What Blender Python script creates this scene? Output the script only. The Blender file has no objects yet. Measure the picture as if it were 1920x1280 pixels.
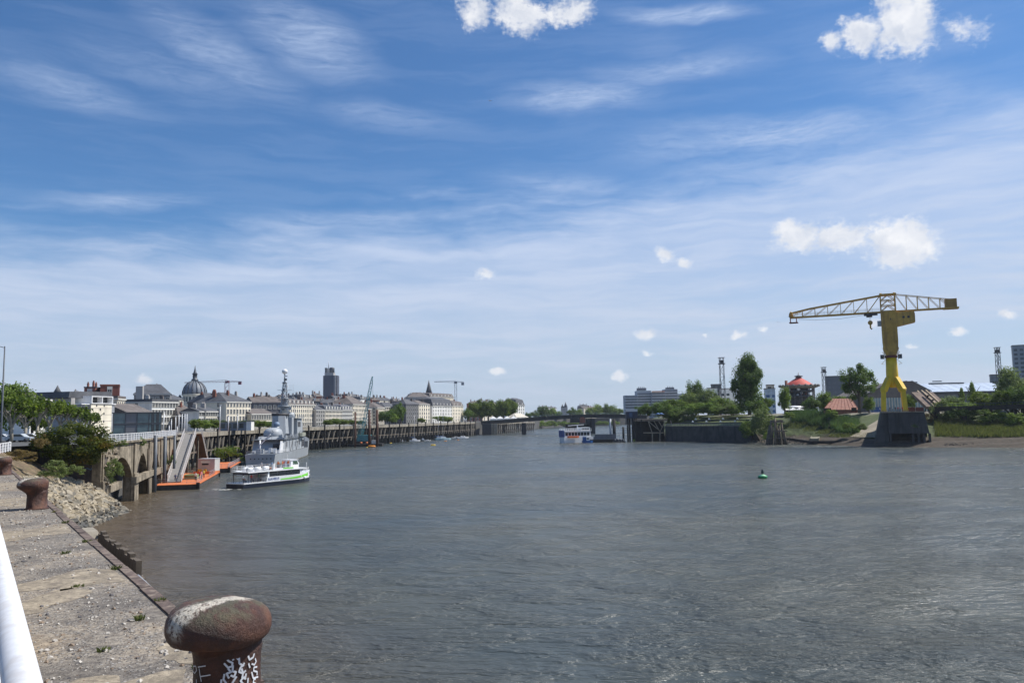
import bpy, bmesh, math, random
from mathutils import Vector, Matrix, Euler
R = math.radians
sc = bpy.context.scene
COL = sc.collection
# ------------------------------------------------------------------ camera
FPX = 1500.0
CAMZ = 12.5
cam_data = bpy.data.cameras.new("camera")
cam = bpy.data.objects.new("camera", cam_data); COL.objects.link(cam)
cam_data.sensor_width = 36.0
cam_data.lens = 36.0 * FPX / 1920.0
cam_data.clip_start = 0.1; cam_data.clip_end = 20000
ROT = (Matrix.Rotation(R(90) + math.atan(143 / FPX), 3, 'X') @ Matrix.Rotation(R(-1.0), 3, 'Z'))
cam.matrix_world = Matrix.Translation((0, 0, CAMZ)) @ ROT.to_4x4()
sc.camera = cam
def ray(px, py):
    return ROT @ Vector(((px - 960) / FPX, (640 - py) / FPX, -1.0))
def AT(px, py, y):                      # world point at depth y
    v = ray(px, py); k = y / v.y
    return Vector((v.x * k, y, CAMZ + v.z * k))
def ATZ(px, py, z):                     # world point at height z
    v = ray(px, py); k = (z - CAMZ) / v.z
    return Vector((v.x * k, v.y * k, z))
# ------------------------------------------------------------------ sun, sky, exposure
SUN_AZ = R(15)                          # from +X towards +Y
SUN_EL = R(54)
sv = Vector((math.cos(SUN_AZ) * math.cos(SUN_EL), math.sin(SUN_AZ) * math.cos(SUN_EL), math.sin(SUN_EL)))
sun_data = bpy.data.lights.new("sun", 'SUN'); sun_data.energy = 5.0; sun_data.angle = R(0.6)
sun_data.color = (1.0, 0.955, 0.88)
sun = bpy.data.objects.new("sun", sun_data); COL.objects.link(sun)
sun.rotation_euler = sv.to_track_quat('Z', 'Y').to_euler()
sun.location = (50, 0, 200)
sc.view_settings.view_transform = 'Standard'; sc.view_settings.look = 'None'
sc.view_settings.exposure = 0.22; sc.view_settings.gamma = 1.0
sc.view_settings.use_curve_mapping = False

world = bpy.data.worlds.new("World"); sc.world = world; world.use_nodes = True
class NT:
    def __init__(s, tree): s.t = tree; s.n = tree.nodes; s.l = tree.links
    def new(s, ty, **kw):
        n = s.n.new(ty)
        for k, v in kw.items(): setattr(n, k, v)
        return n
    def put(s, sock, v):
        if isinstance(v, bpy.types.NodeSocket): s.l.new(v, sock)
        elif v is not None: sock.default_value = v
    def m(s, op, a, b=None, c=None, clamp=False):
        n = s.n.new('ShaderNodeMath'); n.operation = op; n.use_clamp = clamp
        for i, v in enumerate((a, b, c)):
            if v is not None: s.put(n.inputs[i], v)
        return n.outputs[0]
    def ss(s, v, a, b, lo=0.0, hi=1.0, lin=False):
        n = s.n.new('ShaderNodeMapRange'); n.interpolation_type = 'LINEAR' if lin else 'SMOOTHSTEP'; n.clamp = True
        s.put(n.inputs[0], v); n.inputs[1].default_value = a; n.inputs[2].default_value = b
        n.inputs[3].default_value = lo; n.inputs[4].default_value = hi
        return n.outputs[0]
    def comb(s, x, y, z=0.0):
        n = s.n.new('ShaderNodeCombineXYZ')
        for i, v in enumerate((x, y, z)): s.put(n.inputs[i], v)
        return n.outputs[0]
    def mapp(s, vec, scale=(1, 1, 1), rot=(0, 0, 0), loc=(0, 0, 0)):
        n = s.n.new('ShaderNodeMapping'); s.put(n.inputs[0], vec)
        n.inputs['Location'].default_value = loc; n.inputs['Rotation'].default_value = rot; n.inputs['Scale'].default_value = scale
        return n.outputs[0]
    def noise(s, vec, scale, detail=4, rough=0.55, dist=0.0, lac=2.0, color=False):
        n = s.n.new('ShaderNodeTexNoise'); s.put(n.inputs['Vector'], vec)
        n.inputs['Scale'].default_value = scale; n.inputs['Detail'].default_value = detail
        n.inputs['Roughness'].default_value = rough; n.inputs['Distortion'].default_value = dist
        n.inputs['Lacunarity'].default_value = lac
        return n.outputs['Color'] if color else n.outputs['Fac']
    def mix(s, fac, a, b, mode='MIX'):
        n = s.n.new('ShaderNodeMix'); n.data_type = 'RGBA'; n.blend_type = mode
        s.put(n.inputs[0], fac)
        for i, v in ((6, a), (7, b)):
            if isinstance(v, tuple): v = (*v[:3], 1.0)
            s.put(n.inputs[i], v)
        return n.outputs[2]
    def ramp(s, fac, stops):
        n = s.n.new('ShaderNodeValToRGB'); s.put(n.inputs[0], fac)
        e = n.color_ramp.elements
        while len(e) < len(stops): e.new(0.5)
        for el, (p, c) in zip(e, stops): el.position = p; el.color = (*c, 1.0)
        return n.outputs[0]

def build_world():
    W = NT(world.node_tree)
    for n in list(W.n): W.n.remove(n)
    out = W.new('ShaderNodeOutputWorld'); bg = W.new('ShaderNodeBackground')
    sky = W.new('ShaderNodeTexSky', sky_type='NISHITA'); sky.sun_disc = False
    sky.sun_elevation = SUN_EL; sky.sun_rotation = math.atan2(sv.x, sv.y)
    sky.air_density = 1.0; sky.dust_density = 0.6; sky.ozone_density = 2.0; sky.altitude = 10
    tc = W.new('ShaderNodeTexCoord')
    sep = W.new('ShaderNodeSeparateXYZ'); W.put(sep.inputs[0], tc.outputs['Generated'])
    x, y, z = sep.outputs
    az = W.m('ARCTAN2', x, y); el = W.m('ARCSINE', z)
    def D(px, py):
        v = ray(px, py).normalized()
        return math.atan2(v.x, v.y), math.asin(v.z)
    P = W.comb(az, el, 0.0)
    # wispy warp
    w1 = W.noise(W.mapp(P, (1.0, 2.2, 1)), 7, 3, 0.6, color=True)
    wv = W.new('ShaderNodeVectorMath', operation='MULTIPLY_ADD'); W.put(wv.inputs[0], w1)
    wv.inputs[1].default_value = (0.085, 0.032, 0); wv.inputs[2].default_value = (-0.0425, -0.016, 0)
    add = W.new('ShaderNodeVectorMath', operation='ADD'); W.put(add.inputs[0], P); W.put(add.inputs[1], wv.outputs[0])
    PW = add.outputs[0]
    w2 = W.noise(P, 26, 5, 0.66, color=True)
    wv2 = W.new('ShaderNodeVectorMath', operation='MULTIPLY_ADD'); W.put(wv2.inputs[0], w2)
    wv2.inputs[1].default_value = (0.05, 0.042, 0); wv2.inputs[2].default_value = (-0.025, -0.021, 0)
    add2 = W.new('ShaderNodeVectorMath', operation='ADD'); W.put(add2.inputs[0], P); W.put(add2.inputs[1], wv2.outputs[0])
    PC = add2.outputs[0]
    def blob(vec, p0, p1, width, soft=1.0):
        """falloff 1 -> 0 about the segment p0-p1 (pixels), half width in pixels"""
        a = D(*p0); b = D(*p1)
        ang = math.atan2(b[1] - a[1], b[0] - a[0]); L = math.hypot(b[0] - a[0], b[1] - a[1]) / 2 + width / FPX
        cx, cy = (a[0] + b[0]) / 2, (a[1] + b[1]) / 2
        n = W.new('ShaderNodeVectorMath', operation='SUBTRACT'); W.put(n.inputs[0], vec); n.inputs[1].default_value = (cx, cy, 0)
        mp = W.n.new('ShaderNodeMapping'); mp.vector_type = 'POINT'; W.put(mp.inputs[0], n.outputs[0])
        mp.inputs['Rotation'].default_value = (0, 0, -ang)
        sp = W.new('ShaderNodeVectorMath', operation='MULTIPLY'); W.put(sp.inputs[0], mp.outputs[0])
        sp.inputs[1].default_value = (1 / L, FPX / width, 0)
        ln = W.new('ShaderNodeVectorMath', operation='LENGTH'); W.put(ln.inputs[0], sp.outputs[0])
        return W.ss(ln.outputs['Value'], 1.0, 1.0 - soft)
    def total(vec, items):
        acc = None
        for it in items:
            b = W.m('MULTIPLY', blob(vec, *it[:3], soft=it[4] if len(it) > 4 else 1.0), it[3])
            acc = b if acc is None else W.m('MAXIMUM', acc, b)
        return acc
    # ---- base colour graded towards the horizon (dusty air near the ground)
    base = W.mix(1.0, sky.outputs[0], (SKY_MUL), 'MULTIPLY')
    hz = W.ss(el, 0.0, 0.36)
    # ---- high veil: below a wavy line, higher on the right
    veil_line = W.m('MULTIPLY_ADD', az, -0.10, el)
    vn = W.noise(W.mapp(PW, (1.4, 7.5, 1)), 3.2, 5, 0.60)
    veil_edge = W.m('ADD', veil_line, W.m('MULTIPLY', W.m('SUBTRACT', vn, 0.5), -0.16))
    veil = W.ss(veil_edge, 0.285, 0.205)
    streak = W.ss(W.noise(W.mapp(PW, (0.9, 9.0, 1)), 5.0, 6, 0.62), 0.30, 0.72)
    veil = W.m('MULTIPLY', veil, W.m('MULTIPLY_ADD', streak, 0.34, 0.60))
    veil = W.m('ADD', veil, W.m('MULTIPLY', W.ss(streak, 0.1, 1.0), 0.08))
    low = W.ss(el, 0.12, 0.0)
    veil = W.m('MULTIPLY', veil, W.m('MULTIPLY_ADD', low, -0.10, 1.0))
    # ---- named cirrus streaks
    cir = total(PW, [
        ((250, 0), (560, 190), 60, 0.42), ((470, 20), (680, 130), 75, 0.50), ((560, 190), (900, 240), 34, 0.28),
        ((-60, 110), (300, 220), 46, 0.36), ((120, 80), (520, 190), 60, 0.20),
        ((930, 190), (1250, 175), 40, 0.62), ((1060, 150), (1500, 95), 34, 0.48), ((1500, 80), (1900, 60), 40, .22),
        ((1110, 34), (1460, 16), 20, 0.72), ((1200, 250), (1780, 232), 48, 0.66), ((1130, 290), (1480, 240), 50, 0.34),
        ((1560, 140), (1960, 200), 60, 0.30), ((1240, 330), (2000, 330), 110, 0.50), ((900, 345), (1200, 342), 36, 0.42),
        ((0, 375), (420, 372), 26, 0.42), ((380, 400), (1000, 400), 26, 0.30), ((1180, 130), (1260, 60), 60, .1),
        ((620, 492), (1300, 480), 26, 0.45), ((350, 560), (1200, 556), 40, 0.45), ((780, 600), (1280, 570), 90, 0.46)])
    fib = W.noise(W.mapp(PW, (1.6, 8.0, 1), rot=(0, 0, 0.10)), 9.0, 6, 0.68, 0.3)
    fib2 = W.noise(W.mapp(PW, (1.5, 10.0, 1), rot=(0, 0, 0.12)), 26.0, 4, 0.65)
    cir = W.m('MULTIPLY', cir, W.m('ADD', W.ss(fib, 0.25, 0.72, 0.15, 1.2, lin=True), W.ss(fib2, 0.3, 0.7, -0.15, 0.35, lin=True)))
    thin = W.m('SUBTRACT', 1.0, W.m('MULTIPLY', W.m('SUBTRACT', 1.0, W.m('MINIMUM', veil, 1.0)), W.m('SUBTRACT', 1.0, W.m('MINIMUM', cir, 0.9))))
    vcol = W.mix(W.ss(el, 0.02, 0.30), VEIL_LOW, VEIL_HIGH)
    bsky = W.mix(W.m('MULTIPLY', W.ss(el, 0.25, 0.0), 0.42), base, HORIZ)
    c1 = W.mix(thin, bsky, vcol)
    # ---- cumulus
    cums = [
        ((885, 22), (1115, 24), 27, 0.95),
        ((880, 10), (900, 22), 36, 1.0), ((935, 14), (1010, 40), 40, 1.1), ((1040, 30), (1110, 16), 34, 1.0), ((955, 52), (1000, 56), 18, .8),
        ((1548, 76), (1566, 74), 22, 1.0), ((1590, 58), (1640, 62), 38, 1.1), ((1690, 22), (1705, 50), 60, 1.25), ((1660, 70), (1740, 80), 28, .9), ((1800, 50), (1834, 62), 34, .62),
        ((1456, 436), (1540, 444), 34, 1.15), ((1530, 446), (1620, 448), 34, 1.15), ((1640, 452), (1735, 460), 48, 1.3), ((1625, 482), (1750, 484), 22, 1.0),
        ((1232, 476), (1262, 482), 20, .95), ((1270, 490), (1295, 494), 14, 1.0), ((885, 512), (930, 514), 15, .8), ((1185, 626), (1235, 626), 15, 1.0), ((1378, 628), (1396, 628), 11, .95),
        ((915, 696), (950, 695), 12, 1.05), ((1152, 706), (1172, 708), 14, 1.0), ((1880, 588), (1905, 590), 12, 1.0), ((1780, 622), (1810, 622), 12, .95),
        ((250, 706), (285, 708), 12, .85), ((1318, 628), (1326, 628), 7, .9), ((1418, 616), (1432, 616), 9, .8), ((650, 648), (680, 650), 12, .45), ((1205, 656), (1220, 658), 9, .75), ((1626, 606), (1650, 600), 16, .7), ((1706, 648), (1720, 648), 9, .7)]
    wv3 = W.new('ShaderNodeVectorMath', operation='MULTIPLY_ADD'); W.put(wv3.inputs[0], w2)
    wv3.inputs[1].default_value = (0.030, 0.020, 0); wv3.inputs[2].default_value = (-0.015, -0.010, 0)
    add3 = W.new('ShaderNodeVectorMath', operation='ADD'); W.put(add3.inputs[0], P); W.put(add3.inputs[1], wv3.outputs[0])
    cm = W.m('MAXIMUM', total(PC, [(a, b, w * 1.36, s) for a, b, w, s in cums if w > 25]), total(add3.outputs[0], [(a, b, w * 1.25, s) for a, b, w, s in cums if w <= 25]))
    cn = W.noise(P, 52, 5, 0.54)
    cmn = W.m('MULTIPLY_ADD', W.m('SUBTRACT', cn, 0.5), 0.70, cm)
    cmn = W.m('MULTIPLY_ADD', W.m('SUBTRACT', W.noise(W.mapp(P, (1, 1.5, 1)), 130, 3, 0.55), 0.5), 0.75, cmn)
    calpha = W.ss(cmn, 0.22, 0.95)
    dens = W.ss(cmn, 0.35, 1.15)
    # shade by the difference of the density towards the sun (up right)
    cl_ = W.noise(PC, 24, 3, 0.5); cn2 = W.noise(W.mapp(PC, loc=(0.005, 0.012, 0)), 24, 3, 0.5)
    sh = W.m('MULTIPLY_ADD', W.m('SUBTRACT', cl_, cn2), 2.0, 0.66)
    ccol = W.mix(W.m('MULTIPLY', sh, 1.0, clamp=True), (0.50, 0.55, 0.65), (0.86, 0.86, 0.87))
    ccol = W.mix(W.m('MULTIPLY', W.ss(dens, 0.0, 0.35, 0.25, 0.0), 1.0), ccol, (0.75, 0.82, 0.95))
    c2 = W.mix(W.m('MULTIPLY', calpha, 0.90), c1, ccol)
    W.put(bg.inputs[0], c2); bg.inputs[1].default_value = 1.0
    W.l.new(bg.outputs[0], out.inputs[0])
SKY_MUL = (0.047, 0.075, 0.102, 1.0)     # Sky Texture strength, per channel
HORIZ = (0.34, 0.44, 0.60)
VEIL_LOW = (0.51, 0.58, 0.70)
VEIL_HIGH = (0.46, 0.56, 0.76)
build_world()
world.cycles.sampling_method = 'MANUAL'; world.cycles.sample_map_resolution = 256
# ================================================================== helpers
rnd = random.Random(7)
def tag(o, label=None, cat=None, group=None, kind=None):
    if label: o['label'] = label
    if cat: o['category'] = cat
    if group: o['group'] = group
    if kind: o['kind'] = kind
    return o
def thing(name, label, cat, loc=(0, 0, 0), rz=0.0, group=None):
    o = bpy.data.objects.new(name, None); COL.objects.link(o)
    o.location = loc; o.rotation_euler = (0, 0, rz); o.empty_display_size = 0.5
    return tag(o, label, cat, group)
class MB:
    def __init__(s): s.v = []; s.f = []; s.mi = []; s.sm = []
    def add(s, vs, fs, m=0, smooth=False):
        b = len(s.v); s.v.extend([tuple(p) for p in vs])
        for f in fs: s.f.append(tuple(b + i for i in f)); s.mi.append(m); s.sm.append(smooth)
        return s
    def box(s, c, d, rz=0.0, m=0, taper=1.0):
        hx, hy, hz = d[0] / 2, d[1] / 2, d[2] / 2
        ca, sa = math.cos(rz), math.sin(rz); vs = []
        for z, k in ((-hz, 1.0), (hz, taper)):
            for x, y in ((-hx, -hy), (hx, -hy), (hx, hy), (-hx, hy)):
                x *= k; y *= k
                vs.append((c[0] + x * ca - y * sa, c[1] + x * sa + y * ca, c[2] + z))
        return s.add(vs, [(0, 3, 2, 1), (4, 5, 6, 7), (0, 1, 5, 4), (1, 2, 6, 5), (2, 3, 7, 6), (3, 0, 4, 7)], m)
    def b(s, x0, x1, y0, y1, z0, z1, m=0):
        return s.box(((x0 + x1) / 2, (y0 + y1) / 2, (z0 + z1) / 2), (abs(x1 - x0), abs(y1 - y0), abs(z1 - z0)), 0, m)
    def bar(s, p, q, w, h=None, m=0):
        p = Vector(p); q = Vector(q); h = h or w; d = (q - p)
        if d.length < 1e-6: return s
        d.normalize(); up = Vector((0, 0, 1)) if abs(d.z) < 0.98 else Vector((0, 1, 0))
        a = d.cross(up).normalized(); c = a.cross(d).normalized()
        vs = [e + a * (i * w / 2) + c * (j * h / 2) for e in (p, q) for i, j in ((-1, -1), (1, -1), (1, 1), (-1, 1))]
        return s.add(vs, [(0, 1, 2, 3), (4, 7, 6, 5), (0, 4, 5, 1), (1, 5, 6, 2), (2, 6, 7, 3), (3, 7, 4, 0)], m)
    def tube(s, pts, r, n=8, m=0, cap=True):
        """round tube along a polyline, r = number or list"""
        pts = [Vector(p) for p in pts]; k = len(pts)
        rs = r if isinstance(r, (list, tuple)) else [r] * k
        vs = []
        for i, p in enumerate(pts):
            d = (pts[min(i + 1, k - 1)] - pts[max(i - 1, 0)]).normalized()
            up = Vector((0, 0, 1)) if abs(d.z) < 0.95 else Vector((0, 1, 0))
            a = d.cross(up).normalized(); c = a.cross(d).normalized()
            for j in range(n):
                t = 2 * math.pi * j / n
                vs.append(p + (a * math.cos(t) + c * math.sin(t)) * rs[i])
        fs = []
        for i in range(k - 1):
            for j in range(n):
                fs.append((i * n + j, i * n + (j + 1) % n, (i + 1) * n + (j + 1) % n, (i + 1) * n + j))
        if cap: fs.append(tuple(range(n - 1, -1, -1))); fs.append(tuple(range((k - 1) * n, k * n)))
        return s.add(vs, fs, m, n > 5)
    def lathe(s, prof, c=(0, 0, 0), n=24, m=0, off=None, sy=1.0, smooth=True):
        vs = []
        for r, z in prof:
            ox, oy = off(z) if off else (0, 0)
            for j in range(n):
                t = 2 * math.pi * j / n
                vs.append((c[0] + ox + r * math.cos(t), c[1] + oy + r * math.sin(t) * sy, c[2] + z))
        fs = [(i * n + j, i * n + (j + 1) % n, (i + 1) * n + (j + 1) % n, (i + 1) * n + j) for i in range(len(prof) - 1) for j in range(n)]
        fs.append(tuple(range(n - 1, -1, -1))); fs.append(tuple(range((len(prof) - 1) * n, len(prof) * n)))
        return s.add(vs, fs, m, smooth)
    def prism(s, poly, z0, z1, m=0, k=1.0):
        """poly = xy list; k scales the top about its centre"""
        n = len(poly); cx = sum(p[0] for p in poly) / n; cy = sum(p[1] for p in poly) / n
        area = sum(poly[i][0] * poly[(i + 1) % n][1] - poly[(i + 1) % n][0] * poly[i][1] for i in range(n))
        if area < 0: poly = poly[::-1]
        vs = [(x, y, z0) for x, y in poly] + [(cx + (x - cx) * k, cy + (y - cy) * k, z1) for x, y in poly]
        return s.add(vs, [tuple(range(n - 1, -1, -1)), tuple(range(n, 2 * n))] + [(i, (i + 1) % n, n + (i + 1) % n, n + i) for i in range(n)], m)
    def side(s, prof, y0, y1, m=0):
        """extrude an x-z outline along y"""
        n = len(prof)
        area = sum(prof[i][0] * prof[(i + 1) % n][1] - prof[(i + 1) % n][0] * prof[i][1] for i in range(n))
        if area < 0: prof = prof[::-1]
        vs = [(x, y0, z) for x, z in prof] + [(x, y1, z) for x, z in prof]
        return s.add(vs, [tuple(range(n)), tuple(range(2 * n - 1, n - 1, -1))] + [(i, n + i, n + (i + 1) % n, (i + 1) % n) for i in range(n)], m)
    def sphere(s, c, r, n=10, k=6, m=0, sz=1.0):
        prof = [(max(r * math.sin(math.pi * i / k), 0.002 * r), -r * sz * math.cos(math.pi * i / k)) for i in range(k + 1)]
        return s.lathe(prof, c, n, m)
    def build(s, name, mats, parent=None, world=False, label=None):
        me = bpy.data.meshes.new(name)
        vs = s.v
        if world and parent is not None:
            inv = Matrix.LocRotScale(parent.location, parent.rotation_euler, None).inverted()
            vs = [tuple(inv @ Vector(p)) for p in s.v]
        me.from_pydata(vs, [], s.f)
        for mt in (mats if isinstance(mats, (list, tuple)) else [mats]): me.materials.append(mt)
        me.polygons.foreach_set('material_index', s.mi)
        me.polygons.foreach_set('use_smooth', s.sm)
        me.update()
        o = bpy.data.objects.new(name, me); COL.objects.link(o)
        if parent is not None: o.parent = parent
        if label: o['label'] = label
        return o
def dup(src, parent, loc=None, scale=None, rz=None, name=None):
    o = src.copy(); COL.objects.link(o); o.parent = parent
    if name: o.name = name
    if loc is not None: o.location = loc
    if scale is not None: o.scale = scale
    if rz is not None: o.rotation_euler = (0, 0, rz)
    return o
def dup_tree(root, loc, rz=None, label=None, group=None, scale=None):
    r = root.copy(); COL.objects.link(r); r.location = loc
    if rz is not None: r.rotation_euler = (0, 0, rz)
    if scale is not None: r.scale = scale
    if label: r['label'] = label
    if group: r['group'] = group
    kids = [c for c in root.children]
    for ch in kids:
        c = ch.copy(); COL.objects.link(c); c.parent = r
        for g in ch.children:
            d = g.copy(); COL.objects.link(d); d.parent = c
    return r
def meshobj(name, me, parent=None):
    o = bpy.data.objects.new(name, me); COL.objects.link(o)
    if parent is not None: o.parent = parent
    return o
# ================================================================== materials
_mats = {}
def mat(name, col, rough=0.8, var=0.18, scale=0.6, bump=0.0, bscale=4.0, metal=0.0, stain=None, sfac=0.5, streak=False, spec=0.5, fine=0.0, fscale=8.0):
    if name in _mats: return _mats[name]
    m = bpy.data.materials.new(name); m.use_nodes = True; _mats[name] = m
    T = NT(m.node_tree); p = T.n['Principled BSDF']
    tc = T.new('ShaderNodeTexCoord').outputs['Object']
    a = tuple(min(1, c * (1 + var)) for c in col); b_ = tuple(c * (1 - var) for c in col)
    n1 = T.noise(tc, scale, 5, 0.6)
    c = T.mix(T.ss(n1, 0.3, 0.7), b_, a)
    if fine:
        n3 = T.noise(tc, fscale, 3, 0.6)
        c = T.mix(T.ss(n3, 0.35, 0.65), T.mix(1.0, c, (1 - fine,) * 3, 'MULTIPLY'), c)
    if stain:
        v = T.mapp(tc, (1, 1, 0.12)) if streak else tc
        n2 = T.noise(v, scale * 2.3, 5, 0.65, 0.4)
        c = T.mix(T.m('MULTIPLY', T.ss(n2, 0.46, 0.66), sfac), c, stain)
    T.put(p.inputs['Base Color'], c)
    p.inputs['Roughness'].default_value = rough; p.inputs['Metallic'].default_value = metal
    p.inputs['Specular IOR Level'].default_value = spec
    if bump:
        bn = T.new('ShaderNodeBump'); bn.inputs['Strength'].default_value = 1.0; bn.inputs['Distance'].default_value = bump
        T.put(bn.inputs['Height'], T.noise(tc, bscale, 5, 0.65)); T.put(p.inputs['Normal'], bn.outputs[0])
    return m
def leafmat(name, dark, light, tint=None, trans=0.42):
    if name in _mats: return _mats[name]
    m = bpy.data.materials.new(name); m.use_nodes = True; _mats[name] = m
    T = NT(m.node_tree); p = T.n['Principled BSDF']; out = T.n['Material Output']
    tc = T.new('ShaderNodeTexCoord').outputs['Object']
    geo = T.new('ShaderNodeNewGeometry'); oi = T.new('ShaderNodeObjectInfo')
    f = T.m('ADD', T.m('MULTIPLY', T.noise(tc, 4.0, 3), 0.8), T.m('MULTIPLY', geo.outputs['Random Per Island'], 0.5))
    f = T.m('ADD', f, T.m('MULTIPLY', oi.outputs['Random'], 0.22))
    c = T.mix(T.ss(f, 0.45, 1.05), dark, light)
    if tint: c = T.mix(T.ss(T.noise(tc, 2.0, 2), 0.50, 0.68), c, tint)
    T.put(p.inputs['Base Color'], c); p.inputs['Roughness'].default_value = 0.65
    p.inputs['Specular IOR Level'].default_value = 0.25
    tr = T.new('ShaderNodeBsdfTranslucent'); T.put(tr.inputs[0], T.mix(1.0, c, (1.15, 1.25, 0.6), 'MULTIPLY'))
    mx = T.new('ShaderNodeMixShader'); mx.inputs[0].default_value = trans
    T.l.new(p.outputs[0], mx.inputs[1]); T.l.new(tr.outputs[0], mx.inputs[2]); T.l.new(mx.outputs[0], out.inputs[0])
    return m
def glassmat(name, col, rough=0.08):
    if name in _mats: return _mats[name]
    m = mat(name, col, rough, 0.25, 0.4); m.node_tree.nodes['Principled BSDF'].inputs['Specular IOR Level'].default_value = 0.8
    return m
M_STONE = mat('pale_stone', (0.66, 0.59, 0.46), 0.85, 0.10, 0.25, stain=(0.34, 0.31, 0.26), sfac=0.4, streak=True)
M_STONE2 = mat('cream_stone', (0.84, 0.76, 0.61), 0.85, 0.10, 0.22, stain=(0.42, 0.38, 0.31), sfac=0.35, streak=True)
M_STONE3 = mat('grey_stone', (0.40, 0.38, 0.36), 0.85, 0.12, 0.25, stain=(0.22, 0.21, 0.20), sfac=0.45, streak=True)
M_WHITEW = mat('white_render', (0.82, 0.81, 0.77), 0.85, 0.06, 0.3, stain=(0.5, 0.5, 0.48), sfac=0.3, streak=True)
M_DARKW = mat('slate_clad_wall', (0.12, 0.12, 0.135), 0.8, 0.15, 0.4)
M_BRICK = mat('red_brick', (0.26, 0.10, 0.07), 0.9, 0.2, 0.6)
M_SLATE = mat('slate_roof', (0.085, 0.088, 0.098), 0.7, 0.25, 0.35, fine=0.2, fscale=2.0)
M_SLATE2 = mat('brown_grey_roof', (0.14, 0.12, 0.11), 0.8, 0.25, 0.35, fine=0.2, fscale=2.0)
M_PANE = glassmat('dark_window_glass', (0.035, 0.04, 0.045))
M_FRAME = mat('window_surround', (0.62, 0.60, 0.55), 0.8, 0.05, 1)
M_POT = mat('chimney_pot', (0.36, 0.16, 0.09), 0.9, 0.2, 1)
M_IRON = mat('dark_iron', (0.045, 0.045, 0.05), 0.6, 0.2, 2)
M_WPAINT = mat('white_paint', (0.78, 0.78, 0.78), 0.4, 0.05, 1.5, stain=(0.5, 0.47, 0.42), sfac=0.25)
M_GPAINT = mat('grey_paint', (0.36, 0.385, 0.41), 0.5, 0.06, 0.25, stain=(0.26, 0.25, 0.24), sfac=0.35, streak=True)
M_TIMBER = mat('old_timber', (0.10, 0.080, 0.060), 0.9, 0.35, 0.8, bump=0.02, bscale=3, stain=(0.20, 0.17, 0.13), sfac=0.6, streak=True)
M_TIMBERD = mat('black_timber_and_shade', (0.024, 0.022, 0.020), 0.85, 0.35, 0.8)  # timber colour, also painted where arches and pier bays lie in shade
M_CONC = mat('weathered_concrete', (0.33, 0.295, 0.235), 0.9, 0.18, 0.35, bump=0.05, bscale=1.5, stain=(0.10, 0.085, 0.06), sfac=0.75, streak=True, fine=0.25, fscale=1.6)
M_ARC = mat('old_arcade_concrete', (0.31, 0.26, 0.19), 0.92, 0.22, 0.4, bump=0.08, bscale=1.3, stain=(0.085, 0.068, 0.045), sfac=0.85, streak=True, fine=0.35, fscale=1.3)
M_CONCD = mat('tidal_stained_concrete', (0.065, 0.063, 0.06), 0.9, 0.25, 0.3, bump=0.05, bscale=1.5, stain=(0.035, 0.034, 0.036), sfac=0.85, streak=True)
M_ASPH = mat('asphalt', (0.09, 0.088, 0.085), 0.9, 0.2, 0.2, fine=0.15)
M_ORANGE = mat('orange_deck', (0.58, 0.165, 0.05), 0.7, 0.12, 0.8, stain=(0.42, 0.14, 0.06), sfac=0.4)
M_STEELD = mat('dark_steel', (0.07, 0.08, 0.095), 0.5, 0.15, 0.8, metal=0.2)
M_ALU = mat('aluminium', (0.52, 0.52, 0.54), 0.45, 0.08, 1, metal=0.3)
M_RUSTP = mat('rusty_pile', (0.105, 0.050, 0.032), 0.85, 0.3, 0.8, streak=True, stain=(0.03, 0.025, 0.025))
M_MUD = mat('river_mud', (0.20, 0.165, 0.12), 0.7, 0.2, 0.12, bump=0.08, bscale=1.2, stain=(0.10, 0.085, 0.06), sfac=0.6, fine=0.3, fscale=0.9)
L_PLANE = leafmat('plane_leaf', (0.050, 0.085, 0.014), (0.165, 0.215, 0.035))
L_DARK = leafmat('dark_leaf', (0.044, 0.084, 0.020), (0.145, 0.215, 0.046))
L_MID = leafmat('mid_leaf', (0.072, 0.122, 0.022), (0.225, 0.300, 0.060))
L_WILLOW = leafmat('willow_leaf', (0.080, 0.115, 0.038), (0.215, 0.265, 0.105))
L_BUSH = leafmat('autumn_bush_leaf', (0.028, 0.046, 0.009), (0.115, 0.135, 0.022), tint=(0.19, 0.11, 0.022))
L_HERB = leafmat('herb_leaf', (0.10, 0.14, 0.045), (0.26, 0.30, 0.13))
L_GRASS = leafmat('grass_blade', (0.060, 0.082, 0.026), (0.170, 0.190, 0.070), tint=(0.20, 0.18, 0.085))
L_REED = leafmat('reed_blade', (0.045, 0.085, 0.035), (0.120, 0.180, 0.085))
L_DRY = leafmat('dry_grass', (0.16, 0.11, 0.05), (0.30, 0.23, 0.11))
M_BARK = mat('bark', (0.115, 0.095, 0.072), 0.95, 0.25, 1.5)
M_BARKP = mat('pale_bark', (0.26, 0.235, 0.19), 0.95, 0.3, 1.2)
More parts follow.
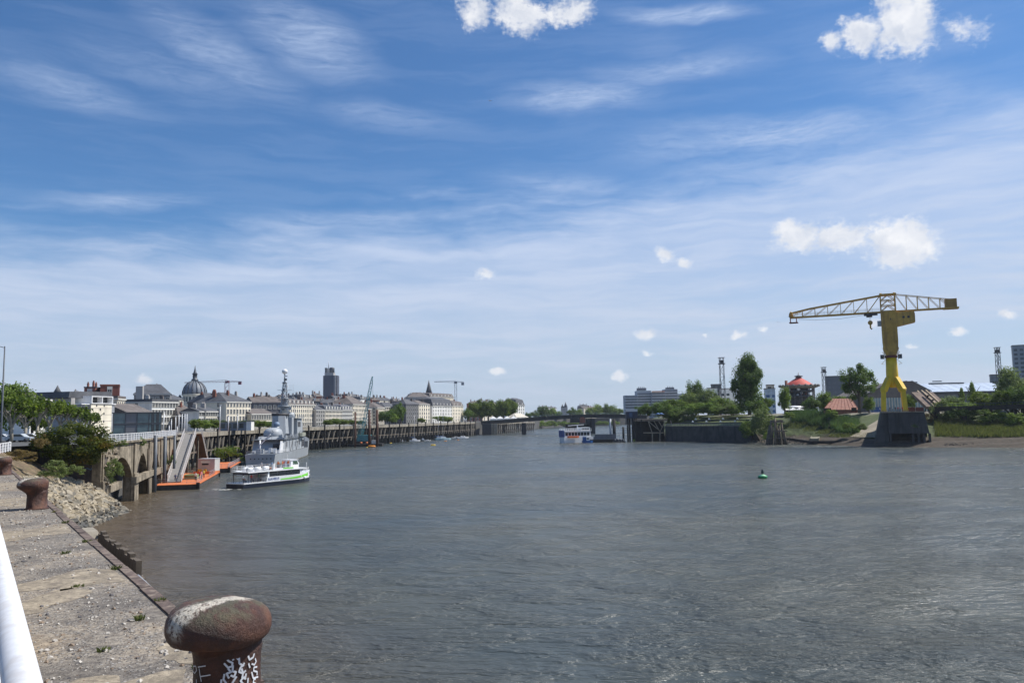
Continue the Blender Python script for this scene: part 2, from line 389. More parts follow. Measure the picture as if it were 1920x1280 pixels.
# ================================================================== water
def water():
    me = bpy.data.meshes.new('river_water')
    xs = [-6000, 6000]; ys = [-400, 9000]
    me.from_pydata([(xs[0], ys[0], 0), (xs[1], ys[0], 0), (xs[1], ys[1], 0), (xs[0], ys[1], 0)], [], [(0, 1, 2, 3)])
    m = bpy.data.materials.new('river_water'); m.use_nodes = True; T = NT(m.node_tree); p = T.n['Principled BSDF']
    tc = T.new('ShaderNodeTexCoord').outputs['Object']
    big = T.noise(T.mapp(tc, (0.55, 1.0, 1), rot=(0, 0, 0.25)), 0.022, 5, 0.60, 0.6)
    eddy = T.noise(T.mapp(tc, (0.6, 1.0, 1), rot=(0, 0, -0.2)), 0.075, 5, 0.62, 0.5)
    ruff = T.ss(T.m('MULTIPLY_ADD', eddy, 0.55, T.m('MULTIPLY', big, 0.45)), 0.40, 0.60)
    # sediment: browner near the left quay
    sp = T.new('ShaderNodeSeparateXYZ'); T.put(sp.inputs[0], tc)
    dist = T.m('ADD', T.m('MULTIPLY', sp.outputs[1], 0.42), sp.outputs[0])     # distance off the left quay
    near = T.ss(T.m('MULTIPLY_ADD', big, 22.0, dist), 30.0, -2.0)
    col = T.mix(T.ss(big, 0.35, 0.65), W_COL1, W_COL2)
    col = T.mix(T.m('MULTIPLY', near, 0.75), col, W_BROWN)
    T.put(p.inputs['Base Color'], col)
    p.inputs['IOR'].default_value = 1.33
    T.put(p.inputs['Roughness'], T.m('MULTIPLY_ADD', ruff, 0.08, 0.20))
    w1 = T.noise(T.mapp(tc, (0.55, 1.3, 1), rot=(0, 0, 0.12)), 0.42, 3, 0.55, 0.25)
    w2 = T.noise(T.mapp(tc, (0.38, 1.4, 1), rot=(0, 0, -0.10)), 1.5, 4, 0.62, 0.4)
    w3 = T.noise(T.mapp(tc, (0.55, 1.3, 1), rot=(0, 0, 0.05)), 4.2, 3, 0.6, 0.2)
    pat = T.noise(T.mapp(tc, (0.6, 1.0, 1), rot=(0, 0, 0.1)), 0.26, 4, 0.62, 0.4)
    pr = T.ss(T.m('MULTIPLY_ADD', pat, 0.6, T.m('MULTIPLY', eddy, 0.4)), 0.40, 0.60)
    amp = T.m('MULTIPLY_ADD', T.m('ADD', T.m('MULTIPLY', ruff, 0.4), T.m('MULTIPLY', pr, 0.60)), 1.0, 0.36)
    h = T.m('ADD', T.m('MULTIPLY', T.m('MULTIPLY', w1, 0.24), T.m('MULTIPLY_ADD', pr, 0.6, 0.5)), T.m('MULTIPLY', T.m('MULTIPLY', w2, 0.27), amp))
    h = T.m('ADD', h, T.m('MULTIPLY', T.m('MULTIPLY', w3, 0.095), amp))
    bn = T.new('ShaderNodeBump'); bn.inputs['Strength'].default_value = 1.0; bn.inputs['Distance'].default_value = W_BUMP
    T.put(bn.inputs['Height'], h); T.put(p.inputs['Normal'], bn.outputs[0])
    me.materials.append(m)
    o = meshobj('river_water', me); tag(o, kind='structure')
    # river bed
    MB().b(-6000, 6000, -400, 9000, -4, -3.0).build('river_bed', M_MUD)['kind'] = 'structure'
W_COL1 = (0.042, 0.056, 0.060); W_COL2 = (0.078, 0.080, 0.062); W_BROWN = (0.13, 0.085, 0.045); W_BUMP = 2.3
water()
# ================================================================== land
def qx(y): return -4.75 - 0.687 * (y - 11.3)           # near quay edge
NORTH = [(-62.5, 118), (-65.2, 131), (-70.9, 152), (-79, 181), (-92, 218), (-97.5, 257), (-96, 338), (-70, 440), (-48, 535), (-34, 605), (-10, 700), (22, 860), (50, 1010), (85, 1090), (160, 1150), (420, 1230), (1500, 1500)]
def land(name, poly, z0, z1, m):
    bm = bmesh.new()
    lo = [bm.verts.new((x, y, z0)) for x, y in poly]; hi = [bm.verts.new((x, y, z1)) for x, y in poly]
    top = bm.faces.new(hi); n = len(poly)
    for i in range(n): bm.faces.new((lo[i], lo[(i + 1) % n], hi[(i + 1) % n], hi[i]))
    bmesh.ops.triangulate(bm, faces=[top]); bmesh.ops.recalc_face_normals(bm, faces=bm.faces)
    me = bpy.data.meshes.new(name); bm.to_mesh(me); bm.free(); me.materials.append(m)
    o = meshobj(name, me); o['kind'] = 'structure'; return o
# quay apron ground material: gravelly worn concrete
def apron_mat():
    m = bpy.data.materials.new('quay_apron'); m.use_nodes = True; T = NT(m.node_tree); p = T.n['Principled BSDF']
    tc = T.new('ShaderNodeTexCoord').outputs['Object']
    a = T.noise(tc, 0.8, 6, 0.65, 0.4); b = T.noise(tc, 9, 5, 0.7); c3 = T.noise(tc, 34, 4, 0.7)
    c = T.ramp(a, [(0.30, (0.150, 0.133, 0.115)), (0.43, (0.235, 0.208, 0.175)), (0.55, (0.335, 0.292, 0.237)), (0.68, (0.44, 0.362, 0.265))])
    big = T.noise(tc, 0.35, 4, 0.6, 0.6); mid = T.noise(tc, 2.2, 5, 0.7, 0.3)
    c = T.mix(T.m('MULTIPLY', T.ss(big, 0.52, 0.62), 0.45), c, (0.40, 0.30, 0.19))
    c = T.mix(T.m('MULTIPLY', T.ss(mid, 0.52, 0.66), 0.55), c, (0.115, 0.105, 0.10))
    c = T.mix(T.ss(b, 0.40, 0.62), T.mix(1.0, c, (0.56, 0.55, 0.56), 'MULTIPLY'), c)
    vo = T.new('ShaderNodeTexVoronoi'); T.put(vo.inputs['Vector'], tc); vo.inputs['Scale'].default_value = 19
    peb = T.m('MULTIPLY', T.ss(vo.outputs['Distance'], 0.42, 0.25), T.ss(T.noise(tc, 1.6, 4), 0.38, 0.52))
    rb = T.new('ShaderNodeSeparateColor'); T.put(rb.inputs[0], vo.outputs['Color'])
    c = T.mix(T.m('MULTIPLY', peb, 0.8), c, T.mix(rb.outputs[0], (0.12, 0.11, 0.10), (0.52, 0.49, 0.46)))
    c = T.mix(T.ss(c3, 0.60, 0.72), c, (0.50, 0.46, 0.40))
    c = T.mix(T.ss(c3, 0.38, 0.28), c, (0.07, 0.06, 0.05))
    c = T.mix(T.m('MULTIPLY', T.ss(T.noise(tc, 2.3, 5, 0.7), 0.62, 0.72), 0.6), c, (0.13, 0.075, 0.045))
    T.put(p.inputs['Base Color'], c); p.inputs['Roughness'].default_value = 0.92
    bn = T.new('ShaderNodeBump'); bn.inputs['Distance'].default_value = 0.05; bn.inputs['Strength'].default_value = 1
    h = T.m('ADD', T.m('MULTIPLY', b, 0.6), T.m('ADD', T.m('MULTIPLY', c3, 0.4), T.m('MULTIPLY', peb, 0.5)))
    T.put(bn.inputs['Height'], h); T.put(p.inputs['Normal'], bn.outputs[0])
    return m
M_APRON = apron_mat()
land('quay', [(qx(-25), -25), (qx(80), 80), (-60, 86), (-120, 86), (-60, -25)], -3, 10.0, M_APRON)
far_poly = [(-1500, 118), (-1500, 5000), (1500, 5000)]
land('north_bank_ground', [(-80, 86.2)] + [(-72, 100), (-68.5, 118)] + NORTH + far_poly[::-1] + [(-1500, 86.2)], -3, 9.75, M_ASPH)
# walkway the photographer stands on (raised 0.95 m, behind the railing)
def rx(y): return 0.118 - 0.672 * y
land('raised_walkway', [(rx(-25) , -25), (rx(62), 62), (rx(62) - 12, 62), (rx(-25) - 40, -25)], 9.0, 10.95, M_CONC)
# steel-brown coping along the edge
cop = MB()
e0, e1 = Vector((qx(-25), -25, 0)), Vector((qx(80), 80, 0)); ed = (e1 - e0).normalized(); en = Vector((-ed.y, ed.x, 0)) # landward
if en.x > 0: en = -en
cop_rnd = random.Random(3)
M_COPE = mat('rusty_coping', (0.125, 0.09, 0.075), 0.85, 0.4, 2.0, bump=0.03, bscale=6, stain=(0.27, 0.215, 0.17), sfac=0.8, fine=.4, fscale=9)
L = (e1 - e0).length; t = 0
while t < L - 4:
    ln = cop_rnd.uniform(1.1, 3.2); t_ = t
    a = e0 + ed * t + en * 0.065; b_ = e0 + ed * (t + ln) + en * 0.065
    dz = cop_rnd.uniform(-0.004, 0.012)
    jx = cop_rnd.uniform(-.02, .02); cop.bar((a.x + jx, a.y, 9.922 + dz), (b_.x + jx, b_.y, 9.922 + dz), 0.17 + cop_rnd.uniform(-.03, .02), 0.20); t += ln + cop_rnd.uniform(.01, .05)
cop.build('quay_edge', M_COPE)['kind'] = 'structure'
# worn repair patches of smoother concrete, lying on the apron
def patches():
    q = random.Random(31); g = MB()
    for (y, u, r) in ((7.6, .42, .9), (11.5, .30, .8), (13.5, .72, 1.1), (19, .45, 1.5), (27, .6, 2.0), (34, .4, 2.2), (9.2, .86, .45)):
        x = rx(y) + (qx(y) - rx(y)) * u; n = 22; pts = []
        for k in range(n):
            a = 6.283 * k / n; rr_ = r * (1 + .35 * math.sin(2 * a + y) + .15 * math.sin(5 * a + 2 * y) + q.uniform(-.1, .1)); yy = y + rr_ * 1.1 * math.sin(a); pts.append((min(x + rr_ * .62 * math.cos(a), qx(yy) - .25), yy, 10.004))
        g.add(pts, [tuple(range(n))])
    g.build('concrete_patches', mat('worn_patch', (.34, .285, .21), .9, .3, 2.2, bump=.02, bscale=14, stain=(.17, .14, .11), sfac=.8, fine=.4, fscale=12))['kind'] = 'structure'
patches()
# gravel and concrete crumbs
def rock(bm_list, c, r, rr, flat=0.6, ms=(0, 1, 2)):
    vs = []; 
    for (x, y, z) in ((-1, -1, -1), (1, -1, -1), (1, 1, -1), (-1, 1, -1), (-.7, -.7, 1), (.7, -.7, 1), (.7, .7, 1), (-.7, .7, 1)):
        vs.append(Vector((x * rr.uniform(.6, 1.1), y * rr.uniform(.5, 1.1), z * rr.uniform(.6, 1.1) * flat)) * r * 0.6)
    q = Euler((rr.uniform(-.5, .5), rr.uniform(-.5, .5), rr.uniform(0, 6.28))).to_matrix()
    bm_list.add([Vector(c) + q @ v for v in vs], [(0, 3, 2, 1), (4, 5, 6, 7), (0, 1, 5, 4), (1, 2, 6, 5), (2, 3, 7, 6), (3, 0, 4, 7)], rr.choice(ms))
rr = random.Random(11); g = MB()
for i in range(9000):
    y = 4.5 + 45 * rr.random() ** 2.0
    w = (qx(y) - rx(y)); x = rx(y) + 0.1 + (w - 0.45) * rr.random()
    cl = math.sin(x * 1.7 + 1) * math.cos(y * 1.3) + math.sin(x * .5 - y * .8)
    if cl < rr.uniform(-1.6, 1.2): continue
    r = 0.010 + 0.045 * rr.random() ** 4
    rock(g, (x, y, 10.0 + r * 0.15), r, rr, .5, (0, 0, 0, 1, 1, 2))
M_PEB = [mat('pebble_pale', (0.42, 0.39, 0.35), .9, .2, 5), mat('pebble_brown', (0.22, 0.165, 0.12), .9, .2, 5), mat('pebble_dark', (0.10, 0.095, 0.10), .9, .2, 5)]
tag(g.build('gravel', M_PEB), 'loose gravel and concrete crumbs strewn over the near quay', 'gravel', kind='stuff')
# ---- river bank between the quay end and the arcade: earth heightfield
SH = [(-48, 78), (-51, 92), (-52.2, 98), (-54, 107), (-56.2, 117.5), (-61, 124)]
def sd(x, y, pl):
    best = 1e9
    for (ax, ay), (bx, by) in zip(pl, pl[1:]):
        dx, dy = bx - ax, by - ay; t = max(0, min(1, ((x - ax) * dx + (y - ay) * dy) / (dx * dx + dy * dy)))
        px_, py_ = ax + dx * t, ay + dy * t; d = math.hypot(x - px_, y - py_)
        s = 1 if (dx * (y - py_) - dy * (x - px_)) > 0 else -1
        if d < best: best = d; sg = s
    return best * sg
def bank_z(x, y):
    d = sd(x, y, SH)
    if d < 0: return d * 0.8 - 0.1
    k = 1.35 - 0.5 * min(1, max(0, (y - 84) / 26))
    z = d * k if d < 4.5 else 4.5 * k + (d - 4.5) * 0.62 * k
    return min(9.72, z + 0.18 * math.sin(x * 1.9 + y) * math.cos(y * 1.4))
vs, fs = [], []; NX, NY = 64, 76
for j in range(NY + 1):
    for i in range(NX + 1):
        x = -80 + 32 * i / NX; y = 79 + 43 * j / NY
        vs.append((x, y, bank_z(x, y)))
for j in range(NY):
    for i in range(NX):
        a = j * (NX + 1) + i; fs.append((a, a + 1, a + NX + 2, a + NX + 1))
M_EARTH = mat('bank_earth', (0.19, 0.135, 0.085), 0.95, 0.3, 0.5, bump=0.15, bscale=2.5, stain=(0.10, 0.095, 0.04), sfac=0.7, fine=0.35, fscale=3)
MB().add(vs, fs, 0, True).build('river_bank', M_EARTH)['kind'] = 'structure'
# rubble rocks
rr = random.Random(5); g = MB(); cnt = 0
while cnt < 2100:
    x = rr.uniform(-66, -50); y = rr.uniform(84, 119.5)
    d = sd(x, y, SH)
    if not (-0.5 < d < 7.4): continue
    if d > 5.0 and rr.random() < (d - 5.0) / 2.2: continue
    if y > 114 and x < -60.5: continue
    r = rr.uniform(0.28, 0.66) if rr.random() < .7 else rr.uniform(.6, 1.05)
    rock(g, (x, y, bank_z(x, y) + r * 0.12), r, rr, 0.46, (3, 3, 2) if d < .9 + rr.uniform(-.3, .4) else (0, 0, 1, 1, 2)); cnt += 1
M_RUB = [mat('rubble_pale', (0.33, 0.285, 0.215), .92, .3, 1.2, bump=0.03, bscale=5), mat('rubble_mid', (0.27, 0.225, 0.155), .92, .25, 1.2, bump=0.03, bscale=5), mat('rubble_grey', (0.20, 0.18, 0.145), .92, .25, 1.2, bump=0.03, bscale=5), mat('rubble_wet', (0.07, 0.066, 0.055), .55, .25, 1.2)]
tag(g.build('rubble', M_RUB), 'slope of pale brown rubble stones below the old arcade wall', 'rubble', kind='stuff')
# ---- south bank: rows of profile points behind the waterline
SOUTH = [((330, 1300), 's'), ((150, 900), 's'), ((98, 640), 's'), ((84, 520), 's'), ((72, 432), 's'), ((73.0, 385), 'w'), ((88, 367), 'w'), ((103.5, 350), 'w'), ((105.5, 345), 's'), ((109, 335), 's'), ((119, 319), 'r'), ((126, 292), 'r'), ((130, 283), 'r'), ((143, 276), 'm'), ((166, 261), 'm'), ((230, 226), 'm'), ((420, 120), 'm'), ((900, -150), 'm')]
OFF = [-14, -5, 0, 0.3, 3, 6, 9, 13, 18, 24, 32, 42, 60, 90, 140]
PROF = {'s': [-3, -1.5, 0, .3, 2.2, 4.2, 6.0, 8.0, 10, 11.3, 11.9, 12.1, 12.1, 12.1, 12.1],
        'w': [-3, -3, -3, 7.2, 7.25, 8.1, 8.2, 9.3, 9.4, 10.6, 11.4, 12.1, 12.1, 12.1, 12.1],
        'r': [-3, -1.2, 0, .1, .9, 1.7, 2.6, 3.8, 5.2, 7.0, 9.4, 11.9, 12.1, 12.1, 12.1],
        'm': [-3, -1.0, 0, .1, .8, 1.5, 2.2, 3.3, 4.6, 5.8, 7.6, 10.0, 12.1, 12.1, 12.1]}
SN = Vector((0.8, 0.6))
def south_pts():
    out = []
    for (a, ka), (b, kb) in zip(SOUTH, SOUTH[1:]):
        L = math.hypot(b[0] - a[0], b[1] - a[1]); n = max(1, int(L / (6 if L < 120 else 60)))
        for i in range(n):
            t = i / n; out.append((a[0] + (b[0] - a[0]) * t, a[1] + (b[1] - a[1]) * t, [p * (1 - t) + q * t for p, q in zip(PROF[ka], PROF[kb])] if not (ka == 'w' or kb == 'w') else PROF[ka]))
    out.append((*SOUTH[-1][0], PROF[SOUTH[-1][1]])); return out
vs, fs = [], []; sp_ = south_pts(); no = len(OFF)
for i, (x, y, pr) in enumerate(sp_):
    for o, z in zip(OFF, pr):
        wob = 0.0 if z < -1 or z > 11.8 else 0.25 * math.sin(i * 1.7 + o) 
        vs.append((x + SN.x * o, y + SN.y * o, z + wob))
for i in range(len(sp_) - 1):
    for k in range(no - 1):
        a = i * no + k; fs.append((a, a + no, a + no + 1, a + 1))
def south_mat():
    m = bpy.data.materials.new('south_bank'); m.use_nodes = True; T = NT(m.node_tree); p = T.n['Principled BSDF']
    g = T.new('ShaderNodeNewGeometry'); sp = T.new('ShaderNodeSeparateXYZ'); T.put(sp.inputs[0], g.outputs['Position'])
    n = T.noise(g.outputs['Position'], 0.12, 5, 0.6); n2 = T.noise(g.outputs['Position'], 0.9, 4, 0.65)
    z = T.m('MULTIPLY_ADD', T.m('SUBTRACT', n, 0.5), 6.0, sp.outputs[2])
    c = T.mix(T.ss(z, 2.4, 4.2), (0.070, 0.053, 0.036), (0.075, 0.10, 0.030))
    c = T.mix(T.ss(z, 10.5, 12.0), c, (0.25, 0.225, 0.18))
    c = T.mix(T.ss(n2, 0.4, 0.6), T.mix(1.0, c, (0.62, 0.62, 0.6), 'MULTIPLY'), c)
    T.put(p.inputs['Base Color'], c); p.inputs['Roughness'].default_value = 0.9
    return m
MB().add(vs, fs, 0, False).build('south_bank', south_mat())['kind'] = 'structure'
inl = [(x + SN.x * 139, y + SN.y * 139) for x, y, _ in sp_]
land('south_bank_ground', inl + [(3000, -150), (3000, 1400), (520, 1400)], 8, 12.0, mat('park_ground', (0.12, 0.125, 0.07), .95, .2, 0.05))
# ================================================================== near quay things
# ---- railing beside the camera
def white_rail():
    T = thing('handrail', 'white round tube handrail running beside the camera above the gravel quay', 'handrail', (rx(6), 6, 10.95))
    r = 0.034
    MB().tube([(rx(-3), -3, 12.0), (rx(60), 60, 12.0)], r, 20).build('top_rail', M_RAILW, T, True)
    MB().tube([(rx(-3), -3, 11.615), (rx(60), 60, 11.615)], 0.024, 16).build('lower_rail', M_RAILW, T, True)
    p0 = None
    for i in range(18):
        y = 4.2 + i * 3.1
        if p0 is None:
            m = MB(); m.tube([(0, 0, 0), (0, 0, 1.045)], 0.024, 12); m.lathe([(0.06, 0), (0.06, 0.015)], (0, 0, 0.002), 12)
            p0 = m.build('post', M_RAILW, T); p0.location = (rx(y) - rx(6), y - 6, 0)
        else: dup(p0, T, (rx(y) - rx(6), y - 6, 0))
M_RAILW = mat('handrail_paint', (0.68, 0.69, 0.72), 0.3, 0.03, 5, stain=(0.50, 0.46, 0.42), sfac=0.35, fine=0.08, fscale=40)
white_rail()
# ---- bollards
def bollard_mat():
    m = bpy.data.materials.new('rusty_bollard'); m.use_nodes = True; T = NT(m.node_tree); p = T.n['Principled BSDF']
    tc = T.new('ShaderNodeTexCoord').outputs['Object']
    a = T.noise(tc, 3.2, 6, 0.62, 0.4); b = T.noise(T.mapp(tc, (1, 1, 0.18)), 7, 5, 0.7)
    c = T.ramp(a, [(0.34, (0.036, 0.018, 0.015)), (0.52, (0.085, 0.034, 0.023)), (0.70, (0.185, 0.078, 0.042))])
    c = T.mix(T.m('MULTIPLY', T.ss(b, 0.45, 0.7), 0.45), c, (0.05, 0.030, 0.024))
    sp = T.new('ShaderNodeSeparateXYZ'); T.put(sp.inputs[0], tc)
    # lichen, moss and droppings on the crown of the head (a worn patch with a shape of its own)
    top = T.ss(sp.outputs[2], 0.80, 0.93)
    l = T.noise(tc, 5.0, 7, 0.75, 0.6); l2 = T.noise(tc, 22, 5, 0.8)
    X_, Y_ = sp.outputs[0], sp.outputs[1]
    band = T.m('ABSOLUTE', T.m('ADD', T.m('MULTIPLY', X_, 0.8), T.m('MULTIPLY_ADD', Y_, -0.6, -0.045)))
    along = T.m('ADD', T.m('MULTIPLY', X_, 0.6), T.m('MULTIPLY', Y_, 0.8))
    pale = T.m('MULTIPLY', T.ss(T.m('MULTIPLY_ADD', l, 0.42, band), 0.33, 0.25), T.ss(sp.outputs[2], 0.70, 0.80))
    pale = T.m('MULTIPLY', pale, T.ss(T.m('MULTIPLY_ADD', l, 0.25, along), 0.36, 0.24))
    pale = T.m('MULTIPLY', pale, T.ss(l2, 0.40, 0.52))
    mossy = T.m('MULTIPLY', T.m('MULTIPLY', top, T.ss(l, 0.42, 0.56)), 0.85)
    c = T.mix(mossy, c, T.mix(l2, (0.035, 0.032, 0.018), (0.16, 0.145, 0.085)))
    c = T.mix(T.m('MULTIPLY', pale, 0.92), c, (0.66, 0.60, 0.50))
    c = T.mix(T.m('MULTIPLY', T.ss(T.noise(tc, 60, 3, 0.8), 0.66, 0.72), top), c, (0.55, 0.52, 0.44))
    T.put(p.inputs['Base Color'], c); T.put(p.inputs['Roughness'], T.m('MULTIPLY_ADD', a, 0.35, 0.42)); p.inputs['Metallic'].default_value = 0.0
    bn = T.new('ShaderNodeBump'); bn.inputs['Distance'].default_value = 0.03; T.put(bn.inputs['Height'], T.m('ADD', l2, T.noise(tc, 9, 5, 0.7))); T.put(p.inputs['Normal'], bn.outputs[0])
    return m
M_BOLL = bollard_mat()
hx, hy = en.x, en.y                                     # landward
def make_bollard(y, label, flared=False):
    c = Vector((qx(y), y, 10.0)) + Vector((en.x, en.y, 0)) * 0.50
    T = thing('bollard', label, 'bollard', c, 0, 'rusty cast iron bollards along the quay edge')
    sh = MB()
    prof = [(0.335, 0.0), (0.335, 0.035), (0.285, 0.05), (0.276, 0.36), (0.28, 0.50), (0.29, 0.56)]
    sh.lathe(prof + ([] if flared else [(0.285, 0.64)]), (0, 0, 0), 40)
    # neck flares landward into the head
    if flared:
        def off(z): k = min(1, max(0, (z - 0.44) / 0.26)); return (hx * 0.13 * k, hy * 0.13 * k)
        prof2 = [(0.272, 0.42), (0.29, 0.50), (0.335, 0.57), (0.375, 0.62), (0.405, 0.67), (0.422, 0.72), (0.424, 0.77), (0.412, 0.82), (0.38, 0.87), (0.32, 0.91), (0.22, 0.94), (0.10, 0.95), (0.01, 0.952)]
    else:
        def off(z): k = min(1, max(0, (z - 0.58) / 0.06)); return (hx * 0.085 * k, hy * 0.085 * k)
        prof2 = [(0.272, 0.52), (0.284, 0.612), (0.335, 0.622), (0.388, 0.645), (0.420, 0.685), (0.436, 0.735), (0.438, 0.785), (0.428, 0.835), (0.402, 0.882), (0.358, 0.920), (0.29, 0.950), (0.20, 0.970), (0.10, 0.980), (0.01, 0.983)]
    hd = MB()
    hd.lathe(prof2, (0, 0, 0), 56, off=off)
    # gentle casting irregularity and the tilt of the head
    vs = []
    for x, yy, z in hd.v:
        k = max(0, z - 0.45); d = (x * hx + yy * hy)
        z2 = z - (0.05 if flared else -0.035) * d * min(1, k * 3.0)
        a = math.atan2(yy, x); w = 1 + 0.018 * math.sin(3 * a + 1) + 0.012 * math.sin(5 * a)
        vs.append((x * w, yy * w, z2 + 0.008 * math.sin(x * 9) * math.cos(yy * 11)))
    hd.v = vs
    s = sh.build('shaft', M_BOLL, T); h = hd.build('head', M_BOLL, T)
    return T
b1 = make_bollard(7.45, 'large rusty foreground bollard with white scrawled tags and a pale scaly patch on top')
b2 = make_bollard(24.9, flared=True, label='second brown rusty bollard up the quay, beside the top of the rubble slope')
b3 = dup_tree(b2, Vector((qx(42.5), 42.5, 10)) + en * 0.50, label='third rusty bollard up the quay, half hidden behind the second one')
b4 = dup_tree(b2, Vector((qx(60), 60, 10)) + en * 0.50, label='farthest dark bollard at the left picture edge, showing only its head')
# graffiti on the first bollard: strokes laid on its shaft
def graffiti():
    C = Vector(b1.location); rad = 0.283
    def hit(zx, zy):
        px, py = 240 + zx / 5.333, 1040 + zy / 5.333
        v = ray(px, py); o = Vector((0, 0, CAMZ)) - C
        a = v.x ** 2 + v.y ** 2; b = 2 * (o.x * v.x + o.y * v.y); c = o.x ** 2 + o.y ** 2 - rad ** 2
        d = b * b - 4 * a * c
        if d < 0: return None
        t = (-b - math.sqrt(d)) / (2 * a); return o + v * t
    strokes = [
        (4.5, [(655, 1110), (680, 1108), (688, 1150), (670, 1180), (652, 1160), (655, 1110)]),
        (4.5, [(712, 1130), (722, 1200), (735, 1262)]), (4.5, [(700, 1118), (778, 1105)]), (4.5, [(728, 1212), (826, 1195)]), (4.5, [(686, 1240), (686, 1285)]),
        (8, [(1055, 1050), (1035, 1012), (995, 1002), (985, 1035), (1010, 1060), (1045, 1075), (1040, 1110), (1000, 1122), (960, 1080)]),
        (8, [(1040, 980), (1075, 1010), (1105, 1042)]), (8, [(1140, 965), (1130, 925), (1098, 915), (1092, 960), (1112, 1005), (1145, 1000)]),
        (8, [(1110, 1010), (1112, 1080), (1145, 1100), (1165, 1075)]),
        (8, [(1250, 905), (1215, 940), (1202, 1010), (1215, 1045), (1250, 1020), (1262, 980)]),
        (7, [(1270, 1030), (1280, 1062), (1262, 1095), (1235, 1085)]), (7, [(1205, 1080), (1218, 1125)]),
        (8, [(1000, 1130), (1030, 1170), (985, 1180), (1010, 1230)]), (8, [(1050, 1100), (1045, 1160), (1080, 1165), (1060, 1215), (1025, 1200)]),
        (8, [(965, 1185), (955, 1240), (985, 1285)]), (8, [(935, 1240), (930, 1290)]), (8, [(1085, 1210), (1060, 1250), (1035, 1290)]),
        (8, [(1160, 1095), (1125, 1120), (1110, 1165), (1150, 1180), (1178, 1150)]), (8, [(1135, 1130), (1150, 1180), (1140, 1225), (1175, 1215), (1180, 1180)]),
        (8, [(1180, 1235), (1150, 1225), (1125, 1255), (1150, 1285)]), (7, [(1200, 1225), (1195, 1285)]),
        (7, [(1290, 1115), (1258, 1120), (1255, 1155), (1290, 1165), (1288, 1200)]), (7, [(1235, 1165), (1250, 1225), (1275, 1240)]), (7, [(1300, 1215), (1262, 1225), (1250, 1270), (1285, 1290)])]
    g = MB()
    for w, pts in strokes:
        hp = []
        for (ax, ay), (bx, by) in zip(pts, pts[1:]):
            for k in range(4):
                t = k / 4; h = hit(ax + (bx - ax) * t, ay + (by - ay) * t)
                if h is not None: hp.append(h)
        h = hit(*pts[-1])
        if h is not None: hp.append(h)
        if len(hp) < 2: continue
        hw = w * 0.0010; vs = []
        for i, p in enumerate(hp):
            d = (hp[min(i + 1, len(hp) - 1)] - hp[max(i - 1, 0)]); n = Vector((p.x, p.y, 0)).normalized()
            s = n.cross(d).normalized() * hw; q = Vector((n.x * 0.002, n.y * 0.002, 0))
            vs += [p + s + q, p - s + q]
        fs = [(2 * i, 2 * i + 1, 2 * i + 3, 2 * i + 2) for i in range(len(hp) - 1)]
        g.add(vs, fs)
    g.build('graffiti', mat('marker_paint', (0.62, 0.64, 0.68), 0.6, 0.15, 6), b1, label='white scrawled tags in a column and a small F shape')
graffiti()
# ---- fender timbers and pipe hung on the quay face
def fender():
    T = thing('timber_fender', 'row of dark upright fender timbers standing just outside the quay edge', 'fender', (qx(20) + .9, 20, 8.6))
    m0 = None; out = en * -0.85; y = 17.6
    while y < 22.4:
        o = MB().box((0, 0, 0), (0.37, 0.12, 2.3), math.atan2(ed.y, ed.x)).build('timber', M_TIMBER, T) if m0 is None else dup(m0, T)
        m0 = m0 or o; o.location = Vector((qx(y) + out.x, y + out.y, 8.42 + rnd.uniform(-.10, .06))) - Vector(T.location); y += 0.325
    a = Vector((qx(22.3), 22.3, 9.0)) + out * 1.12; b_ = Vector((qx(17.6), 17.6, 9.0)) + out * 1.12
    MB().bar(a, b_, 0.14, 0.2).build('waling', M_TIMBER, T, True)
    cap = Vector((qx(22.8), 22.8, 9.45)) + out * .6; MB().box(tuple(cap), (1.3, 0.7, 0.2), math.atan2(ed.y, ed.x), taper=.8).build('block', M_CONC, T, True)
fender()
p0 = Vector((qx(14.2), 14.2, 9.86)) - en * 0.16; p1 = Vector((qx(11.2), 11.2, 9.80)) - en * 0.20
m = MB(); m.tube([p0, (p0 + p1) / 2 + Vector((0, 0, -.03)), p1], 0.035, 10)
tag(m.build('pipe', M_ALU), 'thin grey pipe lying along the outside of the quay edge', 'pipe')
p0 = Vector((qx(10.6), 10.6, 9.86)) - en * 0.10; p1 = Vector((qx(9.6), 9.6, 9.9)) - en * 0.12
m = MB(); m.tube([p0, p1], 0.03, 10); tag(m.build('pipe', M_RUSTP), 'short rusty pipe stub behind the foreground bollard', 'pipe')
# weeds
def tuft(c, n, h, r, mt, seed, w=0.012):
    q = random.Random(seed); g = MB()
    for i in range(n):
        a = q.uniform(0, 6.28); d = q.uniform(0, r); x, y = c[0] + d * math.cos(a), c[1] + d * math.sin(a)
        lean = Vector((math.cos(a), math.sin(a), 0)) * q.uniform(0.1, 0.8) * h; hh = h * q.uniform(.5, 1)
        s = Vector((-math.sin(a + 1), math.cos(a + 1), 0)) * w
        b0 = Vector((x, y, c[2])); t = b0 + lean + Vector((0, 0, hh)); mm = b0 + lean * .35 + Vector((0, 0, hh * .6))
        g.add([b0 - s, b0 + s, mm + s * .8, t, mm - s * .8], [(0, 1, 2, 3, 4)])
    return g
w1 = ATZ(262, 1162, 10.0); tag(tuft(w1, 26, 0.09, 0.05, L_GRASS, 3).build('weed', L_GRASS), 'small bright weed growing alone in the gravel', 'weed')
w1 = ATZ(300, 1128, 10.0); tag(tuft(w1, 50, 0.07, 0.10, L_GRASS, 4).build('weed', L_GRASS), 'low green weeds along the edge behind the foreground bollard', 'weed')
q = random.Random(12)
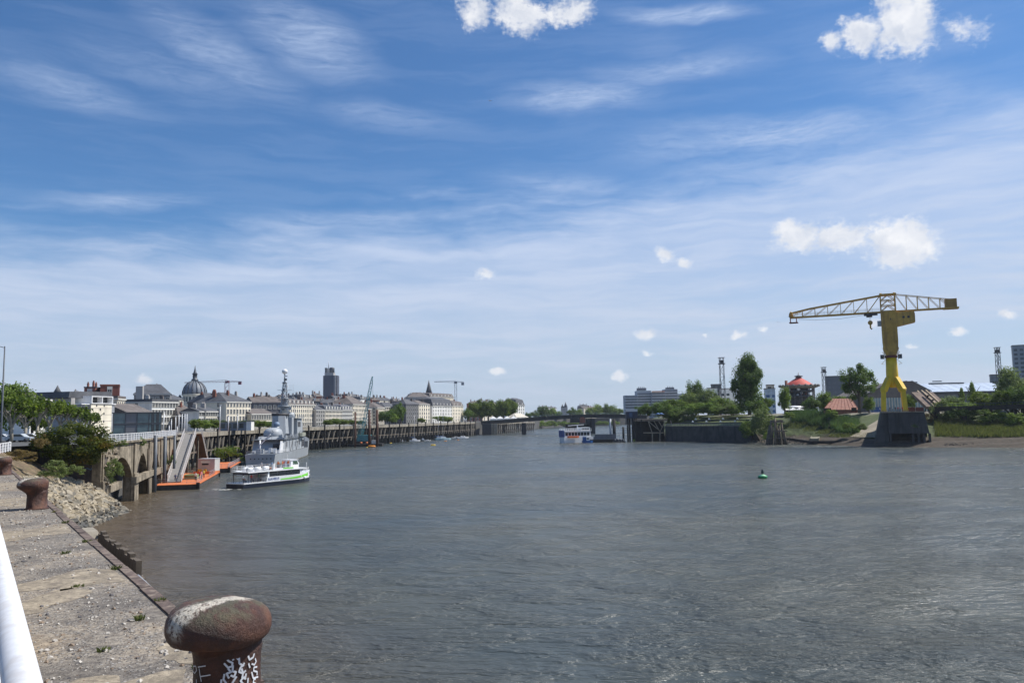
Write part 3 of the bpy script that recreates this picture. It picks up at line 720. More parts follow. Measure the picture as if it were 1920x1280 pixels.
for i, (py, side) in enumerate([(1010, 1), (975, 1), (1060, 1), (1205, 0), (1090, 0), (1030, 0), (955, 1), (1240, 0)]):
    d_ = 2.5 * 1500 / (py - 796); x_ = qx(d_) - .2 if side else rx(d_) + (.35 + .1 * i) * (qx(d_) - rx(d_)) * .8
    tag(tuft((x_, d_, 10.0), 30, q.uniform(.05, .10), .09, L_GRASS, 90 + i).build('weed', L_GRASS), ['weed tuft on the quay edge before the fender timbers', 'weed tuft on the quay edge past the fender timbers', 'weed tuft on the quay edge by the thin pipe', 'dry weed in the near gravel beside the handrail', 'weed in the middle of the gravel, level with the pipe', 'weed in the gravel, level with the fender timbers', 'weed tuft on the quay edge just before the second bollard', 'nearest weed in the gravel at the picture bottom'][i], 'weed')
# ================================================================== street things at left
def lattice_fence(name, label, pts, z, h, dense=0.28, cat='railing'):
    T = thing(name, label, cat, (*pts[0], z))
    g = MB(); post = None
    for (ax, ay), (bx, by) in zip(pts, pts[1:]):
        L = math.hypot(bx - ax, by - ay); n = max(1, int(L / 2.0))
        for i in range(n + 1):
            t = i / n; x, y = ax + (bx - ax) * t, ay + (by - ay) * t
            if post is None:
                post = MB().b(-.06, .06, -.06, .06, 0, h + .04).build('post', M_WPAINT, T); post.location = (x - pts[0][0], y - pts[0][1], 0)
            else: dup(post, T, (x - pts[0][0], y - pts[0][1], 0))
        k = int(L / dense)
        for i in range(k):
            t = (i + .5) / k; x, y = ax + (bx - ax) * t, ay + (by - ay) * t
            g.bar((x, y, z + .12), (x, y, z + h), 0.034)
        for zz in (0.12, h * .38, h * .68): g.bar((ax, ay, z + zz), (bx, by, z + zz), 0.035, 0.04)
    g.build('lattice', M_WPAINT, T, True)
    g = MB()
    for (ax, ay), (bx, by) in zip(pts, pts[1:]): g.bar((ax, ay, z + h), (bx, by, z + h), 0.09, 0.09)
    g.build('top_rail', M_WPAINT, T, True)
    return T
lattice_fence('railing', 'white lattice railing at the end of the near quay, left of the big bush', [(-60, 81), (-53.2, 82.5)], 9.72, 1.25, 0.30)
lattice_fence('railing', 'low white rail behind the dry bank, left of the big bush', [(-53.2, 82.9), (-57.5, 92), (-59.5, 95)], 9.72, 1.0, 1.0)
# lamp post at the picture edge
def lamp_post():
    c = AT(2.5, 800, 101); base = Vector((c.x, 101, 9.75))
    T = thing('street_lamp', 'tall dark street lamp post at the left picture edge', 'street lamp', base)
    MB().tube([(0, 0, 0), (0, 0, 1.2), (0, 0, 12.9)], [0.16, 0.13, 0.07], 10).build('pole', M_STEELD, T)
    MB().bar((0, 0, 12.7), (-1.8, 0, 13.2), 0.07).build('arm', M_STEELD, T)
    MB().box((-2.0, 0, 13.2), (0.7, 0.3, 0.14)).build('lamp_head', M_STEELD, T)
lamp_post()
# ================================================================== arcade wall
ARC = [(-59.6, 116.5), (-62.3, 131), (-68.0, 152), (-76.2, 181.5)]
def arc_at(y):
    for (ax, ay), (bx, by) in zip(ARC, ARC[1:]):
        if y <= by: return ax + (bx - ax) * (y - ay) / (by - ay)
    return ARC[-1][0]
def arcade():
    T = thing('arcade_wall', 'weathered concrete quay wall on pointed arches with broken beams and creepers', 'quay wall', (*ARC[0], 0))
    holes = [(119.5, 133.0, 7.4), (136.6, 146.6, 7.5), (150.6, 159.6, 7.4), (163.5, 171.5, 7.2), (174.5, 180.0, 7.0)]
    zt, zb = 9.72, 0.0; spring = 3.9
    def top(y):                                        # underside of the wall at y
        for a, b, zc in holes:
            if a < y < b:
                u = abs((y - (a + b) / 2) / ((b - a) / 2)); return spring + (zc - spring) * (1 - u ** 1.9)
        return -1.0
    ys = sorted(set([ARC[0][1]] + [y for _, y in ARC[1:]] + [v for a, b, _ in holes for v in [a, a + 0.001, b - 0.001, b]] + [a + (b - a) * i / 12 for a, b, _ in holes for i in range(1, 12)]))
    g = MB()
    for k, (ya, yb) in enumerate(zip(ys, ys[1:])):
        if yb - ya < 0.0009: continue
        ta, tb = top(ya + 1e-4), top(yb - 1e-4); xa, xb = arc_at(ya), arc_at(yb); th = 1.3
        if yb - ya < 0.01: continue
        vs = [(xa, ya, ta), (xb, yb, tb), (xb, yb, zt), (xa, ya, zt), (xa - th, ya, ta), (xb - th, yb, tb), (xb - th, yb, zt), (xa - th, ya, zt)]
        g.add(vs, [(0, 1, 2, 3), (5, 4, 7, 6), (1, 0, 4, 5), (3, 2, 6, 7), (0, 3, 7, 4), (2, 1, 5, 6)])
    g.build('wall', M_ARC, T, True)
    # piers step out a little
    for a, b in ((116.5, 119.4), (133.1, 136.5), (146.7, 150.5), (159.7, 163.4), (171.6, 174.4)):
        g = MB(); xa, xb = arc_at(a), arc_at(b)
        out = 0.45
        g.prism([(xa + out, a), (xb + out, b), (xb - 1.6, b), (xa - 1.6, a)], -1.5, 4.4, k=0.94)
        g.prism([(xa + .16, a + .3), (xb + .16, b - .3), (xb - .5, b - .3), (xa - .5, a + .3)], 4.38, 9.5)
        g.build('pier', M_ARC, T, True)
    for a, b, z0_, z1_ in ((119, 124.5, 2.6, 3.6), (133, 150, 2.9, 4.1), (150, 173, 2.9, 4.0)):
        g = MB(); g.bar((arc_at(a) + .25, a, z0_ + .5), (arc_at(b) + .25, b, z0_ + .75), 0.9, 1.05); g.build('beam', M_ARC, T, True)
    g = MB(); rr = random.Random(8)                    # ribs between arches
    for y in [118.6, 134.8, 148.6, 161.6, 172.9, 140, 155, 167]:
        x = arc_at(y); t = top(y); g.box((x + .08, y, (t + 9.6) / 2 if t > 0 else 6), (0.14, 0.4, 9.5 - max(t, 2)), 0)
    g.build('ribs', M_ARC, T, True)
    g = MB()
    for (ax, ay), (bx, by) in zip(ARC, ARC[1:]): g.bar((ax + .1, ay, 9.75), (bx + .1, by, 9.75), 0.6, 0.28)
    g.build('coping', M_ARC, T, True)
    g = MB(); q = random.Random(6)
    for i in range(46):
        y = q.uniform(117.2, 124.5); z = q.uniform(3.8, 8.8)
        if top(y) > z - .4: continue
        rock(g, (arc_at(y) + .12, y, z), q.uniform(.4, .85), q, .5, (0,))
    g.build('exposed_masonry', mat('masonry', (.20, .165, .12), .95, .3, 1), T, True)
    # left end: retaining wall facing downstream, its shade put into a dark colour
    g = MB(); g.b(-69.5, -59.7, 116.6, 118.2, 0, 9.70); g.build('end_wall', M_ENDW, T, True, label='stained end wall coloured dark for shade, with a faint blue and pink scrawl')
    g = MB()
    sc_ = [((-63.0, 5.9), (-62.6, 6.3)), ((-62.6, 6.3), (-62.1, 5.9)), ((-62.1, 5.9), (-61.7, 6.35)), ((-61.7, 6.35), (-61.1, 6.1)), ((-61.1, 6.1), (-60.8, 6.6))]
    for (ax, az), (bx, bz) in sc_: g.bar((ax, 116.58, az), (bx, 116.58, bz), 0.03, 0.12)
    g.build('graffiti', mat('blue_scrawl', (0.12, 0.22, 0.36), .7, .2, 2), T, True)
M_ENDW = mat('shaded_end_wall', (0.085, 0.080, 0.085), 0.9, 0.3, 0.5, bump=0.1, bscale=2, stain=(0.16, 0.10, 0.09), sfac=0.5, streak=True)  # base darkened to carry the shade of this face, streaks are stain
arcade()
land('arcade_backfill', [(-66.5, 118.3), (-69.5, 131), (-75, 152), (-83.5, 181.5), (-100, 181), (-100, 118.3)], 0, 9.74, M_TIMBERD)  # black colour stands in for the shade inside the arches
# deck behind the parapet (slab spanning from wall to bank)
MBs = MB()
for (ax, ay), (bx, by) in zip(ARC, ARC[1:]): MBs.prism([(ax - 1.2, ay + .05), (bx - 1.2, by), (bx - 8.5, by), (ax - 8.5, ay + .05)], 9.2, 9.70 if ay > 130 else 9.7)
tag(MBs.build('quay_slab', M_CONC), kind='structure')
lattice_fence('railing', 'long white lattice railing on top of the arcade wall', [(x + .05, y) for x, y in ARC], 9.9, 1.15, 0.62)
# ================================================================== foliage
def crown(name, mt, n, leaf, seed, shape='round', clumps=40, cr=0.36, fill=0.35, flat=0.0):
    """unit crown: radius .5 in x, y and height 1 from z=0; leaf = leaf size in unit space"""
    q = random.Random(seed); cs = []
    while len(cs) < clumps:
        x, y, z = q.uniform(-1, 1), q.uniform(-1, 1), q.uniform(-1, 1)
        r = math.sqrt(x * x + y * y + z * z)
        if r > 1 or r < fill: continue
        k = 1.0
        if shape == 'poplar': k = 1.0 if z < -.1 else 1.0 - 0.60 * (z + .1) / 1.1
        if shape == 'cone': k = max(0.1, (1 - z) * 0.55)
        if shape == 'bush': z = abs(z) * 1.9 - .92; k = 1.0
        if shape == 'hedge': k = 1.0; x = math.copysign(abs(x) ** .7, x)
        wob = q.uniform(0.80, 1.06)
        cs.append((x * .5 * (1 - cr * .42) * k * wob, y * .5 * (1 - cr * .42) * k * wob, .5 + z * .5 * (1 - cr * .42) * wob, cr * .5 * q.uniform(.55, 1.35)))
    vs, fs = [], []
    for i in range(n):
        cx, cy, cz, r = cs[q.randrange(len(cs))]
        a = q.gauss(0, 1); b = q.gauss(0, 1); c = q.gauss(0, 1); l = math.sqrt(a * a + b * b + c * c) + 1e-6
        d = r * (q.random() ** 0.35) * q.choice((1, 1, 1, 1.25)); x, y, z = cx + a / l * d, cy + b / l * d, cz + c / l * d * .8
        nrm = Vector((a / l + q.uniform(-.7, .7), b / l + q.uniform(-.7, .7), c / l + q.uniform(-.4, .9))).normalized()
        t = nrm.orthogonal().normalized(); t = Matrix.Rotation(q.uniform(0, 6.28), 3, nrm) @ t; u = nrm.cross(t)
        s = leaf * q.uniform(.6, 1.35); e = s * q.uniform(.5, .9); k = len(vs); p = Vector((x, y, z))
        vs += [p - t * s * .5 - u * e * .25, p + u * e * .5 - t * s * .1, p + t * s * .55, p - u * e * .5 + t * s * .1]; fs.append((k, k + 3, k + 2, k + 1))
    me = bpy.data.meshes.new(name); me.from_pydata([tuple(v) for v in vs], [], fs); me.materials.append(mt)
    return me
def trunk_mesh(name, mt, seed, limbs=5, spread=.3, r=.035, th=.45):
    q = random.Random(seed); g = MB()
    g.tube([(0, 0, 0), (.01, .01, th * .5), (0, 0, th), (.02, -.01, th + .25)], [r * 1.2, r, r * .8, r * .35], 8)
    for i in range(limbs):
        a = 6.28 * i / limbs + q.uniform(-.4, .4); z = th * q.uniform(.65, 1.05); d = spread * q.uniform(.7, 1.1)
        g.tube([(0, 0, z), (math.cos(a) * d * .5, math.sin(a) * d * .5, z + .16), (math.cos(a) * d, math.sin(a) * d, z + .34)], [r * .55, r * .35, r * .12], 6)
    me = bpy.data.meshes.new(name); me.from_pydata([tuple(v) for v in g.v], [], g.f); me.materials.append(mt); return me
CR = {
 'dark': [crown('crown', L_DARK, 5600, .052, 1), crown('crown', L_DARK, 5600, .052, 2, clumps=30)],
 'mid': [crown('crown', L_MID, 5600, .052, 3), crown('crown', L_MID, 5600, .052, 4, clumps=30)],
 'plane': [crown('crown', L_PLANE, 5000, .056, 5), crown('crown', L_PLANE, 5000, .056, 6)],
 'willow': [crown('crown', L_WILLOW, 5600, .048, 7), crown('crown', L_WILLOW, 5600, .048, 8)],
 'poplar': [crown('crown', L_DARK, 30000, .031, 9, 'poplar', 90, .27, .15)],
 'airy': [crown('crown', L_DARK, 11000, .034, 10, 'round', 62, .22, .25)],
 'cone': [crown('crown', L_MID, 4200, .05, 12, 'cone', 40, .30, .1)],
 'bush': [crown('crown', L_MID, 5200, .052, 13, 'bush', 36, .34, .4)],
 'wbush': [crown('crown', L_WILLOW, 5200, .05, 14, 'bush', 36, .34, .4)],
 'dryb': [crown('crown', L_DRY, 1600, .06, 15, 'bush', 20, .3, .3)],
}
TRK = {'dark': trunk_mesh('trunk', M_BARK, 1), 'pale': trunk_mesh('trunk', M_BARKP, 2, 7, .34, .028, .40)}
_tn = [0]
def tree(label, px, d, top, wpx, z0=12.0, kind='mid', cat='tree', group=None, crown0=0.22, trunk='dark', depth=None, name='tree'):
    """px = screen x of the trunk, d = distance, top = y pixel of the top, wpx = crown width in pixels"""
    _tn[0] += 1
    c = AT(px, 780, d); zt = AT(px, top, d).z; w = wpx * d / FPX; H = zt - z0
    T = thing(name, label, cat, (c.x, d, z0), (_tn[0] * 1.37) % 6.28, group)
    ms = CR[kind]; o = meshobj('crown', ms[_tn[0] % len(ms)], T); o.scale = (w, (depth or w), H * (1 - crown0)); o.location = (0, 0, H * crown0)
    if depth: T.rotation_euler = (0, 0, 0)
    if crown0 > 0.02:
        t = meshobj('trunk', TRK[trunk], T); s = H; t.scale = (s * .8, s * .8, s)
    return T
# big autumn bush overhanging the dark end wall
def big_bush():
    d = 113; c = AT(136, 830, d); T = thing('bush', 'big round dark green bush with orange brown patches overhanging the dark wall', 'bush', (c.x, d, 7.2))
    me = crown('crown', L_BUSH, 15000, .030, 21, 'round', 60, .24, .5)
    o = meshobj('crown', me, T); o.scale = (11.8, 7.0, 6.6); o.location = (0.1, 0, -0.5)
    t = meshobj('trunk', TRK['dark'], T); t.scale = (7, 7, 5); t.location = (0, 1.0, -1)
big_bush()
for i, (px, py, w, h, kd, d, lb) in enumerate([(100, 895, 64, 40, 'herb', 103, 'pale green leafy herbs at the top of the rubble slope'), (140, 888, 46, 22, 'herb', 108, 'pale herb clump against the dark wall foot'), (212, 905, 40, 52, 'wb', 118.5, 'yellow green creeper hanging on the broken arch pier'), (40, 862, 70, 28, 'dry', 99, 'dry brown scrub on the bank left of the big bush'), (262, 838, 26, 22, 'wb', 139, 'small creeper clump under the arcade coping'), (232, 836, 24, 16, 'wb', 125, 'thin creeper near the left end of the arcade coping'), (320, 875, 26, 24, 'wb', 168, 'green clump growing between the mooring piles'), (78, 838, 30, 30, 'dry', 101, 'rust coloured scrub under the left of the big bush')]):
    c = AT(px, py, d); k = FPX / d
    ml = {'herb': L_HERB, 'wb': L_WILLOW, 'dry': L_DRY}[kd]
    me = crown('foliage', ml, 2600, .045, 30 + i, 'bush' if kd != 'wb' else 'round', 26, .25, .3)
    o = meshobj('shrub' if kd != 'wb' else 'creeper', me); o.location = (c.x, d, c.z - .2); o.scale = (w / k, w / k * .8, h / k)
    tag(o, lb, 'shrub' if kd != 'wb' else 'creeper')
# ================================================================== pontoon, gangways, ferry, warship
PD = Vector((-0.245, 0.9695, 0))
def pontoon(name, label, c0, length, width, z=1.0):
    T = thing(name, label, 'pontoon', (c0[0], c0[1], 0), math.atan2(PD.y, PD.x))
    # local x along the pontoon, local y to the left (towards the wall)
    MB().b(0, length, 0, width, -0.6, z - .12).build('float', M_CONCD, T)
    MB().b(-.12, length + .12, -.12, width + .12, z - .118, z).build('deck', M_ORANGE, T)
    for x in (0, length):
        for y in (0, width): MB().b(x - .3, x + .3, y - .3, y + .3, -.3, z + .25).build('corner_fender', M_TIMBERD, T)
    return T
pa = pontoon('pontoon', 'near landing pontoon with an orange deck, grey railings and waiting people', (-60.4, 154.5), 36, 7.6)
pb = pontoon('pontoon', 'far orange decked pontoon behind the ferry stern', (-72, 204), 34, 7.0, 1.1)
def rail_run(T, pts, h=1.1, m=None, name='railing', step=1.5, w=.045):
    g = MB()
    for (a, b) in zip(pts, pts[1:]):
        a = Vector(a); b = Vector(b); n = max(1, int((b - a).length / step))
        for i in range(n + 1):
            p = a.lerp(b, i / n); g.bar(p, p + Vector((0, 0, h)), w)
        for k in (1.0, .66, .33): g.bar(a + Vector((0, 0, h * k)), b + Vector((0, 0, h * k)), w)
    return g.build(name, m or M_ALU, T)
rail_run(pa, [(0.3, 7.3, 1), (0.3, .3, 1), (9, .3, 1)], name='railing'); rail_run(pa, [(20, .3, 1), (35.7, .3, 1), (35.7, 7.3, 1)], name='railing')
rail_run(pb, [(0.3, 6.7, 1.1), (0.3, .3, 1.1), (33.7, .3, 1.1)], name='railing', w=.06)
MB().b(14, 17, 2, 4.5, 1.0, 1.9).build('bin', mat('olive_box', (.18, .22, .09)), pa)
# ticket shelter (grey box) with sign
def shelter():
    c = AT(392, 868, 186); T = thing('shelter', 'pale grey box shelter with a dark slot sign on the landing pontoon', 'shelter', (c.x, 186, 1.0))
    MB().b(-1.9, 1.9, -1.6, 1.6, .6, 3.3).build('wall', mat('shelter_panel', (0.50, 0.47, 0.44), .7, .1, .5), T)
    MB().b(-1.95, 1.95, -1.65, 1.65, 3.3, 3.42).build('roof', M_ALU, T)
    MB().b(-1.0, .5, -1.66, -1.6, 2.0, 2.35).build('slot', M_PANE, T); MB().b(-1.2, .9, -1.62, -1.6, 2.5, 2.9).build('sign', mat('pale_green_sign', (.6, .72, .62)), T)
    MB().b(-2.6, 1.9, -2.4, 1.6, .0, .6).build('base', M_ORANGE, T)
    MB().b(-1.7, 0.2, -2.3, -1.7, .6, 1.1).build('life_raft', mat('yellow_box', (.62, .36, .04)), T)
shelter()
def gangway(label, a, b, width, side_h, m_side, under=None):
    a = Vector(a); b = Vector(b); T = thing('gangway', label, 'gangway', a)
    d = (b - a); s = Vector((d.y, -d.x, 0)).normalized() * width / 2; u = Vector((0, 0, 1))
    g = MB(); g.bar(a, b, width, .12); g.build('walkway', under or mat('grating', (.20, .19, .18), .8, .1, 2), T, True)
    for sg in (-1, 1):
        g = MB(); p, q = a + s * sg, b + s * sg; n = max(4, int(d.length / 1.6))
        g.bar(p + u * side_h, q + u * side_h, .14, .16); g.bar(p + u * .05, q + u * .05, .14, .16)
        for i in range(n + 1): 
            e = p.lerp(q, i / n); g.bar(e, e + u * side_h, .07)
            if i < n:
                f = p.lerp(q, (i + 1) / n)
                g.bar(e + u * .05, f + u * side_h, .045); 
        for kz in (.25, .5, .75): g.bar(p + u * side_h * kz, q + u * side_h * kz, .035, .05)
        g.build('side_truss', m_side, T, True)
    return T
M_GANG = mat('gangway_alloy', (0.46, 0.43, 0.41), 0.55, 0.08, 1, metal=.1)
APX = AT(357, 808, 190)
gangway('long twin railed gangway ramp from the quay top down to the orange pontoon', (AT(327, 893, 158.5).x, 158.5, 1.15), (APX.x, 190, 10.0), 2.5, 1.35, M_GANG)
gangway('second steep gangway with a brown underside going down to the far pontoon', (APX.x + 1.6, 190, 10.0), (AT(384, 870, 207).x, 207, 1.3), 2.0, 1.1, M_GANG, mat('brown_plank', (.17, .085, .045), .85, .2, 1))
g = MB(); lp = Vector((APX.x - 1, 191, 9.6)); g.box(lp + Vector((-.5, .6, 0)), (5.5, 3.2, .5)); g.bar(lp, (lp.x, lp.y, -1), .5); g.bar(lp + Vector((2.4, 0, 0)), (lp.x + 2.4, lp.y, -1), .4)
tag(g.build('landing_stage', M_TIMBER), 'dark landing stage on legs where both gangways meet', 'landing stage')
# tall white poles at the landing
for i, (px, top, d) in enumerate([(305, 773, 192), (321, 786, 196), (329, 781, 200), (335, 778, 204), (341, 776, 208), (346, 776, 212), (350, 776, 218), (317, 798, 190), (332, 800, 190)]):
    c = AT(px, 810, d); zt = AT(px, top, d).z
    m = MB(); m.tube([(0, 0, 0), (0.12 * (px < 310) * 3, 0, zt - 9.75)], [.13, .09], 8); m.sphere((0.36 * (px < 310), 0, zt - 9.75), .14, 8, 4)
    o = m.build('pole', M_WPAINT); o.location = (c.x, d, 9.75)
    tag(o, ['leaning white pole at the glass building corner', 'first tall white pole left of the gangway top', 'second tall white pole left of the gangway top', 'third tall white pole left of the gangway top', 'middle tall white pole of the cluster at the gangway top', 'sixth white pole of the cluster at the gangway top', 'rightmost white pole of the cluster at the gangway top', 'short white pole in front of the glass building corner', 'short white pole close to the gangway top'][i], 'pole', 'white poles at the gangway head')
# mooring piles by the arcade
for i, (px, d, top, bot) in enumerate([(291, 149.5, 816, 915), (309, 158, 818, 902), (327, 166, 816, 895), (279, 146.2, 840, 925)]):
    c = AT(px, 850, d); zt = AT(px, top, d).z
    m = MB(); m.tube([(0, 0, -3), (0, 0, zt)], .34 if i < 2 else .26, 12)
    o = m.build('mooring_pile', M_STEELD if i < 3 else M_TIMBER); o.location = (c.x, d, 0)
    tag(o, ['tall blue grey mooring pile at the near corner of the orange pontoon', 'dark mooring pile behind the first one in front of the arches', 'third dark mooring pile, left of the gangway foot', 'short timber pile against the arcade pier'][i], 'pile', 'mooring piles in front of the arcade')
# glass building
def glass_building():
    d0, d1 = 196, 201; A_ = AT(212, 800, d0); B_ = AT(302, 800, d1); zt = AT(212, 773, d0).z
    L = math.hypot(B_.x - A_.x, d1 - d0); T = thing('glass_building', 'two storey dark glass box building behind the white railing', 'building', (A_.x, d0, 9.75), math.atan2(d1 - d0, B_.x - A_.x))
    H = zt - 9.75; W = 3.5
    MB().b(.15, L - .15, .2, W, 0, H - .25).build('core', mat('dark_core', (.05, .055, .06), .6), T)
    MB().b(-.3, L + .3, -.35, W + .3, H - .22, H).build('roof', M_STEELD, T)
    MB().b(-.05, L + .05, -.12, .18, H * .47, H * .53).build('floor_band', M_STEELD, T)
    gl = glassmat('teal_glass', (0.085, 0.14, 0.155), .12); pn = mat('grey_panel', (.17, .175, .19), .5, .05, 1)
    xs = [0, L * .25, L * .49, L * .74, L]
    for k in range(4):
        for z0, z1 in ((0, H * .47), (H * .53, H - .22)):
            if k == 3:
                for q in range(5):
                    x = xs[3] + (xs[4] - xs[3]) * q / 5; MB().b(x + .05, x + (xs[4] - xs[3]) / 5 - .05, -.02, .14, z0 + .05, z1 - .05).build('pane', M_PANE if q % 2 else gl, T)
            else: MB().b(xs[k] + .12, xs[k + 1] - .12, 0, .17, z0 + .06, z1 - .06).build('panel' if k == 1 else 'window', pn if k == 1 else gl, T)
    for x in xs: MB().b(x - .1, x + .1, -.08, .19, 0, H - .22).build('mullion', M_STEELD, T)
glass_building()
# ================================================================== person
def make_person(shirt, trousers, pose='stand', skin=(0.45, 0.28, 0.20), hair=(0.05, 0.035, 0.025)):
    g = MB(); 
    if pose == 'stand': 
        legs = [[(0.09, 0, .92), (.10, .02, .50), (.10, -.01, .07), (.10, -.14, .03)], [(-.09, 0, .92), (-.10, .03, .50), (-.11, .03, .07), (-.11, -.10, .03)]]
        zt = 0
    else:
        legs = [[(0.09, 0, .50), (.11, -.42, .50), (.11, -.44, .07), (.11, -.56, .03)], [(-.09, 0, .50), (-.11, -.42, .50), (-.11, -.42, .07), (-.11, -.54, .03)]]; zt = -.42
    bm = bmesh.new(); lay = bm.verts.layers.skin.verify()
    vs = {}
    def V(n, p, r):
        v = bm.verts.new(p); v[lay].radius = (r[0], r[1]) if isinstance(r, tuple) else (r, r); vs[n] = v; return v
    V('pel', (0, 0, .93 + zt), (.15, .105)); vs['pel'][lay].use_root = True
    V('wa', (0, .0, 1.10 + zt), (.135, .095)); V('ch', (0, .01, 1.33 + zt), (.165, .105)); V('ne', (0, .015, 1.50 + zt), .055); V('h1', (0, 0, 1.60 + zt), .088); V('h2', (0, -.005, 1.70 + zt), .075)
    for a, b in (('pel', 'wa'), ('wa', 'ch'), ('ch', 'ne'), ('ne', 'h1'), ('h1', 'h2')): bm.edges.new((vs[a], vs[b]))
    for s, lg in zip((1, -1), legs):
        prev = vs['pel']
        for k, (p, r) in enumerate(zip(lg, (.095, .062, .045, .035))):
            v = V(f'l{s}{k}', p, r); bm.edges.new((prev, v)); prev = v
        prev = vs['ch']
        arm = [((s * .19, .01, 1.40 + zt), .055), ((s * .25, .03, 1.14 + zt), .042), ((s * .22, -.12 if pose == 'stand' else -.2, .93 + zt), .03), ((s * .21, -.17 if pose == 'stand' else -.26, .87 + zt), .028)]
        for k, (p, r) in enumerate(arm):
            v = V(f'a{s}{k}', p, r); bm.edges.new((prev, v)); prev = v
    me = bpy.data.meshes.new('tmp'); bm.to_mesh(me); bm.free(); o = bpy.data.objects.new('tmp', me); COL.objects.link(o)
    o.modifiers.new('s', 'SKIN'); sb = o.modifiers.new('u', 'SUBSURF'); sb.levels = 1; sb.render_levels = 1
    dg = bpy.context.evaluated_depsgraph_get(); dg.update(); m2 = bpy.data.meshes.new_from_object(o.evaluated_get(dg)); bpy.data.objects.remove(o)
    m2.name = 'person'; m2.materials.clear()
    for mt in (mat('skin', skin, .6, .05, 3), shirt, trousers, mat('hair', hair, .8, .1, 3)): m2.materials.append(mt)
    for p in m2.polygons:
        z = p.center.z - zt; x = abs(p.center.x); i = 0
        if z > 1.64 or (z > 1.53 and p.center.y > .03): i = 3
        elif z > 1.50: i = 0
        elif z > 0.95 and not (x > .17 and z < 1.12): i = 1
        elif x > .19 and z > .80 and pose == 'stand': i = 0
        elif p.center.z > .10: i = 2
        else: i = 3
        if pose != 'stand' and p.center.z < .62: i = 2 if p.center.z > .09 else 3
        p.material_index = i; p.use_smooth = True
    return m2
SH_COL = {'red': (.50, .05, .04), 'white': (.70, .70, .68), 'dark blue': (.04, .06, .14), 'black': (.03, .03, .03), 'orange': (.70, .20, .05), 'pink': (.60, .25, .28), 'grey': (.25, .26, .28), 'yellow': (.65, .50, .08), 'light blue': (.25, .38, .55), 'green': (.08, .22, .10)}
M_TR = mat('dark_trousers', (.05, .055, .08), .9); PM = {}
def person(col, pose, loc, rz, label, group):
    k = (col, pose)
    if k not in PM: PM[k] = make_person(mat('shirt_' + col.replace(' ', '_'), SH_COL[col], .9, .08, 3), M_TR, pose)
    o = meshobj('person', PM[k]); o.location = loc; o.rotation_euler = (0, 0, rz); tag(o, label, 'person', group); return o
def on(T, p):                                           # local point of a thing -> world
    return Matrix.LocRotScale(T.location, T.rotation_euler, T.scale) @ Vector(p)
for i, (c, x, y, w) in enumerate([('white', 9.0, 1.6, 'at the railing end nearest the gangway foot'), ('pink', 13.2, 1.0, 'beside the olive box'), ('red', 13.9, 1.5, 'next to the person in pink'), ('yellow', 16.8, 1.0, 'near the ferry side edge'), ('grey', 24.5, 2.2, 'near the grey shelter'), ('dark blue', 6.2, 5.0, 'behind the front railing')]):
    person(c, 'stand', on(pa, (x, y, 1.0)), i * 1.3, f'person in a {c} top on the pontoon {w}', 'people waiting on the pontoon')
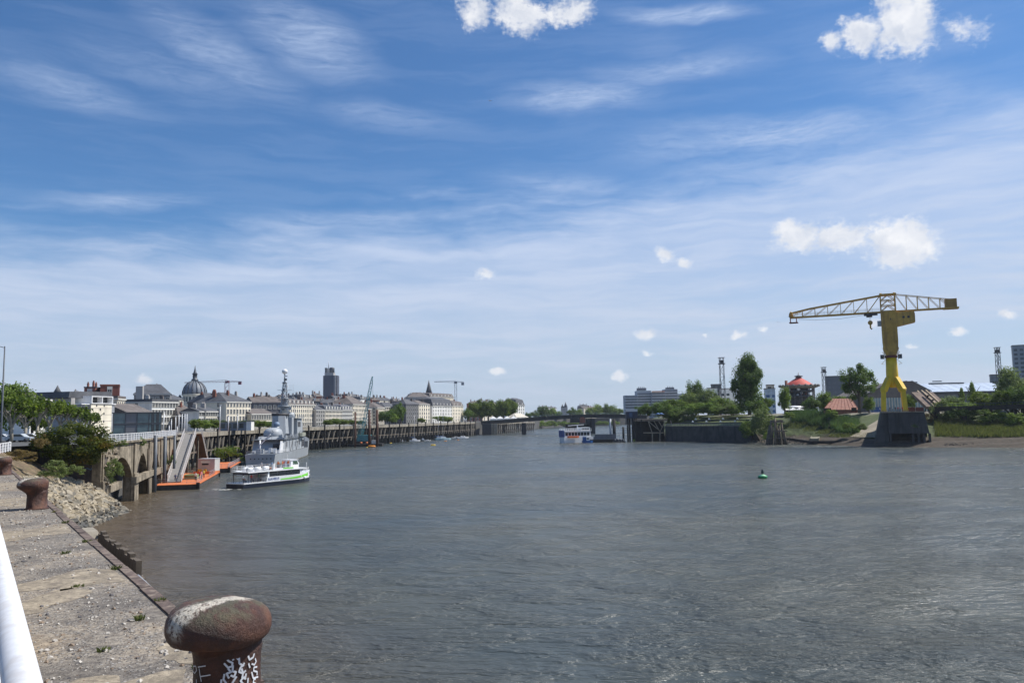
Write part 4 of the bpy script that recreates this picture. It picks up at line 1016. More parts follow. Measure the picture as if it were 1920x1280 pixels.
# ================================================================== ferry
def ferry():
    S = Vector((-53.4, 154.5, 0)); B = Vector((-43.4, 171.5, 0)); ang = math.atan2(B.y - S.y, B.x - S.x)
    T = thing('ferry', 'white river ferry with a navy hull, green flash and people on both decks', 'ferry', S, ang)
    L = 22.6; hw = 2.8; T.scale = (.87, .87, .93)
    def hull(z0, z1, o0, o1, m, name, x0=0.0, cap=False, xe=1.0, bulge=0.0):
        n = 16; vs = []
        for z, oo, ext in ((z0, o0, -.9), (z1, o1, 0)):
            for i in range(n + 1):
                x = x0 + (L + ext - x0) * i / n; t = max(0, (x / L - .62) / .38); w = (hw + oo) * (1 - t ** 2.0 * .97)
                zz = z + (0.55 * t * t if z > 1.0 else 0); vs.append((x, -w, zz))
            for i in range(n, -1, -1):
                x = x0 + (L + ext - x0) * i / n; t = max(0, (x / L - .62) / .38); w = (hw + oo) * (1 - t ** 2.0 * .97)
                zz = z + (0.55 * t * t if z > 1.0 else 0); vs.append((x, w, zz))
        k = 2 * (n + 1); fs = [(i, (i + 1) % k, k + (i + 1) % k, k + i) for i in range(k)]
        fs += [(i, k - 1 - i, k - 2 - i, i + 1) for i in range(n)] + [(k + i, k + i + 1, 2 * k - 2 - i, 2 * k - 1 - i) for i in range(n)]
        return MB().add(vs, fs).build(name, m, T)
    navy = mat('navy_hull', (.018, .025, .045), .3, .1, .5); wh = mat('ferry_white', (.80, .81, .82), .3, .04, .5, stain=(.6, .6, .58), sfac=.25); gr = mat('ferry_green', (.18, .62, .06), .4, .05, 1)
    hull(-.6, .85, -.25, .0, navy, 'hull'); hull(.853, 1.05, .05, .08, wh, 'rubbing_strake')
    up = hull(1.053, 1.95, .0, .08, wh, 'bulwark', 6.6)
    # green flash along the side, rising to the bow
    for sg in (-1, 1):
        g = MB(); pr = []
        for i in range(13):
            x = 10.6 + (L - 1.5 - 10.6) * i / 12; t = max(0, (x / L - .62) / .38); w = (hw + .10) * (1 - t ** 2.0 * .97) + .015; pr.append((x, sg * w, t))
        vs = [(x, y, 1.12 + .33 * t * t) for x, y, t in pr] + [(x, y, 1.35 + (i / 12) * .35 + .45 * t * t) for i, (x, y, t) in enumerate(pr)]; n = 13
        fs = [(i, i + 1, n + i + 1, n + i) for i in range(n - 1)]; g.add(vs, fs); g.build('green_flash', gr, T)
    # main deck cabin
    MB().b(7.2, 17.6, -2.45, 2.45, 1.2, 3.05).build('cabin', wh, T)
    gl = glassmat('ferry_glass', (.012, .016, .022), .06)
    for sg in (-1, 1):
        for i in range(4): MB().b(7.6 + i * 2.35 + .06, 7.6 + (i + 1) * 2.35 - .02, sg * 2.46, sg * 2.52, 1.75, 2.98).build('window', gl, T)
    MB().b(17.62, 17.7, -1.9, 1.9, 1.9, 2.9).build('window', gl, T)
    MB().b(.1, 7.1, -2.6, 2.6, .86, .98).build('aft_deck', mat('grey_deck', (.2, .2, .21)), T)
    # upper deck slab and bulwark
    MB().side([(1.4, 3.06), (18.6, 3.06), (18.9, 3.18), (18.6, 3.30), (1.1, 3.30)], -2.75, 2.75).build('upper_deck', wh, T)
    MB().b(1.6, 7.2, -2.5, 2.5, 2.7, 3.058).build('canopy_beam', navy, T)
    for sg in (-1, 1):
        MB().b(8.5, 15.0, sg * 2.6, sg * 2.7, 3.3, 3.62).build('coaming', wh, T); MB().b(11.5, 14.6, sg * 2.71, sg * 2.73, 3.34, 3.62).build('coaming_flash', gr, T)
    rail_run(T, [(1.4, -2.6, 3.3), (15, -2.6, 3.3)], 1.0, M_WPAINT, 'railing', 1.3, .04); rail_run(T, [(15, 2.6, 3.3), (1.4, 2.6, 3.3), (1.4, -2.6, 3.3)], 1.0, M_WPAINT, 'railing', 1.3, .04)
    rail_run(T, [(.2, 2.5, .98), (.2, -2.5, .98), (7, -2.6, .98)], .95, M_STEELD, 'railing', 1.1, .04)
    rail_run(T, [(17.8, -2.0, 2.1), (20.5, -1.1, 2.4), (22.2, -.1, 2.6)], .55, M_WPAINT, 'bow_rail', 1.0, .04)
    # posts of the aft canopy
    for x in (1.7, 4.4):
        for sg in (-1, 1): MB().b(x - .06, x + .06, sg * 2.4 - .06, sg * 2.4 + .06, .98, 2.7).build('canopy_post', navy, T)
    # wheelhouse
    w = MB().side([(14.9, 3.3), (17.4, 3.3), (17.7, 4.2), (17.0, 5.0), (15.1, 5.0)], -1.5, 1.5).build('wheelhouse', wh, T)
    for sg in (-1, 1): MB().side([(15.7, 4.05), (17.45, 4.05), (16.95, 4.8), (15.7, 4.8)], sg * 1.505, sg * 1.53).build('window', mat('green_tint_glass', (.05, .09, .06), .1), w)
    MB().b(14.7, 17.3, -1.65, 1.65, 5.0, 5.12).build('roof', wh, w)
    MB().tube([(21.6, 0, 2.4), (21.6, 0, 4.2)], .05, 6).build('jack_staff', M_WPAINT, T); MB().tube([(15.4, 0, 5.1), (15.4, 0, 6.3)], .04, 6).build('mast', M_WPAINT, T)
    MB().sphere((18.9, -2.15, 1.0), .36, 10, 6).build('fender_ball', M_WPAINT, T)
    # liferaft capsules and lockers aft on the upper deck
    for i, (x, y) in enumerate(((2.4, -1.9), (4.8, -1.8), (3.6, .8), (7.2, -1.7))):
        MB().tube([(x - .7, y, 3.75), (x + .7, y, 3.75)], [.42, .42], 12).build('liferaft_canister', wh, T)
    MB().b(8.7, 9.2, -2.6, -2.2, 3.3, 4.6).build('locker', wh, T)
    for i in range(3):
        MB().b(9.8 + i * 1.5, 10.3 + i * 1.5, -1.9, 1.9, 3.31, 3.75).build('bench', M_ORANGE if i == 0 else M_GPAINT, T)
    # name on the side
    cu = bpy.data.curves.new('txt', 'FONT'); cu.body = 'NAVIBUS'; cu.size = .82; cu.extrude = .008; o = bpy.data.objects.new('txt', cu); COL.objects.link(o)
    dg = bpy.context.evaluated_depsgraph_get(); dg.update(); tm = bpy.data.meshes.new_from_object(o.evaluated_get(dg)); bpy.data.objects.remove(o); tm.name = 'lettering'
    tm.materials.clear(); tm.materials.append(mat('blue_lettering', (.03, .08, .28), .5)); o = meshobj('lettering', tm, T); o.rotation_euler = (R(90), 0, 0); o.location = (6.9, -2.9, 1.18)
    cols = list(SH_COL)
    where = ['at the stern rail', 'beside the stern rail', 'under the canopy edge', 'by the first canopy post', 'in the middle of the aft deck', 'by the second canopy post', 'near the cabin door']
    for i in range(9):
        c = cols[(i * 3 + 1) % 10]; x = .8 + i * .72; y = -1.9 + (i % 3) * .75
        person(c, 'stand' if i % 3 == 0 else 'sit', on(T, (x, y, .98)), ang + 1.57 * (i % 2) + .4, f'person in a {c} top on the ferry aft deck, {["first", "second", "third", "fourth", "fifth", "sixth", "seventh", "eighth", "ninth"][i]} from stern', 'people on the ferry')
    for i, (x, c) in enumerate([(5.9, 'grey'), (8.0, 'black'), (9.0, 'light blue'), (9.9, 'red'), (10.8, 'orange'), (11.5, 'black'), (12.2, 'orange'), (13.1, 'red'), (13.9, 'orange')]):
        person(c, 'stand' if i in (0, 2, 4, 6, 7, 8) else 'sit', on(T, (x, -1.8 + .5 * (i % 2), 3.3)), ang + .6 * i, f'person in a {c} top on the ferry upper deck, {["first", "second", "third", "fourth", "fifth", "sixth", "seventh", "eighth", "ninth"][i]} from stern', 'people on the ferry')
ferry()
# foam wake
g = MB(); q = random.Random(4)
for i in range(26):
    x = -55.0 + q.gauss(-.5, 1.6); y = 153.0 + q.gauss(-.8, 1.0); r = q.uniform(.12, .5)
    g.add([(x + r * 1.6 * math.cos(a) * q.uniform(.6, 1), y + r * .5 * math.sin(a), .012) for a in [k * 1.047 for k in range(6)]], [(0, 1, 2, 3, 4, 5)])
tag(g.build('foam', mat('foam', (.6, .6, .56), .7, .1, 2)), 'patch of pale foam astern of the ferry', 'foam', kind='stuff')
# ================================================================== warship
def warship():
    S = Vector((-73.0, 232, 0)); B = Vector((-84.4, 326, 0)); L = (B - S).length; ang = math.atan2(B.y - S.y, B.x - S.x)
    T = thing('warship', 'old grey destroyer with a tall lattice mast and round gun house beside the timber wharf', 'warship', S, ang)
    T.scale = (1, .94, .84); G = M_GPAINT; GD = mat('dark_deck_grey', (.13, .14, .15), .7, .1, .5)
    n = 40; rows = []
    def width(u): 
        if u < .55: return 6.3 * (0.72 + .28 * min(1, u / .25))
        return 6.3 * (1 - ((u - .55) / .45) ** 1.9)
    def deck(u): return 3.9 + (0 if u < .30 else 0) + (2.6 if u > .62 else 0) + (1.2 * max(0, (u - .62) / .38) ** 1.5)
    stn = [(0, -1), (0.0, 1)]
    vs = []; us = [i / n for i in range(n + 1)] ; us = sorted(us + [.6195])
    lv = [(-1.5, .78), (0.35, .90), (None, 1.0)]
    for u in us:
        for sg in (-1, 1):
            for z, k in lv:
                zz = deck(u) if z is None else z; w = width(u) * k; xx = L * u - (0 if z is None else (L * .028) * max(0, (u - .8) / .2) * (1 - (zz + 1.5) / 9))
                vs.append((xx, sg * max(w, .08), zz))
    fs = []; ms = []
    for i in range(len(us) - 1):
        a = i * 6; b = a + 6
        fs += [(a, b, b + 1, a + 1), (a + 1, b + 1, b + 2, a + 2), (a + 4, b + 4, b + 3, a + 3), (a + 5, b + 5, b + 4, a + 4), (a + 2, b + 2, b + 5, a + 5)]
        ms += [1, 0, 1, 0, 2]
    fs.append((0, 1, 2, 5, 4, 3)); ms.append(0)
    m = MB(); m.add(vs, fs); m.mi = ms
    m.build('hull', [G, mat('boot_topping', (.30, .27, .20), .8, .15, .4), GD], T)
    # aft superstructure deckhouse
    X = lambda f: L * f
    MB().side([(X(.12), 3.9), (X(.60), 3.9), (X(.60), 8.4), (X(.155), 8.4)], -4.9, 4.9).build('deckhouse', G, T)
    for i in range(7): 
        x = X(.17) + i * 7.0; MB().b(x, x + .12, -5.1, -4.9, 4.0, 8.3).build('stiffener', G, T)
    MB().b(X(.13), X(.60), -5.3, 5.3, 8.38, 8.56).build('boat_deck', GD, T)
    rail_run(T, [(X(.135), 5.2, 8.56), (X(.135), -5.2, 8.56), (X(.60), -5.2, 8.56)], 1.1, G, 'railing', 2.0, .07)
    rail_run(T, [(1, 4.2, 3.9), (1, -4.2, 3.9), (X(.2), -5.8, 3.9)], 1.1, M_WPAINT, 'railing', 2.0, .07)
    # inclined supports on the side
    for x0, x1 in ((X(.26), X(.32)), (X(.40), X(.46))): MB().bar((x0, -5.05, 4.0), (x1, -5.05, 8.2), .3).build('brace', GD, T)
    # round gun house aft
    gh = MB().lathe([(3.0, 0), (3.15, .5), (3.0, 1.7), (2.4, 2.6), (1.3, 3.1), (.02, 3.2)], (X(.22), 0, 9.58), 14).build('gun_house', G, T)
    gh2 = MB().tube([(X(.22) - 2, -.6, 11.0), (X(.22) - 6, -.8, 11.9)], .14, 8).build('gun_barrel', G, gh); 
    MB().lathe([(1.0, 0), (.8, 1.1)], (X(.29), 0, 8.6 + 3.4), 10).build('director_base', G, T)
    MB().lathe([(1.9, 0), (1.6, 3.4)], (X(.29), 0, 8.56), 10).build('pedestal', G, T)
    MB().sphere((X(.29), 0, 13.9), 1.05, 16, 10).build('radome', mat('radome_blue', (.16, .22, .31), .5, .05, 1), T)
    # two funnels / tower blocks
    MB().prism([(X(.36) - 3.6, -2.6), (X(.36) + 3.0, -2.6), (X(.36) + 4, 0), (X(.36) + 3, 2.6), (X(.36) - 3.6, 2.6), (X(.36) - 4.6, 0)], 8.56, 17.2, k=.82).build('funnel', G, T)
    MB().lathe([(3.0, 0), (3.1, 1.0)], (X(.36), 0, 17.2), 16).build('funnel_cap', M_IRON, T)
    MB().b(X(.425), X(.47), -3.0, 3.0, 8.56, 16.6).build('mast_house', G, T)
    # bridge block forward with windows
    MB().side([(X(.49), 8.56), (X(.63), 8.56), (X(.625), 13.6), (X(.60), 16.2), (X(.49), 16.2)], -4.0, 4.0).build('bridge', G, T)
    MB().b(X(.50), X(.57), -4.04, -4.0, 12.7, 14.8).build('opening', M_IRON, T)
    MB().b(X(.475), X(.635), -4.6, 4.6, 16.2, 16.4).build('bridge_deck', G, T)
    rail_run(T, [(X(.475), -4.5, 16.4), (X(.63), -4.5, 16.4)], 1.1, G, 'railing', 2, .08)
    MB().lathe([(1.4, 0), (1.2, 2.4)], (X(.6), 0, 16.4), 12).build('director', G, T)
    MB().b(X(.66), X(.76), -2.0, 2.0, deck(.7) - .1, deck(.7) + 2.2).build('forward_house', G, T)
    # lifeboat and davit
    MB().prism([(X(.50) - 4, -5.0), (X(.50) + 4, -5.0), (X(.50) + 5, -5.6), (X(.50) + 4, -6.3), (X(.50) - 4, -6.3), (X(.50) - 4.6, -5.6)], 8.9, 10.3, k=1.06).build('lifeboat', mat('olive_cover', (.30, .31, .25), .8), T)
    for x in (X(.50) - 3, X(.50) + 3): MB().tube([(x, -4.8, 8.56), (x, -5.2, 10.8), (x, -6.0, 11.4)], .13, 6).build('davit', G, T)
    # hull-side openings amidships
    MB().b(X(.535), X(.60), -5.0, -4.94, 4.6, 7.4).build('opening', M_IRON, T)
    # main mast: lattice with platforms and radome
    xm = X(.447); m = MB(); zb, zt = 16.6, 35.8 - 5
    for z0, z1 in [(zb + i * 1.6, zb + (i + 1) * 1.6) for i in range(9)]:
        def rr_(z): return 1.35 - .9 * (z - zb) / 15
        c0 = [(xm + rr_(z0) * a, rr_(z0) * b, z0) for a, b in ((1, 1), (1, -1), (-1, -1), (-1, 1))]; c1 = [(xm + rr_(z1) * a, rr_(z1) * b, z1) for a, b in ((1, 1), (1, -1), (-1, -1), (-1, 1))]
        for k in range(4): m.bar(c0[k], c1[k], .22); m.bar(c0[k], c1[(k + 1) % 4], .13); m.bar(c1[k], c1[(k + 1) % 4], .13)
    m.build('lattice_mast', G, T)
    m = MB(); m.tube([(xm, 0, 30.8), (xm, 0, 34.6)], [.35, .22], 8); 
    m.build('topmast', G, T)
    for z, r in ((17.6, 3.1), (21, 1.9), (24.2, 1.5), (27.2, 1.2), (30.6, 1.0)): MB().lathe([(r, 0), (r, .3)], (xm, 0, z), 12).build('mast_platform', G, T)
    MB().bar((xm, -3.4, 22.6), (xm, 2.6, 22.6), .16).build('yard', G, T); MB().bar((xm, -2.6, 27.8), (xm, 2.6, 27.8), .13).build('yard', G, T)
    MB().bar((xm - .8, -2.6, 20.2), (xm + .2, 2.4, 21.4), .3, 1.3).build('radar_antenna', G, T)
    MB().sphere((xm, 0, 35.3), 1.05, 14, 8).build('mast_radome', M_WPAINT, T)
    for y in (-3.2, -2.6, -1.9): MB().tube([(xm, y, 22.6), (xm, y, 30.0)], .035, 4).build('whip_antenna', G, T)
    q = random.Random(77)
    for i in range(12):
        z = 18.5 + i * 1.35; a = q.uniform(0, 6.28); r = 1.5 - i * .07
        MB().box((xm + r * math.cos(a), r * math.sin(a) - .3, z), (q.uniform(.5, 1.1), q.uniform(.5, 1.3), q.uniform(.4, .9))).build('mast_fitting', [G, GD, M_WPAINT][i % 3], T)
    for i in range(34):
        f = q.uniform(.16, .62); y = q.choice((-4.2, -3.4, -2.6, 3.2)); h = q.uniform(.6, 2.0)
        MB().box((X(f), y, 8.57 + h / 2), (q.uniform(.6, 2.4), q.uniform(.5, 1.2), h)).build('deck_fitting', [G, GD, G, M_GPAINT][i % 4], T)
    for i in range(12):
        f = q.uniform(.02, .13); y = q.uniform(-4, 4); h = q.uniform(.5, 1.9)
        MB().box((X(f), y, 3.9 + h / 2), (q.uniform(.5, 1.6), q.uniform(.5, 1.2), h)).build('deck_fitting', [GD, G, M_WPAINT][i % 3], T)
    for i, (f, z, w, h) in enumerate(((.19, 6.6, 1.0, 1.9), (.245, 6.4, .8, 1.8), (.30, 7.0, 2.4, .8), (.37, 6.2, .9, 1.9), (.415, 6.9, 1.6, .8), (.48, 6.4, 1.0, 1.8))):
        MB().b(X(f), X(f) + w, -4.96, -4.9, z - h / 2, z + h / 2).build('doorway', M_IRON, T)
    for i in range(6): MB().b(-.06, -.01, -3.4 + i * 1.2, -3.0 + i * 1.2, 2.2, 2.6).build('port', M_IRON, T)
    MB().b(X(.12) + .9, X(.12) + 1.0, -4.0, -1.5, 4.2, 7.0).build('stern_door', M_IRON, T)
    MB().side([(X(.17), 8.58), (X(.27), 8.58), (X(.25), 9.6), (X(.19), 9.6)], -4.0, 4.0).build('gun_platform', G, T)
    # foremast whip
    MB().tube([(X(.56), -2, 16.4), (X(.56), -2, 23)], .09, 5).build('whip_antenna', G, T)
    # stern crane boom and white helicopter-deck gear
    MB().tube([(X(.05), 1, 3.9), (X(.05), 1, 8.6)], .25, 8).build('stern_post', M_WPAINT, T)
    MB().bar((X(.05), 1, 7.0), (X(.05) - 1.5, -2.4, 10.6), .3).build('stern_boom', M_WPAINT, T)
    MB().side([(X(.085), 3.9), (X(.14), 3.9), (X(.155), 8.0), (X(.11), 8.0)], -4.6, -4.2).build('stern_screen', M_WPAINT, T)
    # writing-like pennant number side plates are not legible in the photo and stay plain
    return T
warship()
# small white launch between ferry and warship (white boat with canopy beside the pontoon)
def launch(label, px, d, w_px, ang=.9, cabin=True):
    c = AT(px, 860, d); L = w_px * d / FPX; T = thing('motor_boat', label, 'boat', (c.x, d, 0), ang)
    h = L * .09
    o = [(-L / 2, -.16 * L), (L * .15, -.16 * L), (L * .36, -.09 * L), (L / 2, 0), (L * .36, .09 * L), (L * .15, .16 * L), (-L / 2, .16 * L)]
    MB().prism([(x * .96, y * .8) for x, y in o], -.2, .02).prism(o, .02, h, k=1.05).build('hull', M_WPAINT, T)
    if cabin:
        MB().side([(-L * .15, h), (L * .22, h), (L * .12, h * 2.1), (-L * .12, h * 2.1)], -.1 * L, .1 * L).build('cabin', M_WPAINT, T)
        for sg in (-1, 1): MB().b(-L * .10, L * .10, sg * .101 * L, sg * .104 * L, h * 1.3, h * 1.85).build('window', M_PANE, T)
    return T
launch('white motor launch beyond the ferry stern beside the warship', 468, 194, 44, .25).scale = (1, 1, 2.0)
# ================================================================== timber pile wharf along the north quay
WH = [(-78.8, 182.5), (-87, 218), (-92, 257), (-90.5, 338), (-64.5, 440), (-42.5, 535), (-28.5, 603)]
def path_pts(pl, step):
    out = []; acc = 0
    for (ax, ay), (bx, by) in zip(pl, pl[1:]):
        L = math.hypot(bx - ax, by - ay); t = -acc + step if acc else 0
        t = (step - acc) % step if out else 0
        while t <= L:
            out.append((ax + (bx - ax) * t / L, ay + (by - ay) * t / L, math.atan2(by - ay, bx - ax))); t += step
        acc = (L - (t - step))
    return out
def pile_wharf():
    T = thing('pile_wharf', 'long dark timber and concrete wharf on piles with slanting braces along the north quay', 'wharf', (*WH[0], 0))
    g = MB(); g2 = MB()
    for (ax, ay), (bx, by) in zip(WH, WH[1:]):
        g.bar((ax, ay, 9.25), (bx, by, 9.25), 0.7, 1.3)
        n = Vector((-(by - ay), bx - ax, 0)).normalized()
        g2.prism([(ax, ay), (bx, by), (bx + n.x * 6.6, by + n.y * 6.6), (ax + n.x * 6.6, ay + n.y * 6.6)], 9.3, 9.9)
    g.build('edge_beam', M_CONC, T, True); g2.build('deck', M_CONC, T, True)
    g = MB()
    for (ax, ay), (bx, by) in zip(WH, WH[1:]):
        g.bar((ax, ay, 4.6), (bx, by, 4.6), 0.35, 0.45)
    g.build('waling', M_TIMBER, T, True)
    pil = brc = fen = None; k = 0
    pale = mat('grey_bleached_timber', (0.19, 0.17, 0.14), .9, .3, .8)
    for x, y, a in path_pts(WH, 4.85):
        n = Vector((-math.sin(a), math.cos(a), 0)); base = Vector(T.location)
        if pil is None:
            m = MB(); m.tube([(0, .5, -3), (0, .5, 8.7)], .30, 7); m.tube([(0, 4.0, -3), (0, 4.0, 8.7)], .30, 7); pil = m.build('pile', M_TIMBERD, T)
            m = MB(); m.bar((-1.9, -.1, 3.0), (1.9, .1, 8.8), .34); brc = m.build('brace', pale, T)
            m = MB(); m.bar((0, -.45, -2), (0, -.45, 10.8), .62, .5); fen = m.build('fender_pile', M_TIMBERD, T)
            ps, bs, f = pil, brc, fen
        else: ps = dup(pil, T); bs = dup(brc, T); f = None
        for o in (ps, bs): o.location = Vector((x, y, 0)) - base; o.rotation_euler = (0, 0, a)
        if k % 3 == 1 and y > 240:
            f = f or dup(fen, T); f.location = Vector((x, y, 0)) - base; f.rotation_euler = (0, 0, a)
        elif f is not None and f is fen: f.location = Vector((x, y, 0)) - base; f.rotation_euler = (0, 0, a)
        k += 1
pile_wharf()
# green slope and dark bank behind the piles near the pontoon
for i, (px, py, w, h, d) in enumerate([(425, 855, 60, 26, 236), (470, 862, 50, 20, 250), (345, 868, 24, 22, 196)]):
    c = AT(px, py, d); k = FPX / d; o = meshobj('creeper', crown('foliage', L_MID, 1500, .05, 60 + i, 'bush', 18, .3, .3))
    o.location = (c.x, d, c.z - 1); o.scale = (w / k, 3, h / k * 1.3); tag(o, ['green growth on the old piles left of the warship', 'green growth on the piles hidden behind the warship stern', 'green growth under the second gangway'][i], 'creeper')
# flood light masts and flagpoles on the wharf behind the warship
for i, (px, top, d) in enumerate([(412, 760, 232), (428, 780, 240), (445, 778, 246)]):
    c = AT(px, 815, d); zt = AT(px, top, d).z
    m = MB(); m.tube([(0, 0, 0), (0, 0, zt - 9.9)], [.14, .10], 8); m.box((0, 0, zt - 9.8), (.5, .3, .2)); o = m.build('lamp_post', M_WPAINT); o.location = (c.x, d, 9.9)
    tag(o, ['tallest white lamp post on the wharf left of the warship', 'middle white lamp post on the wharf left of the warship', 'white lamp post nearest the warship gun house'][i], 'lamp post', 'white lamp posts on the wharf')
c = AT(442, 810, 262); T = thing('kiosk', 'small grey kiosk with a white end on the wharf behind the warship', 'kiosk', (c.x, 262, 9.9))
MB().b(-5, 3.4, 0, 3, 0, 2.9).build('wall', mat('kiosk_grey', (.16, .18, .21), .6), T); MB().b(3.42, 5, 0, 3, 0, 3.0).build('end_wall', M_WHITEW, T)
for x in (-4.2, -2.2, -.2, 1.8): MB().b(x - .7, x + .7, -.03, 0, .8, 2.3).build('window', M_PANE, T)
MB().b(-5.3, 5.2, -.4, 3.3, 2.92 + .1, 3.2).build('roof', M_STEELD, T)
# ================================================================== buildings
WIN = None
def window_proto():
    g = MB(); g.b(-.5, .5, -.05, .05, 0, 1, 0)
    for a in ((-.62, -.5, 0, 1), (.5, .62, 0, 1)): g.b(a[0], a[1], -.10, .02, a[2], a[3], 1)
    g.b(-.66, .66, -.12, .02, 1.0, 1.09, 1); g.b(-.72, .72, -.18, .02, -.07, -.0, 1)
    g.b(-.03, .03, -.07, -.045, 0, 1, 1)
    me = bpy.data.meshes.new('window')
    me.from_pydata(g.v, [], g.f); me.materials.append(M_PANE); me.materials.append(M_FRAME); me.polygons.foreach_set('material_index', g.mi)
    return me
WIN = window_proto()
_b = [0]
def building(label, px0, d0, px1, d1, eave, H=None, dep=14, rows=4, cols=8, wall=None, roof='hip', rise=3.5, rm=None, ch=2, z0=9.75, side=3, ww=1.15, wh=1.9, name='town_house', cat='building', group=None, cornice=True, gf=True):
    """facade runs from screen x px0 at distance d0 to px1 at d1; eave = y pixel of the eaves at the left end"""
    _b[0] += 1; q = random.Random(_b[0]); wall = wall or M_STONE2; rm = rm or M_SLATE
    if wall in (M_STONE, M_STONE2, M_WHITEW): d1 = max(d1, d0 + 1.5 * (px1 - px0) * d0 / FPX)
    A_ = AT(px0, 785, d0); B_ = AT(px1, 785, d1); zt = AT(px0, eave, d0).z; L = math.hypot(B_.x - A_.x, d1 - d0)
    T = thing(name, label, cat, (A_.x, d0, z0), math.atan2(d1 - d0, B_.x - A_.x), group); H = zt - z0
    MB().b(0, L, 0, dep, -1, H).build('wall', wall, T)
    if cornice:
        g = MB(); g.b(-.25, L + .25, -.35, -.002, H - .55, H - .1); g.b(-.35, -.002, -.35, dep, H - .55, H - .1); g.build('cornice', M_FRAME if wall not in (M_DARKW,) else M_DARKW, T)
    if rows > 2:
        g = MB(); fh = H / rows; g.b(0.02, L - .02, -.14, -.002, fh - .15, fh + .1); g.build('string_course', M_FRAME if wall is not M_DARKW else M_DARKW, T)
    e = .4; R0 = H - .05
    if roof == 'hip':
        i = min(dep * .45, L * .3); m = MB()
        m.add([(-e, -e, R0), (L + e, -e, R0), (L + e, dep + e, R0), (-e, dep + e, R0), (i, dep / 2, R0 + rise), (L - i, dep / 2, R0 + rise)], [(0, 1, 5, 4), (1, 2, 5), (2, 3, 4, 5), (3, 0, 4), (0, 3, 2, 1)]); R_ = m.build('roof', rm, T)
    elif roof == 'gable':
        m = MB(); m.add([(-e, -e, R0), (L + e, -e, R0), (L + e, dep + e, R0), (-e, dep + e, R0), (-e, dep / 2, R0 + rise), (L + e, dep / 2, R0 + rise)], [(0, 1, 5, 4), (2, 3, 4, 5), (3, 0, 4), (1, 2, 5), (0, 3, 2, 1)]); R_ = m.build('roof', rm, T)
    elif roof == 'front_gable':
        m = MB(); m.add([(-e, -e, R0), (L + e, -e, R0), (L + e, dep + e, R0), (-e, dep + e, R0), (L / 2, -e, R0 + rise), (L / 2, dep + e, R0 + rise)], [(0, 1, 4), (1, 2, 5, 4), (2, 3, 5), (3, 0, 4, 5), (0, 3, 2, 1)]); R_ = m.build('roof', rm, T)
    elif roof == 'mansard':
        m = MB(); i = 1.5; m.prism([(-e, -e), (L + e, -e), (L + e, dep + e), (-e, dep + e)], R0, R0 + .2)
        k = rise * .72
        m.add([(0, 0, R0 + .2), (L, 0, R0 + .2), (L, dep, R0 + .2), (0, dep, R0 + .2), (i * .6, i, R0 + k), (L - i * .6, i, R0 + k), (L - i * .6, dep - i, R0 + k), (i * .6, dep - i, R0 + k), (i * 3, dep / 2, R0 + rise), (L - i * 3, dep / 2, R0 + rise)],
              [(0, 1, 5, 4), (1, 2, 6, 5), (2, 3, 7, 6), (3, 0, 4, 7), (4, 5, 9, 8), (5, 6, 9), (6, 7, 8, 9), (7, 4, 8)]); R_ = m.build('roof', rm, T)
        nd = max(2, cols // 2)
        for j in range(nd):
            x = (j + .5) * L / nd; MB().b(x - .6, x + .6, .15, 1.6, R0 + .5, R0 + 2.0).build('dormer', M_FRAME, R_)
    else:
        R_ = MB().b(-.15, L + .15, -.15, dep + .15, H + .002, H + rise).build('roof', rm, T)
    for j in range(ch):
        x = (j + .5 + q.uniform(-.15, .15)) * L / ch; y = dep * q.uniform(.3, .6); w = q.uniform(.9, 1.9); hh = rise * .5 + q.uniform(.8, 1.9)
        c_ = MB().b(x - .3, x + .3, y - w / 2, y + w / 2, H, H + hh + .8); 
        for pz in range(3): c_.b(x - .15, x + .15, y - w * .35 + pz * w * .3, y - w * .35 + pz * w * .3 + .25, H + hh + .8, H + hh + 1.4)
        c_.build('chimney', M_BRICK if q.random() < .3 else [M_STONE3, M_SLATE2][j % 2], R_)
    fh = H / rows; first = None
    def win(x, y, z, rz, w_, h_):
        o = meshobj('window', WIN, T); o.location = (x, y, z); o.rotation_euler = (0, 0, rz); o.scale = (w_, 1, h_)
    n = 0
    for r_ in range(rows):
        hh = min(wh, fh * .66) * (0.8 if r_ == rows - 1 and rows > 3 else 1)
        for c_ in range(cols):
            if n >= 84: break
            win((c_ + .5) * L / cols, -.02, fh * r_ + fh * .22, 0, ww if r_ or not gf else ww * 1.3, hh if r_ or not gf else fh * .7); n += 1
    for r_ in range(rows):
        for c_ in range(side):
            if n >= 98: break
            win(-.02, (c_ + .5) * dep / side, fh * r_ + fh * .22, -math.pi / 2, ww, min(wh, fh * .66)); n += 1
    return T, L, H
# --- far left group
building('low white walled building with a dark roof behind the plane trees', 56, 300, 112, 300, 742, dep=12, rows=2, cols=5, wall=M_WHITEW, roof='hip', rise=1.8, rm=M_SLATE2, ch=1, side=0)
building('dark walled building with a red brick end behind the white modern block', 112, 310, 150, 312, 745, dep=12, rows=3, cols=4, wall=M_DARKW, roof='flat', rise=1.2, rm=M_BRICK, ch=1)
